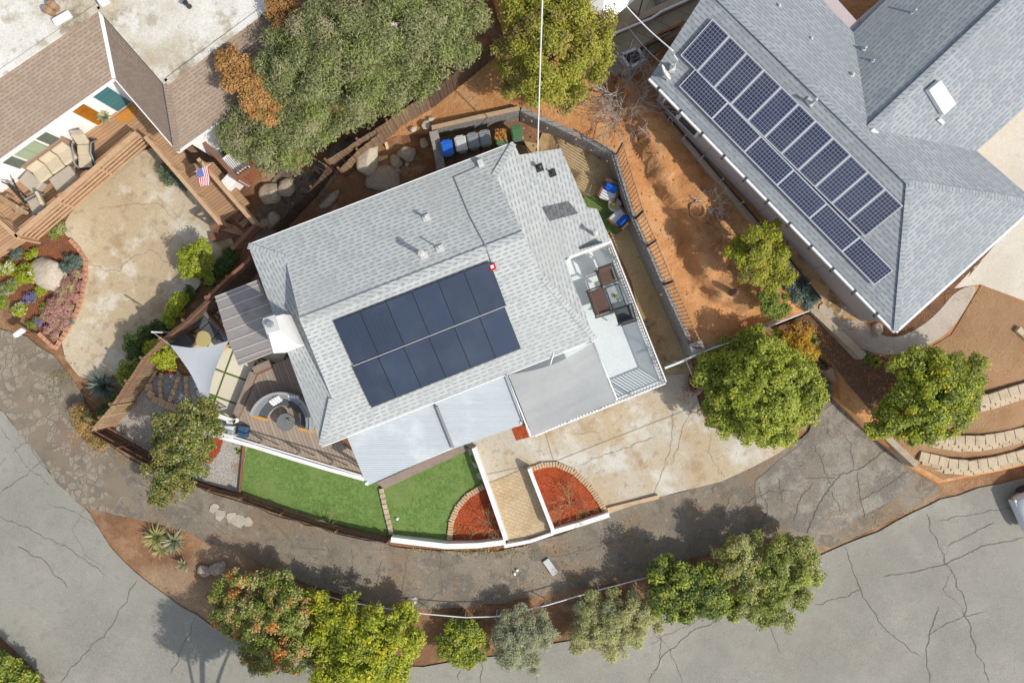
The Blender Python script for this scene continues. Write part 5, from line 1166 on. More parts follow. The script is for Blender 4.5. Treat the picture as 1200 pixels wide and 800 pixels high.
for _ in range(260):
    q = V((p.x+max(-.22,min(.22,random.gauss(0,.12))), p.y+max(-.2,min(.24,random.gauss(.03,.12))), 2.10+abs(random.gauss(0,.03)))); d = V((random.gauss(0,1),random.gauss(0,1),random.gauss(0,.5))).normalized()*.05; e = d.cross(V((random.gauss(0,1),random.gauss(0,1),1))).normalized()*.03
    mb.poly([q-d, q-e, q+d, q+e])
struct(tag(mb.build('leaf_heap', M['dry_leaves']), 'heap of dry orange leaves on the green bin', 'leaves'), 'stuff')
# ------------------------------------------------------------------ deck furniture
def armchair(name, label, px, py, z, rz, w, cush, frame, back=None, cat='chair', group=None, seats=1, d=.72):
    c = thing(name, label, cat, P(px, py, z), rz, group); hw_ = w/2
    mb = MB(); mb.rbox((0,0,.36), (w-.1,d-.1,.13), .04); mb.build('seat', cush, c)
    mb = MB(); mb.rbox((0,-d/2+.09,.62), (w-.12,.14,.5), .05, tilt=R(12)); mb.build('backrest', back or cush, c)
    for s_ in (-1, 1):
        mb = MB(); mb.beam(V((s_*hw_,-d/2,.6)), V((s_*hw_,d/2,.6)), .06, .035); mb.beam(V((s_*hw_,-d/2+.02,.6)), V((s_*hw_,-d/2+.02,0)), .04, .04); mb.beam(V((s_*hw_,d/2-.02,.6)), V((s_*hw_,d/2-.02,0)), .04, .04); mb.build('arm', frame, c)
    mb = MB(); mb.beam(V((-hw_,d/2-.03,.27)), V((hw_,d/2-.03,.27)), .04, .05); mb.beam(V((-hw_,-d/2+.03,.27)), V((hw_,-d/2+.03,.27)), .04, .05); mb.beam(V((-hw_,-d/2-.02,.86)), V((hw_,-d/2-.02,.86)), .04, .05); mb.build('chair_frame', frame, c)
    return c
DT = 1.3
armchair('armchair', 'brown cushioned armchair nearest the white house door on the deck', 709, 324, DT, ang(.35,.94), .72, M['brown_cushion'], M['black'])
armchair('loveseat', 'brown two seat bench with dark frame facing the glass table', 701, 354, DT, ang(.94,-.33), 1.15, M['brown_cushion'], M['black'], cat='sofa')
armchair('armchair', 'black cushioned armchair at the south end of the glass table', 730, 369, DT, ang(-.3,-.95), .72, M['dark_grey'], M['black'])
gt = thing('glass_table', 'rectangular glass table with black frame between the deck chairs', 'table', P(720,349,DZ), ang(.94,-.33))
mb = MB(); mb.box((0,0,.44), (.98,.52,.015)); mb.build('table_top', M['table_glass'], gt)
mb = MB()
for a, b in (((-.5,-.28),(.5,-.28)),((.5,-.28),(.5,.28)),((.5,.28),(-.5,.28)),((-.5,.28),(-.5,-.28))): mb.beam(V((*a,.43)), V((*b,.43)), .04, .04)
mb.build('table_frame', M['black'], gt)
for sx in (-1,1):
    for sy in (-1,1): mb = MB(); mb.beam(V((sx*.49,sy*.27,0)), V((sx*.49,sy*.27,.42)), .04, .04); mb.build('leg', M['black'], gt)
# white chairs with blue cushions
def clubchair(label, px, py, rz, tilt):
    c = thing('club_chair', label, 'chair', P(px, py, .99), rz, 'white chairs with blue cushions')
    mb = MB(); mb.rbox((0,.0,.36), (.66,.66,.16), .05); mb.build('seat', M['trim_white'], c)
    mb = MB(); mb.rbox((0,-.32,.6), (.72,.12,.6), .05, tilt=R(14)); mb.build('backrest', M['brown_wicker'], c)
    for s_ in (-1,1): mb = MB(); mb.rbox((s_*.36,0,.48), (.1,.7,.1), .03); mb.build('arm', M['wood_dark'], c)
    for sx in (-1,1):
        for sy in (-1,1): mb = MB(); mb.beam(V((sx*.34,sy*.3,0)), V((sx*.34,sy*.3,.44)), .06, .06); mb.build('leg', M['wood_dark'], c)
    return c
c1_ = clubchair('white club chair with blue cushion nearer the block wall corner', 712, 228, ang(-.35,.94), 0)
c2_ = clubchair('white club chair with blue cushion nearer the raised deck', 724, 258, ang(-.7,-.7), 0)
for c, l in ((c1_, 'blue throw pillow on the club chair nearer the block wall corner'), (c2_, 'blue throw pillow on the club chair nearer the raised deck')):
    p = c.matrix_basis @ V((0,-.16,.62)); mb = MB(); mb.rbox((0,0,0), (.52,.16,.42), .07, tilt=R(30)); o = mb.build('throw_pillow', M['blue_cloth'], smooth=True); o.location = p; o.rotation_euler = (0,0,c.rotation_euler.z); tag(o, l, 'pillow', 'blue pillows')
wt = thing('side_table', 'round pale wicker side table between the two white chairs', 'table', P(718.5,242.5,.99))
mb = MB(); mb.lathe((0,0,0), [(.2,0),(.16,.2),(.26,.44),(.28,.46),(.28,.49),(.01,.49)], 20); mb.build('table_body', M['taupe_cover'], wt)
wallthing('bed_edging', 'grey timber edging beside the two white chairs', 'edging', [(712,216),(721,226),(730,251)], .7, 1.25, .12, 'stone_cap')
# curved sofa, pillows, fire table on the timber deck
cs = thing('curved_sofa', 'grey curved outdoor sofa on the timber deck', 'sofa', P(342,497,WZ)); ro, ri = 1.95, 1.15
def arc(r0, r1, a0, a1, z0, z1, n=14):
    mb = MB(); 
    for i in range(n):
        p, q = a0+(a1-a0)*i/n, a0+(a1-a0)*(i+1)/n
        mb.prism([V((r1*math.cos(p),r1*math.sin(p),0)),V((r1*math.cos(q),r1*math.sin(q),0)),V((r0*math.cos(q),r0*math.sin(q),0)),V((r0*math.cos(p),r0*math.sin(p),0))], z0, z1)
    return mb
A0, A1 = R(-14), R(164); th3 = [A0, A0+(A1-A0)/3, A0+(A1-A0)*2/3, A1]
cs.location = P(335,494,WZ); ro, ri = 1.32, .7
arc(ri, ro, A0, A1, .1, .3, 30).build('sofa_base', M['grey_wicker'], cs)
for a, b in zip(th3, th3[1:]): arc(ri+.02, ro-.16, a+.012, b-.012, .3, .42).build('seat_cushion', M['dark_grey'], cs)
for a, b in zip(th3, th3[1:]): arc(ro-.26, ro-.1, a+.012, b-.012, .42, .74).build('back_cushion', M['bin_grey'], cs)
arc(ro-.1, ro, A0, A1, .1, .8, 30).build('sofa_back', M['grey_wicker'], cs)
for a in (A1-.0, A0): mb = MB(); mb.box(((ri+ro)/2*math.cos(a), (ri+ro)/2*math.sin(a)-.06, .26), (ro-ri-.02,.12,.42), a); mb.build('arm', M['amber_wood'], cs)
for q, rz, l in (((323,469),30,'striped white pillow on the left of the curved sofa'),((344,466),-12,'striped white pillow in the middle of the curved sofa')):
    o = thing('striped_pillow', l, 'pillow', P(*q, 1.12), R(rz), 'striped pillows on the curved sofa')
    mb = MB(); mb.rbox((0,0,0), (.5,.14,.36), .06, tilt=R(-48)); mb.build('pillow_case', mat('striped_fabric_'+str(rz), (.72,.71,.69), .9, [('s',PI/2,.12,.22,(.14,.145,.15),0)], co='UV'), o)
ft = thing('round_table', 'round dark grey table in front of the curved sofa', 'table', P(339,493,WZ))
mb = MB(); mb.lathe((0,0,0), [(.28,0),(.25,.3),(.3,.46)], 24); mb.build('table_base', M['grey_wicker'], ft)
mb = MB(); mb.lathe((0,0,0), [(.3,.46),(.37,.465),(.37,.51),(.01,.512)], 32); mb.build('table_top', M['mid_grey'], ft)
# grey lounge set under the sail
ls = thing('outdoor_sofa', 'charcoal cushioned outdoor sofa between dark fence and pergola', 'sofa', P(252,386,.05), ang(-.8,.62))
ls.rotation_euler.z = ang(-.75,.66)
mb = MB(); mb.rbox((0,0,.2), (1.95,.75,.12), .03); mb.build('sofa_frame', M['amber_wood'], ls)
for i in range(3): mb = MB(); mb.rbox((-.63+.63*i,.04,.34), (.61,.64,.16), .05); mb.build('seat_cushion', M['dark_grey'], ls)
for i in range(3): mb = MB(); mb.rbox((-.63+.63*i,-.3,.55), (.6,.15,.34), .05, tilt=R(12)); mb.build('back_cushion', M['mid_grey'], ls)
mb = MB(); mb.rbox((0,-.41,.5), (1.95,.06,.5), .02); mb.build('sofa_back', M['wood_dark'], ls)
lc = thing('lounge_chair', 'charcoal lounge chair half hidden by the shade sail', 'chair', P(217,400,.05), ang(.75,-.66))
mb = MB(); mb.rbox((0,0,.32), (.85,.8,.18), .05); mb.build('seat_cushion', M['dark_grey'], lc)
mb = MB(); mb.rbox((0,-.38,.55), (.85,.15,.45), .05, tilt=R(12)); mb.build('back_cushion', M['dark_grey'], lc)
mb = MB(); mb.rbox((0,0,.15), (.9,.9,.16), .02); mb.build('chair_frame', M['wood_dark'], lc)
st_ = thing('patio_table', 'small round yellowish table beside the charcoal sofa', 'table', P(243,397,.05))
mb = MB(); mb.lathe((0,0,0), [(.12,0),(.1,.35),(.34,.4),(.34,.44),(.01,.445)], 24); mb.build('table_body', mat('straw', (.42,.36,.16), .8), st_)
# deck boxes at the corner by the sail pole
gb = thing('storage_box', 'grey lidded storage box at the corner of the white deck edging', 'box', P(271,504,.3), R(-3))
mb = MB(); mb.rbox((0,0,.3), (.62,.5,.6), .03); mb.build('box_body', M['pale_grey'], gb); mb = MB(); mb.rbox((0,0,.63), (.66,.54,.06), .02); mb.build('lid', M['deck_blue'], gb)
mb = MB(); mb.rbox(P(286,505,.55), (.4,.5,.5), .03, R(-10)); solo(mb, 'deck_crate', mat('navy', (.03,.08,.14), .7), 'dark navy crate between grey box and timber deck', 'crate')
for i, (a_, b_, l) in enumerate((((256,487),(276,494),'short white board lying flat near the sail pole'),((266,496),(279,492),'white folding bracket beside the grey storage box'))):
    mb = MB(); mb.beam(P(*a_, .75), P(*b_, .75), .18, .06); mb.beam(P(*a_, .7), P(*a_, .1), .06, .06); mb.beam(P(*b_, .7), P(*b_, .1), .06, .06); solo(mb, 'white_bench' if i == 0 else 'white_rack', M['white'], 'narrow white bench near the sail pole' if i == 0 else 'small white rack beside the grey storage box', 'bench' if i == 0 else 'rack')
mb = MB(); mb.rbox(P(256,503,.5), (.4,.55,.7), .02, R(-20)); solo(mb, 'white_cabinet', M['white'], 'white cabinet where the deck edging meets the tree', 'cabinet')
# ------------------------------------------------------------------ furniture on the left deck
LT = LZ+.4
sfa = thing('cushioned_sofa', 'three seat sofa with beige cushions under the house windows', 'sofa', P(61,190,1.12)-V((0,0,.52)), ang(.58,.82))
mb = MB(); mb.rbox((0,0,.2), (2.0,.8,.28), .04); mb.build('sofa_base', M['brown_wicker'], sfa)
mb = MB(); mb.rbox((0,-.5,.52), (2.15,.4,.7), .06, tilt=R(16)); mb.build('sofa_back', mat('brown_cover', (.27,.17,.12), .85), sfa)
for i in range(3):
    mb = MB(); mb.rbox((-.64+.64*i,.08,.42), (.62,.66,.17), .06); mb.build('seat_cushion', M['beige_cushion'], sfa)
for i in range(3):
    mb = MB(); mb.rbox((-.64+.64*i,-.22,.6), (.6,.16,.42), .06, tilt=R(20)); mb.build('back_cushion', M['beige_cushion'], sfa)
for q, s_, l in (((74,209),(1.05,.62,.42),'taupe covered ottoman in front of the three seat sofa'),((36,213),(.85,.6,.42),'taupe covered table at the end of the three seat sofa')):
    p = P(*q, LT); o = thing('covered_ottoman', l, 'ottoman', V((p.x,p.y,LZ)), R(35) if s_[0]>1 else R(-40)); mb = MB(); mb.rbox((0,0,.24), s_, .05); mb.build('cover', M['taupe_cover'], o)
    mb = MB()
    for sx in (-1,1):
        for sy in (-1,1): mb.box((sx*(s_[0]/2-.06),sy*(s_[1]/2-.06),.03), (.06,.06,.06))
    mb.build('feet', M['black'], o)
chs = thing('chaise_lounge', 'reclining chair with beige pads near the brown door mat', 'lounge chair', P(98,178,1.05)-V((0,0,.45)), ang(.05,1))
mb = MB(); mb.rbox((0,.36,.36), (.55,.55,.13), .05); mb.build('foot_cushion', M['beige_cushion'], chs); mb = MB(); mb.rbox((0,-.1,.4), (.55,.42,.13), .05); mb.build('seat_cushion', M['beige_cushion'], chs)
mb = MB(); mb.rbox((0,-.5,.62), (.55,.14,.55), .05, tilt=R(32)); mb.build('back_cushion', M['beige_cushion'], chs); mb = MB(); mb.rbox((0,-.68,.9), (.5,.14,.22), .05, tilt=R(32)); mb.build('headrest', M['taupe_cover'], chs)
for s_ in (-1,1):
    mb = MB(); mb.tube([V((s_*.36,-.6,.1)), V((s_*.4,-.3,.6)), V((s_*.36,.1,.58)), V((s_*.42,.45,.45)), V((s_*.34,.68,.1))], .035, 8); mb.build('arm', M['bin_grey'], chs, smooth=True)
mb = MB(); mb.rbox((0,.05,.22), (.66,1.3,.08), .03); mb.build('chair_frame', M['black'], chs)
ch2 = thing('patio_chair', 'beige padded patio chair at the slatted rail corner', 'chair', P(44,239,1.0)-V((0,0,.4)), ang(-.9,.45))
mb = MB(); mb.rbox((0,.05,.38), (.6,.6,.14), .05); mb.build('seat', M['taupe_cover'], ch2); mb = MB(); mb.rbox((0,-.32,.62), (.6,.14,.55), .05, tilt=R(18)); mb.build('backrest', M['beige_cushion'], ch2)
for s_ in (-1,1): mb = MB(); mb.beam(V((s_*.34,-.3,.55)), V((s_*.34,.35,.5)), .06, .05); mb.beam(V((s_*.34,.32,.5)), V((s_*.34,.32,0)), .05, .05); mb.beam(V((s_*.34,-.3,.55)), V((s_*.34,-.3,0)), .05, .05); mb.build('arm', M['bin_grey'], ch2)
mb = MB()
for i in range(6): mb.beam(P(-6+i*3.2,228+i*2-2,1.1), P(22+i*2.2,256+i*.5-8,1.0), .14, .04)
for q in ((4,232),(22,246)): p = P(*q,1.0); mb.box((p.x,p.y,.8), (.5,.08,.4), R(40))
solo(mb, 'slatted_bench', M['fence_light'], 'slatted tan timber bench cut by the left edge', 'bench')
mb = MB(); mb.tube([P(2,213,1.7), P(18,220,1.6), P(32,232,.7)], .03, 6); mb.tube([P(15,210,1.8), P(24,230,.7)], .03, 6); mb.tube([P(10,216,1.7), P(30,238,.65)], .06, 8); solo(mb, 'folded_stand', M['black'], 'black folded stand between the sofa and slatted bench', 'stand')
mb = MB(); c0 = P(146,130,LZ); pts = [c0+V((.5*math.cos(t), .5*math.sin(t), 0)) for t in np.linspace(R(215), R(395), 16)]; mb.prism([V((p.x,p.y,0)) for p in pts], LZ+.01, LZ+.03); solo(mb, 'door_mat', M['mat_orange'], 'half round orange door mat at the teal door', 'door mat')
# flag
fg = thing('flag', 'small striped red white and blue flag on the walkway rail', 'flag', P(232,205,1.2)); fo = fg.location.copy()
n, mrows = 14, 13; a0 = P(236,194,2.0); uu = V((.19,-.055,-.0))/1; du = (P(243,214,1.75)-P(238,195,2.0))/13; ux_ = (P(230,203,1.85)-P(244,194,2.1))
org = P(244.5,193.5,2.1); hoist = (P(229.5,201,1.85)-org); fly = (P(246,217,1.75)-org)
mb = MB()
def fpnt(s, t):  # s across stripes (0..1), t along stripes
    p = org + hoist*s*(1-.25*t) + fly*t*(1-.15*s); p.z += .05*math.sin(t*7+s*3); return p
for i in range(13):
    for j in range(12):
        s0, s1, t0, t1 = i/13, (i+1)/13, j/12, (j+1)/12
        canton = i >= 6 and t1 <= .42
        mb.poly([fpnt(s0,t0), fpnt(s1,t0), fpnt(s1,t1), fpnt(s0,t1)], 2 if canton else (0 if i % 2 == 0 else 1))
for i in range(5):
    for j in range(4):
        p = fpnt(.52+.1*i, .05+.1*j)+V((0,0,.01)); r_ = .012; mb.poly([p+V((r_*math.cos(k*PI/2.5), r_*math.sin(k*PI/2.5), 0)) for k in range(5)], 1)
mb.build('flag_cloth', [M['flag_red'], M['flag_white'], M['flag_blue']], fg, origin=fo)
mb = MB(); mb.tube([P(226,202,.9), org+hoist*1.02, org-hoist*.1], .018, 6); mb.build('flag_pole', M['trim_white'], fg, origin=fo)
dc = thing('deck_chair', 'pale slatted deck chair on the small red deck', 'chair', P(279,194,.6), R(38))
mb = MB()
for i in range(9): mb.box((-.32+.08*i,.0,.4), (.05,.85,.03))
mb.build('seat_slats', M['trim_white'], dc); mb = MB(); mb.box((0,.42,.42), (.78,.06,.06)); mb.box((0,-.42,.42), (.78,.06,.06)); mb.box((-.39,0,.42), (.06,.9,.06)); mb.box((.39,0,.42), (.06,.9,.06)); mb.build('chair_frame', M['trim_white'], dc)
mb = MB()
for sx in (-1,1):
    for sy in (-1,1): mb.box((sx*.37,sy*.4,.2), (.06,.06,.4))
mb.build('legs', M['trim_white'], dc)
# mailbox in the flower bed
mbx = thing('mailbox', 'white mailbox on a post at the flower bed tip', 'mailbox', PG(42,390), R(35))
mb = MB(); mb.rbox((0,0,1.05), (.5,.2,.24), .06); mb.build('box', M['white'], mbx); mb = MB(); mb.box((0,0,.5), (.08,.08,1.0)); mb.build('post', M['wood_dark'], mbx)
# boulders, logs and stones
BL = [(62,322,1.5,1.75,.9,35,'pale_boulder','large smooth pale boulder in the flower bed',G),(433,188,.95,1.5,1.1,-18,'pale_boulder','largest pale boulder against the wooden fence',G),(478,181,.85,.75,.5,20,'boulder','broad brown boulder nearest the bins',G),
 (464,190,.62,.65,.4,50,'boulder','middle brown boulder right of the cut log',G),(451,210,1.7,1.3,.35,20,'boulder','flat brown rock shelf at the roof edge',G),(466,201.5,.4,.32,.22,0,'boulder','small brown stone below the middle boulder',G),(477,192.5,.2,.2,.12,0,'pale_boulder','pale pebble between the two brown boulders',G),
 (387,234,.5,1.2,.45,-48,'boulder','long grey boulder between fence and roof',G),(323,257,.75,.75,.5,0,'boulder','round grey boulder near the red deck',G),(313,262,.5,.45,.3,0,'boulder','small grey boulder left of the round one',G),(318,228,1.1,1.0,.5,20,'boulder','broad brown rock under the pepper tree',G),(338,222,.9,.8,.5,70,'boulder','dark mossy rock under the pepper tree edge',G),
 (497,168,.4,.45,.16,0,'pale_boulder','round pale stepping stone nearest the block wall',G),(500,147,.42,.42,.25,0,'pale_boulder','pale stone at the corner of the block wall',Gu),(1026,404-18,.5,.6,.4,0,'boulder','tan boulder under the right house corner',Gu),(483,703,.5,.4,.2,0,'pale_boulder','pale stone on the lane edge by the handrail',G),
 (812,455,1.0,.8,.35,30,'boulder','dusty boulder beneath the white leaning pole',G),(256,664,.9,.6,.3,20,'boulder','flat grey stone on the dirt bank below the cactus',G),(240,668,.6,.5,.3,-20,'boulder','grey stone beside the flat one on the bank',G)]
for i, (px, py, a, b, h, rz, m, l, g) in enumerate(BL):
    p = PG(px, py, g); random.seed(100+i); mb = MB(); mb.rock(p+V((0,0,h*.3)), (a, b, h), R(rz), i, .22); solo(mb, 'boulder' if max(a,b) > .45 else 'stone', M[m], l, 'boulder' if max(a,b) > .45 else 'stone', smooth=True)
mb = MB(); mb.tube([P(442,188,.25), P(457,184,.25)], .17, 10); solo(mb, 'cut_log', M['lumber'], 'cut log lying between the two large boulders', 'log')
mb = MB(); mb.beam(P(452,166,.6), P(457,184,.15), .12, .12); solo(mb, 'timber_plank', M['lumber'], 'tan timber sleeper running from fence to cut log', 'plank')
mb = MB(); mb.tube([P(490,182,.15), P(499,180,.15)], .11, 10); solo(mb, 'cut_log', M['lumber'], 'short pale log beside the broad brown boulder', 'log')
mb = MB(); mb.beam(P(500,176,.1), P(508,184,.1), .1, .06); mb.beam(P(503,172,.1), P(509,178,.1), .1, .06); solo(mb, 'timber_offcuts', M['fence_light'], 'two timber offcuts at the foot of the brick capped wall', 'offcuts')
for q, l in (((484,152),'pale stone chunk on the orange slope edge'),((505,140),'tan rock on the rim of the orange slope')):
    mb = MB(); mb.rock(PG(*q, Gu)+V((0,0,.05)), (.4,.25,.2), .4, q[0], .25, 0, 2); solo(mb, 'rock', M['pale_boulder'], l, 'rock')
mb = MB(); mb.beam(P(883,389-4,1.5), P(890,383,1.5), .12, .1); solo(mb, 'brick_block', M['cream_block'], 'cream block lying on the low tan retaining wall', 'block')
mb = MB(); mb.rbox(P(645,664,-.05), (.3,.75,.1), .02, R(35)); solo(mb, 'utility_cover', M['pale_grey'], 'white flat slab lying on the lane', 'slab')
for q, l in (((603,671),'lower white stone of two on the lane'),((606,667),'upper white stone of two on the lane'),((466,607),'white ball on the right turf')): 
    mb = MB(); mb.rock(PG(*q)+V((0,0,.1)), (.16,.15,.13), 0, q[0], .1, 0, 2); solo(mb, 'white_stone', M['white'], l, 'stone', smooth=True)
# tree stump ring and low objects on the bank
for q, l in (((817,247),'round brown stump ring below the silvery bare shrub'),((753,163),'orange clay ring on the slope below the bare tree'),((858,343),'small dead stump casting a shadow on the slope')):
    p = PG(*q, Gu); mb = MB(); mb.lathe(p, [(.3,-.1),(.34,.12),(.26,.14),(.2,.02),(.01,.0)] if q[0] != 858 else [(.14,-.1),(.12,.5),(.06,.7),(.01,.72)], 14); solo(mb, 'stump', M['bank_soil' if q[0] != 858 else 'bark'], l, 'stump')
mb = MB(); mb.rbox(P(580,498,.1)-V((0,0,.0)), (.34,.16,.05), .02, R(20)); solo(mb, 'drain_cover', M['black'], 'black oval drain cover on the concrete by the patio cover', 'drain cover')
# hose spigot on the right house wall
# ------------------------------------------------------------------ cables
for a, b, l in ((P(637,-40,10.5), P(630,180,3.4), 'white overhead cable dropping to the main house roof'), (P(712,-20,6.0), P(789,60,5.9), 'pale overhead cable reaching the satellite dish corner'), (P(733,28,3.4), P(790,86,4.9), 'thin cable from the tan terrace wall to the slate roof')):
    pts = [a.lerp(b, t)-V((0,0,.25*math.sin(PI*t))) for t in np.linspace(0,1,14)]; mb = MB(); mb.tube(pts, .024 if 'thin' not in l else .009, 6); solo(mb, 'overhead_cable', M['trim_white'], l, 'cable', smooth=True)
# ------------------------------------------------------------------ parked car
car = thing('parked_car', 'white parked car cut by the right edge of the street', 'car', P(1238,577,-.55), R(204))
L_, Wd = 4.5, 1.8
prof = [(-2.25,.45,.72,.62),(-2.15,.3,.88,.78),(-1.6,.26,.98,.88),(-.9,.24,1.02,.9),(.9,.24,1.0,.9),(1.5,.26,.92,.9),(2.05,.3,.8,.82),(2.25,.45,.62,.66)]
mb = MB(); vs = []; n = 10
for x, z0, z1, hw_ in prof:
    ring = [(-hw_*.96,z0),(-hw_,(z0+z1)*.5),(-hw_*.97,z1-.08),(-hw_*.86,z1),(0,z1+.04),(hw_*.86,z1),(hw_*.97,z1-.08),(hw_,(z0+z1)*.5),(hw_*.96,z0),(0,z0-.02)]
    vs += [V((x,y,z)) for y, z in ring]
fs = [(i*n+j, i*n+(j+1)%n, (i+1)*n+(j+1)%n, (i+1)*n+j) for i in range(len(prof)-1) for j in range(n)]
fs = [f[::-1] for f in fs]+[tuple(range(n)), tuple(range((len(prof)-1)*n, len(prof)*n))[::-1]]
mb.add(vs, fs); mb.build('body', M['car_paint'], car, smooth=True, bevel=.0)
mb = MB(); cab = [(-1.75,.98,.74,.0),(-1.1,1.46,.62,0),(.35,1.5,.62,0),(1.15,.98,.74,0)]; vs = []
for x, z, hw_, _ in cab: vs += [V((x,-hw_,z)), V((x,hw_,z))]
vs += [V((-1.75,-.78,.9)),V((-1.75,.78,.9)),V((1.15,-.78,.9)),V((1.15,.78,.9))]
mb.add(vs, [(0,1,3,2),(4,5,7,6),(0,2,4,6),(1,7,5,3)]); mb.build('window', M['glass'], car)
mb = MB(); mb.rbox((-.37,0,1.49), (1.5,1.22,.05), .02); mb.build('car_roof', M['car_paint'], car)
for s_ in (-1,1):
    mb = MB(); mb.rbox((-2.12,s_*.66,.7), (.2,.34,.18), .05); mb.build('tail_lamp', M['red_lamp'], car)
    mb = MB(); mb.rbox((2.1,s_*.62,.62), (.24,.36,.14), .05); mb.build('headlight', M['alu'], car)
    mb = MB(); mb.rbox((.85,s_*.98,.98), (.2,.2,.14), .05); mb.build('mirror', M['car_paint'], car)
    for x in (-1.35,1.4):
        mb = MB(); mb.tube([V((x,s_*.72,.33)), V((x,s_*.92,.33))], .33, 20); mb.build('wheel', M['black'], car)
mb = MB(); mb.rbox((-2.22,0,.45), (.1,1.5,.22), .04); mb.rbox((2.22,0,.42), (.1,1.5,.2), .04); mb.build('bumper', M['car_paint'], car)
# ------------------------------------------------------------------ plants
def leaf_mesh(name, pos, nrm, ln, wd, mi, mats, parent, o_):
    n = len(pos); r = rng.normal(size=(n,3)); nrm = nrm/np.linalg.norm(nrm, axis=1, keepdims=True)
    ax = np.cross(nrm, r); ax /= np.linalg.norm(ax, axis=1, keepdims=True)+1e-9; sd_ = np.cross(nrm, ax)
    l = (ln*rng.uniform(.7,1.25,size=n))[:,None]; w_ = (wd*rng.uniform(.75,1.2,size=n))[:,None]
    v = np.empty((n,4,3)); v[:,0] = pos-ax*l*.5; v[:,1] = pos+sd_*w_*.5+nrm*l*.08; v[:,2] = pos+ax*l*.5-nrm*l*.1; v[:,3] = pos-sd_*w_*.5+nrm*l*.08
    v = (v.reshape(-1,3)-np.array(o_)).astype(np.float32)
    me = bpy.data.meshes.new(name); me.vertices.add(4*n); me.vertices.foreach_set('co', v.ravel()); me.loops.add(4*n); me.loops.foreach_set('vertex_index', np.arange(4*n, dtype=np.int32))
    me.polygons.add(n); me.polygons.foreach_set('loop_start', np.arange(0,4*n,4,dtype=np.int32)); me.polygons.foreach_set('material_index', mi.astype(np.int32))
    for m in mats: me.materials.append(m)
    me.update(calc_edges=True); me.validate()
    ob = bpy.data.objects.new(name, me); COL.objects.link(ob)
    if parent: ob.parent = parent
    return ob
def clumps(lobes, dens, sub, spread=(.72,1.04), flat=.82):
    """lobes: (centre, radius). Returns leaf positions and outward normals from small clumps set on and in each lobe."""
    Pn, Nn, Cn = [], [], []
    for ci, (c, r) in enumerate(lobes):
        k = max(5, int(5.5*(r/sub)**1.7))
        d = rng.normal(size=(k,3)); d[:,2] = np.where(d[:,2] < -.35, -d[:,2]*.6, d[:,2]); d /= np.linalg.norm(d, axis=1, keepdims=True)
        rad = r*rng.uniform(*spread, size=k); rad[rng.random(k) < .22] *= .6
        cen = np.array(c)+d*rad[:,None]*np.array([1,1,flat]); sr = sub*rng.uniform(.55,1.25,size=k)
        for i in range(k):
            m = max(4, int(dens*(sr[i]/sub)**2)); q = rng.normal(size=(m,3)); q /= np.linalg.norm(q, axis=1, keepdims=True); t = rng.random(m)**.45
            Pn.append(cen[i]+q*(t*sr[i])[:,None]*np.array([1,1,.75])); Nn.append(q*.45+d[i]*.5+np.array([0,0,.85])+rng.normal(size=(m,3))*.45); Cn.append(np.full(m, rng.random()))
    return np.concatenate(Pn), np.concatenate(Nn), np.concatenate(Cn)
def tree(name, label, lobes_px, ground, mats, wts, leaf, dens=60, sub=.3, cat='tree', group=None, bark='bark', trunk=.12, flat=.82, g=G, limbs=True, part='crown', base=None, spread=(.72,1.04)):
    """lobes_px: (px, py, radius px, centre height above ground)"""
    L = []; q = PG(*(base or (sum(l[0]*l[2] for l in lobes_px)/sum(l[2] for l in lobes_px), sum(l[1]*l[2] for l in lobes_px)/sum(l[2] for l in lobes_px))), g); ground = q.z
    for a, b, r, h in lobes_px:
        z = ground+h; L.append((P(a, b, z), max(.1, pxlen(r, z)-sub*.25)))
    cx = sum(p.x*r for p, r in L)/sum(r for _, r in L); cy = sum(p.y*r for p, r in L)/sum(r for _, r in L)
    if base: bp = PG(*base, g); cx, cy = bp.x, bp.y
    o_ = V((cx, cy, ground)); root = thing(name, label, cat, o_, 0, group)
    if limbs and len(L) > 1:
        for p, r in list(L):                                    # ragged outer sprays
            for _ in range(5):
                a = random.uniform(0, 2*PI); e = random.uniform(-.1, .7); q_ = r*random.uniform(.17,.36)
                L.append((p+V((math.cos(a)*math.cos(e), math.sin(a)*math.cos(e), math.sin(e)*flat))*r*random.uniform(.85,1.22), q_))
    NL = len(lobes_px)
    pos, nr, cl = clumps(L, dens*1.2, sub, flat=flat, spread=spread)
    wts = np.cumsum(np.array(wts)/sum(wts)); mix_ = np.clip(cl+rng.normal(size=len(cl))*.12, 0, .9999); mi = np.searchsorted(wts, mix_)
    mi = np.clip(mi, 0, len(mats)-1)
    keep = pos[:,2] > ground+.03; pos, nr, mi = pos[keep], nr[keep], mi[keep]
    leaf_mesh(part, pos, nr, leaf[0]*.88, leaf[1]*.88, mi, [LM[m] for m in mats], root, o_)
    if trunk:
        zc = min(p.z for p, _ in L); mb = MB(); top = V((cx, cy, ground+max(.25, (zc-ground)*.75)))
        mb.tube([o_-V((0,0,.1)), o_.lerp(top, .5)+V((random.uniform(-.05,.05),random.uniform(-.05,.05),0)), top], trunk, 8, r2=trunk*.7)
        if limbs:
            for p, r in L[:NL]:
                mid = top.lerp(p, .5)+V((random.uniform(-.1,.1),random.uniform(-.1,.1),.1)); mb.tube([top-V((0,0,.1)), mid, p+V((0,0,r*.2))], trunk*.55, 6, r2=trunk*.18)
                for _ in range(3):
                    e = p+V((random.gauss(0,1),random.gauss(0,1),random.gauss(.2,.6))).normalized()*r*.85; mb.tube([p.lerp(mid,.3), p.lerp(e,.5), e], trunk*.2, 5, r2=.008)
        mb.build('trunk' if trunk > .05 else 'stem', M[bark], root, origin=o_, smooth=True)
    return root
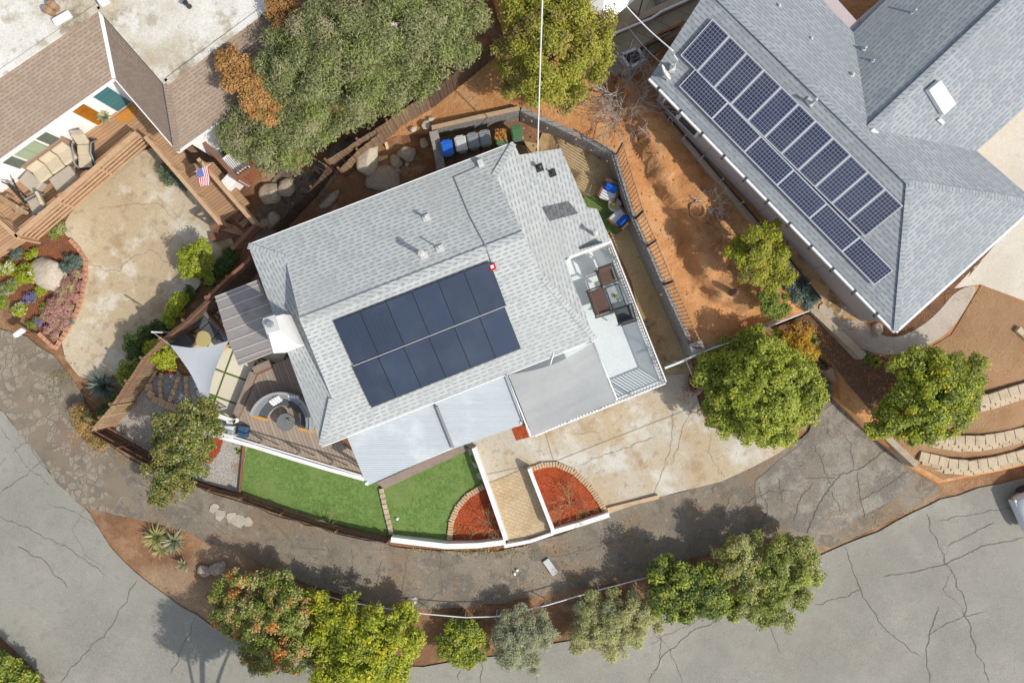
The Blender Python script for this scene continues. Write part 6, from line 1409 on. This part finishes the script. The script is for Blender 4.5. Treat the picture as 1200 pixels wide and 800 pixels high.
# pepper trees and their neighbours
tree('pepper_tree', 'feathery grey green pepper tree above the middle of the wooden fence', [(371,72,47.5,4.6),(416,92,45.4,4.2),(456,75,43.2,4.2),(411,42,49.7,5.0),(356,117,36.7,3.4),(401,122,32.4,2.8),(441,112,28.1,2.6),(336,77,32.4,4.2),(381,47,32.4,5)], 0, ['pepper','pepper_b'], [3,2], (.16,.042), 105, .4, trunk=.25, base=(415,125))
tree('pepper_tree', 'feathery grey green pepper tree cut by the top edge', [(456,19,51.8,5.0),(506,12,47.5,4.8),(531,46,32.4,4.2),(496,59,36.7,4.4),(431,9,41.0,5.0),(526,-24,41.0,4.8),(476,-31,48.6,5.2),(421,-28,38.9,5),(396,14,32.4,4.8),(376,34,28.1,4.6),(543,9,23.8,4.2)], .2, ['pepper','pepper_b'], [3,1.6], (.16,.042), 105, .4, trunk=.25, base=(490,60))
tree('pepper_tree', 'low pepper tree hanging beside the red deck and white house', [(300,156,34.6,3.0),(335,155,36.7,3.2),(352,176,25.9,2.4),(318,178,23.8,2.2),(372,155,25.1,2.8),(285,150,23.8,2.8),(330,130,30.2,3.6),(362,120,25.1,3.6),(282,172,15.1,2.2)], 0, ['pepper','pepper_b'], [3,1.4], (.16,.042), 105, .38, trunk=.18, base=(350,165))
tree('rust_tree', 'rust orange dry tree against the brown roof corner', [(285,92,19,4.4),(300,108,17,4.2),(310,124,15,4),(275,78,14,4.4),(268,68,11,4.4),(318,135,10,3.8),(292,100,16,4.4)], 0, ['rust'], [1], (.11,.06), 70, .26, trunk=.1, base=(320,130))
tree('rust_tree', 'rust orange dry tree near the top edge between roof and pepper tree', [(338,22,18,4.6),(355,38,16,4.4),(328,12,14,4.6),(366,30,13,4.4),(345,45,11,4.2),(350,28,14,4.5)], 0, ['rust'], [1], (.11,.06), 70, .26, trunk=.1, base=(370,60))
tree('olive_tree', 'broad olive yellow tree on the bare orange slope', [(620,35,33.6,3.0),(655,25,39.9,3.4),(690,45,27.3,3.0),(615,75,31.5,2.6),(650,70,39.9,3.2),(682,80,27.3,2.6),(640,105,21.0,2.0),(665,108,16.8,1.8),(600,92,16.8,2.0),(610,10,25.2,3.0),(640,-10,35.7,3.2),(670,5,27.3,3.2),(697,66,14.7,2.4)], 1.2, ['olive'], [1], (.12,.065), 62, .3, trunk=.16, base=(650,60), g=Gu)
# bare trees: thin forking twigs
def bare(name, label, px, py, gz, h, rpx, m, n=60, r0=.035, up=.5, cat='bare tree', seed=1):
    random.seed(seed); b = P(px, py, gz); root = thing(name, label, cat, b); mb = MB(); R_ = pxlen(rpx, gz+h*.6)
    def grow(p, d, L, r, lev):
        q = p+d*L*.5+V((random.gauss(0,.06),random.gauss(0,.06),random.gauss(0,.04)))*L; e = p+d*L+V((random.gauss(0,.1),random.gauss(0,.1),random.gauss(0,.08)))*L
        mb.tube([p, q, e], r, 4, r2=r*.68)
        if lev:
            for _ in range(random.choice([2,3,3])):
                nd = (d+V((random.gauss(0,.6),random.gauss(0,.6),random.gauss(.05,.35)))).normalized(); grow(q.lerp(e, random.uniform(.1,1)), nd, L*random.uniform(.5,.75), r*.68, lev-1)
    k = max(5, n//9)
    for i in range(k):
        a = 2*PI*i/k+random.uniform(-.3,.3); d = V((math.cos(a),math.sin(a),random.uniform(up*.5,up*2))).normalized(); grow(b+V((0,0,.1)), d, R_*random.uniform(.4,.62), r0, 3)
    mb.build('branches', M[m], root, origin=b); return root
bare('bare_tree', 'bare grey brown tree with fine tangled twigs by the slate roof', 730, 118, 2.0, 1.8, 72, 'grey_bark', 210, .024, .7, seed=3)
bare('bare_tree', 'low bare brown brush on the slope below the tangled tree', 724, 142, 2.0, .6, 40, 'grey_bark', 150, .011, .35, seed=6)
bare('bare_shrub', 'silvery white leafless shrub on the slope', 832, 238, 1.9, 1.3, 27, 'white_bark', 90, .022, .6, seed=4)
bare('bare_shrub', 'fine brown twiggy brush in the middle of the red slope', 850, 275, 1.9, .5, 30, 'bark', 45, .01, .25, seed=8)
bare('bare_shrub', 'grey leafless branches between the orange flowered and yellow shrubs', 352, 722, -.3, 1.7, 28, 'white_bark', 60, .024, .7, seed=5)
bare('bare_shrub', 'dry straw twigs on the edging board of the left turf', 385, 612, .1, .4, 18, 'straw_bark', 40, .012, .5, seed=9)
bare('bare_shrub', 'dry tangled twigs on the quarter circle mulch bed', 575, 612, .1, .5, 26, 'straw_bark', 110, .009, .45, seed=10)
bare('bare_shrub', 'dry straw coloured twigs on the arched mulch bed', 668, 590, .05, .6, 36, 'straw_bark', 160, .01, .45, seed=11)
bare('bare_shrub', 'small pale twigs by the pink wall above the sparse tree', 922, 290, 1.9, 1.0, 14, 'white_bark', 30, .012, .8, seed=12)
bare('bare_shrub', 'dark twiggy weeds on the lane edge beside the white slab', 660, 668, -.25, .35, 16, 'bark', 40, .006, .4, seed=14)
# the tree beyond the bottom edge that shades the street
tree('street_tree', 'dark leafy tree cut by the bottom edge, shading the street', [(300,840,40,4.2),(340,835,30,3.6),(270,850,34,3.8),(310,870,40,4.4)], -.6, ['green','dark'], [2,1], (.16,.09), 50, .36, trunk=.16, base=(300,905))
# around the big drive
tree('citrus_tree', 'big round bright green tree over the concrete drive', [(890,455,50.4,2.2),(855,440,33.6,1.9),(870,480,33.6,1.8),(915,485,35.7,1.7),(930,455,33.6,1.9),(910,420,33.6,1.9),(870,415,27.3,1.7),(895,450,52.5,2.6),(838,465,18.9,1.5),(900,500,23.1,1.4),(938,478,25.2,1.5),(845,482,18.9,1.3),(850,420,18.9,1.6)], 0, ['citrus','green'], [5,1], (.13,.07), 62, .26, trunk=.16)
tree('orange_shrub', 'orange leaved shrub behind the big round tree', [(935,404,13,1.1),(945,412,10,.9),(925,400,8,1)], .4, ['orange'], [1], (.1,.06), 50, .2, 'shrub', trunk=.04, g=Gu)
tree('citrus_tree', 'round green and yellow tree in the bare right yard', [(1085,450,35.7,2.0),(1060,482,33.6,1.5),(1115,445,31.5,1.7),(1105,478,33.6,1.6),(1038,492,21.0,1.1),(1075,425,21.0,1.5),(1130,460,21.0,1.5),(1080,500,18.9,1.1),(1085,468,35.7,2.2)], .8, ['green','citrus','citrus_y'], [3,2,2], (.13,.075), 62, .27, trunk=.14, g=Gu)
tree('sparse_tree', 'sparse yellow green tree beside the pale pink wall', [(888,285,19,2.0),(870,298,15,1.6),(905,300,17,1.8),(890,310,17,1.6),(878,318,13,1.4),(862,292,11,1.4),(915,318,12,1.4),(897,328,12,1.2),(900,272,12,1.8)], 1.9, ['olive','citrus_y'], [2,1], (.1,.05), 64, .22, trunk=.06, bark='white_bark', base=(893,318), g=Gu)
tree('green_shrub', 'dense green shrub below the sparse tree', [(906,356,14,.6),(900,350,9,.8),(912,362,9,.5)], 1.6, ['green'], [1], (.1,.05), 50, .2, 'shrub', trunk=.03, g=Gu)
tree('grey_shrub', 'open grey blue shrub at the end of the pink wall path', [(938,345,12,.6),(930,338,8,.6),(948,352,8,.5),(940,335,7,.5)], 1.8, ['bluegrey'], [1], (.14,.04), 34, .22, 'shrub', trunk=.03, g=Gu)
# the row on the street bank
tree('flowering_shrub', 'dark green shrub dotted with orange flowers on the street bank', [(295,700,31.9,1.4),(325,735,38.8,1.6),(275,722,25.1,1.1),(345,760,27.4,1.2),(320,690,22.8,1.3),(300,755,20.5,1.0),(335,710,27.4,1.6),(262,700,11.4,0.9),(310,770,16.0,0.9)], -.4, ['green','sage','orange_fl'], [5,3,.7], (.12,.065), 56, .25, 'shrub', trunk=.08)
tree('yellow_shrub', 'large yellow green shrub at the bottom edge', [(395,728,29.6,1.5),(435,738,36.5,1.7),(420,772,38.8,1.6),(462,762,29.6,1.3),(380,758,22.8,1.3),(470,735,22.8,1.2),(400,795,27.4,1.3),(445,798,29.6,1.2),(375,712,18.2,1.2)], -.4, ['citrus','lime'], [2,3], (.16,.08), 50, .27, 'shrub', trunk=.08)
tree('green_shrub', 'small bright green shrub with yellowing skirt on the street bank', [(540,748,20.5,0.7),(552,742,17.1,0.8),(530,758,14.8,0.6),(545,766,13.7,0.4),(560,758,13.7,0.5)], -.4, ['green','citrus','lime'], [3,2,1.5], (.12,.07), 50, .22, 'shrub', trunk=.05)
tree('sage_shrub', 'grey green fine leaved shrub left of the bare dirt gap', [(605,738,25.1,1.1),(625,742,22.8,1.1),(598,755,20.5,0.9),(615,765,19.4,0.7),(630,728,13.7,1.0),(585,740,11.4,0.8)], -.4, ['greyg'], [1], (.09,.04), 80, .22, 'shrub', trunk=.05)
tree('sage_shrub', 'dusty olive shrub right of the bare dirt gap', [(700,730,27.4,1.1),(732,722,27.4,1.2),(718,748,25.1,0.9),(752,715,20.5,1.0),(690,715,16.0,1.0),(740,742,18.2,0.7),(682,745,14.8,0.8),(765,728,11.4,0.8)], -.4, ['sage','greyg'], [3,1], (.09,.045), 80, .22, 'shrub', trunk=.05)
tree('green_shrub', 'dark glossy green shrub where the handrail ends', [(790,682,31.9,1.6),(818,690,27.4,1.5),(800,705,22.8,1.1),(775,670,16.0,1.3),(830,670,16.0,1.3),(842,692,17,1.2),(838,708,15,0.8),(855,712,14,0.7)], -.4, ['dark','green','citrus'], [2,3,1.5], (.13,.08), 54, .25, 'shrub', trunk=.06)
tree('sage_shrub', 'tall pale green shrub behind the dark glossy one', [(868,655,22.8,1.7),(850,662,16.0,1.4),(880,648,13.7,1.5)], -.4, ['sage','olive'], [2,1], (.11,.055), 58, .23, 'shrub', trunk=.05)
tree('green_shrub', 'large dense green shrub at the street end of the bank', [(905,665,34.2,1.7),(932,662,27.4,1.5),(890,690,29.6,1.4),(915,695,27.4,1.3),(940,680,18.2,1.2),(875,705,18.2,1.0),(900,715,16.0,0.8),(925,640,16.0,1.5)], -.4, ['green','sage','citrus'], [3,2,1.2], (.11,.06), 64, .24, 'shrub', trunk=.07)
tree('hedge', 'dark green hedge in the bottom left corner', [(5,785,18,.8),(22,800,18,.8),(-15,780,20,.9),(35,812,16,.7),(5,810,20,1)], -.4, ['green','citrus'], [2,1], (.14,.08), 46, .25, 'hedge', trunk=.04)
# inside the fence
tree('flowering_tree', 'dusty yellow green tree leaning over the lane fence', [(225,488,22,2.2),(200,505,20,2.0),(240,505,18,2.0),(212,530,24,2.2),(190,555,20,1.9),(228,550,20,1.9),(205,570,20,1.8),(245,480,12,1.9),(185,580,12,1.6),(236,525,14,2),(215,500,18,2.4)], 0, ['yolive','green','sage','dark'], [3,2,1,1.6], (.12,.06), 40, .22, trunk=.09, base=(215,530))
tree('lime_shrub', 'lime green shrub inside the fence by the shade sail', [(190,414,13,1.2),(200,420,9,1.0),(180,408,8,1.1)], 0, ['lime'], [1], (.11,.06), 50, .2, 'shrub', trunk=.04)
tree('bright_shrub', 'bright green shrub on the court side of the black fence', [(233,302,16,1.0),(226,312,12,.9),(242,316,13,.8),(236,290,9,.9),(222,298,8,.8)], 0, ['citrus','citrus_y'], [2,1], (.12,.06), 46, .22, 'shrub', trunk=.05)
tree('bright_shrub', 'yellow green shrub between the court and dark board fence', [(205,362,12,.9),(198,372,10,.7),(212,354,8,.8)], 0, ['citrus_y','citrus'], [2,1], (.11,.06), 46, .2, 'shrub', trunk=.04)
tree('dark_shrub', 'dark round shrub below the yellow green one outside the fence', [(163,402,13,.8),(155,410,9,.7),(172,396,9,.7)], 0, ['dark'], [1], (.09,.05), 56, .2, 'shrub', trunk=.04)
tree('bright_shrub', 'bright green shrub just above the blue green agave', [(152,436,11,.8),(146,444,8,.7),(160,434,7,.7)], 0, ['citrus','green'], [2,1], (.11,.05), 46, .18, 'shrub', trunk=.04)
tree('dark_shrub', 'dark shrub filling the base of the fence corner', [(126,478,9,.5),(118,486,7,.4),(140,470,8,.5)], 0, ['dark','green'], [2,1], (.1,.05), 46, .18, 'shrub', trunk=.03)
tree('rust_shrub', 'rust brown low shrub at the outer fence corner', [(99,488,10,.5),(92,482,8,.4),(106,496,8,.4),(95,500,7,.3),(118,520,8,.25),(108,512,7,.3)], -.1, ['rust','sage'], [2,1], (.08,.04), 40, .2, 'shrub', trunk=.03)
tree('green_shrub', 'low grey green shrub at the walkway fence foot', [(204,206,10,.5),(196,200,7,.4),(213,214,7,.4)], 0, ['bluegrey','green'], [2,1], (.09,.04), 46, .18, 'shrub', trunk=.03)
tree('dark_shrub', 'dark green shrub in the gap beside the black fence top', [(270,302,8,.6),(262,308,7,.5),(256,318,6,.4),(246,330,6,.4)], 0, ['dark'], [1], (.1,.05), 46, .18, 'shrub', trunk=.03)
tree('dark_shrub', 'low dark shrub along the fence above the dark round one', [(188,385,8,.5),(180,390,7,.5),(220,345,7,.5)], 0, ['dark'], [1], (.1,.05), 40, .18, 'shrub', trunk=.03)
# spiky plants
def spiky(name, label, px, py, g, r, h, m, n=40, w=.06, cat='agave', up=.5, seed=0):
    random.seed(seed+int(px)); p = PG(px, py, g); root = thing(name, label, cat, p); mb = MB()
    for i in range(n):
        a = random.uniform(0, 2*PI); e = random.uniform(.15, 1.35); L = r*random.uniform(.7,1.1)
        d = V((math.cos(a)*math.cos(e), math.sin(a)*math.cos(e), math.sin(e)*up*2)); s_ = V((-math.sin(a), math.cos(a), 0))*w
        q0 = V((0,0,.05)); q1 = q0+d*L*.5+V((0,0,h*.1)); q2 = q0+d*L-V((0,0,L*.12*math.cos(e)))
        mb.add([p+q0-s_*.5, p+q0+s_*.5, p+q1+s_, p+q1-s_, p+q2], [(0,1,2,3),(3,2,4)])
    mb.build('leaves', LM[m], root, origin=p)
    mb = MB(); mb.lathe(p, [(.05,-.05),(.06,.08),(.01,.12)], 8); mb.build('stem', M['bark'], root, origin=p); return root
spiky('agave', 'large blue green agave outside the fence corner', 124, 452, G, .85, .5, 'bluegrey', 70, .05)
spiky('agave', 'blue grey agave beside the big round tree', 967, 455, G, .6, .4, 'greyg', 22, .07)
spiky('agave', 'grey leaved plant behind the big round tree near the kerb', 962, 425, G, .4, .3, 'greyg', 20, .05)
spiky('yucca', 'pale strappy cactus clump on the dirt bank', 186, 628, G, .75, .5, 'sage', 90, .03, 'cactus'); spiky('yucca', 'pale strappy cactus at the right of the clump', 206, 633, G, .7, .5, 'greyg', 80, .03, 'cactus')
spiky('yucca', 'pale strappy cactus lowest of the clump', 190, 643, G, .5, .3, 'sage', 36, .03, 'cactus')
spiky('cactus', 'small cactus casting a fingered shadow on the dirt bank', 218, 661, G, .38, .8, 'greyg', 12, .05, 'cactus', 1.1)
spiky('fern', 'round light green rosette of two beside the curved walkway', 1025, 424, Gu, .34, .2, 'citrus', 60, .04, 'plant'); spiky('fern', 'green rosette touching the curved walkway end', 1013, 416, Gu, .36, .2, 'green', 50, .04, 'plant')
spiky('fern', 'dark green rosette in the leafy mulch by the orange shrub', 950, 398, Gu, .4, .2, 'green', 36, .05, 'plant')
spiky('potted_plant', 'pale green potted agave on the white wall ledge by the doors', 125, 138, lambda x,y: 1.0, .45, .4, 'greyg', 30, .06, 'potted plant')
spiky('table_plant', 'tiny green plant on the glass table', 721, 347, lambda x,y: DZ+.45, .13, .1, 'citrus', 20, .03, 'plant')
spiky('table_plant', 'tiny green plant on the round dark table', 339, 492, lambda x,y: WZ+.5, .12, .1, 'citrus', 20, .03, 'plant')
spiky('table_plant', 'tiny pale plant on the round wicker table', 719, 241.5, lambda x,y: 1.48, .15, .1, 'citrus_y', 20, .03, 'plant')
spiky('weed', 'little green weed at the edge of the pale gravel', 281, 528, G, .22, .1, 'green', 24, .03, 'weed')
for q, s_, l, m in (((813,446),(.5,1.0),'dark red leafy plant under the leaning white pole','red_flower'),):
    p = PG(*q); r = thing('red_plant', l, 'plant', p); n = 700
    pos = np.array(p)+rng.normal(size=(n,3))*np.array([.13,.28,.12])+np.array([0,0,.25]); pos[:,:2] = (np.array(p)[:2]+(pos[:,:2]-np.array(p)[:2])@np.array([[.9,-.43],[.43,.9]]))
    leaf_mesh('foliage', pos, rng.normal(size=(n,3))+np.array([0,0,1]), .09, .05, np.zeros(n), [M[m]], r, p); mb = MB(); mb.tube([p-V((0,0,.05)), p+V((0,0,.25))], .03, 6); mb.build('stem', M['bark'], r, origin=p)
# flower bed on the left
def bush(label, px, py, r, h, mats, wts, leaf=(.08,.045), dens=46, sub=.13, g=G, name='garden_plant', cat='plant'):
    return tree(name, label, [(px, py, r*.75, h*.5), (px-r*.4, py+r*.3, r*.5, h*.4), (px+r*.4, py-r*.3, r*.5, h*.45)], 0, mats, wts, leaf, dens, sub, cat, trunk=.02, limbs=False, part='foliage')
BED = [('yellow green tuft at the left edge above the pale agave',8,256,11,.5,['citrus_y'],[1]),('pale grey green plant left of the bed rail',22,270,10,.4,['bluegrey'],[1]),('lime shrublet between grey plant and boulder',37,298,8,.4,['lime'],[1]),
 ('broad yellow green bush left of the pale boulder',34,321,17,.6,['citrus_y','white_fl'],[8,1]),('grey green tuft above the broad yellow bush',19,297,9,.4,['bluegrey'],[1]),('green bush at the left edge beside the broad yellow bush',8,312,12,.5,['citrus','white_fl'],[8,1]),('dull green mat plant at the left edge',10,338,13,.35,['greyg','green'],[1,1]),
 ('bright lime bush below the pale boulder',49,340,9,.4,['lime'],[1]),('blue purple flower patch under the boulder',36,349,10,.35,['purple','bluegrey'],[1,1]),('lime green flowered bush near the mailbox',23,363,11,.45,['citrus_y','white_fl'],[6,1]),('purple flower strip above the mailbox',45,376,8,.3,['purple','green'],[2,1]),
 ('small dark green plant beside the mailbox',38,379,7,.3,['green'],[1]),('grey green dome shrub on the boulder edge',83,309,16,.6,['bluegrey'],[1]),('olive green mound by the rail end',68,271,12,.45,['sage','green'],[1,1]),('small grey green plant among the pink flowers',80,376,7,.3,['bluegrey'],[1]),('small green plant left of the pink flowers',52,360,6,.3,['citrus'],[1]),
 ('yellow flowers at the far left edge of the bed',2,270,8,.3,['lime'],[1]),('green weeds at the left edge below the mat plant',2,355,9,.3,['citrus','green'],[1,1]),('lime plant touching the left edge of the rail',20,316,8,.35,['citrus_y'],[1])]
for a in BED: bush(*a)
spiky('agave', 'pale yellow green agave in the flower bed corner', 7, 283, G, .36, .3, 'citrus_y', 34, .05)
tree('pink_flowers', 'dense pink flowering heather along the brick border', [(90,322,8,.3),(80,335,10,.35),(72,347,10,.35),(65,360,11,.35),(85,348,9,.3),(78,362,10,.3),(62,374,10,.3),(72,378,9,.3),(56,368,8,.3),(58,385,7,.25),(66,392,6,.25),(94,335,6,.3)], 0, ['pink','sage'], [6,1], (.11,.03), 50, .14, 'flowers', trunk=.02, limbs=False, part='foliage')
tree('leafy_groundcover', 'orange brown ground shrub in the leafy mulch bed', [(930,385,10,.2),(945,385,8,.2),(1060,430,7,.2)], 1.2, ['orange','rust'], [1,1], (.1,.06), 30, .2, 'ground cover', trunk=.02, limbs=False, part='foliage', g=Gu)
# fallen leaves: uncountable litter
def litter(name, label, zones, m, size=.07):
    Pn = []
    for (px, py, sx, sy, n, g, off) in zones:
        for _ in range(n):
            p = PG(random.gauss(px, sx), random.gauss(py, sy), g, off); Pn.append(p[:])
    Pn = np.array(Pn); n = len(Pn); o = leaf_mesh(name, Pn, np.tile([0,0,1.], (n,1))+rng.normal(size=(n,3))*.25, size, size*.6, np.zeros(n), [m], None, (0,0,0)); struct(o, 'stuff', label, 'fallen leaves')
random.seed(5)
litter('leaf_litter', 'yellow fallen leaves scattered on the right yard and street bank', [(1100,520,50,20,130,Gu,.06),(1130,440,45,40,110,Gu,.06),(1110,560,30,10,90,G,.09),(1030,612,30,6,70,G,.09),(960,500,30,20,60,G,.09),(1140,345,20,8,40,Gu,.08)], LM['orange'], .06)
litter('leaf_litter', 'rust fallen leaves on the mulch beds and the shaded lane', [(960,410,25,22,260,Gu,.09),(1040,440,18,22,220,Gu,.09),(560,642,45,5,160,G,.08),(640,690,60,10,160,G,.08),(600,700,120,15,150,G,.06),(820,640,60,10,60,G,.09),(110,515,18,12,160,G,.09),(600,95,45,12,80,Gu,.03)], M['dry_leaves'], .07)
litter('weeds', 'low green weeds on the broken asphalt by the court', [(70,440,8,8,120,G,.08),(60,458,14,10,80,G,.08),(30,420,16,10,50,G,.08)], LM['yolive'], .07)
litter('lawn_edge_weeds', 'straw and yellow weeds at the foot of the white kerb', [(560,646,40,3,140,G,.09),(480,625,14,3,50,G,.1),(545,625,12,6,60,G,.12),(690,605,12,4,50,G,.12)], LM['yolive'], .09)

mb = MB(); random.seed(21)
for _ in range(320):
    x, y = random.choice([(760,170),(790,235),(805,280),(830,330),(700,150),(620,120),(850,360)]); p = PG(random.gauss(x,22), random.gauss(y,26), Gu, .0)
    q = random.uniform(.03,.09)
    if Gu(p.x,p.y) > 1.0: mb.rock(p+V((0,0,q*.2)), (q*1.5,q*1.2,q), random.uniform(0,3), _, .25, 0, 1)
struct(tag(mb.build('soil_clods', M['bank_soil']), 'loose clods of orange soil on the eroded slope', 'clods'), 'stuff')
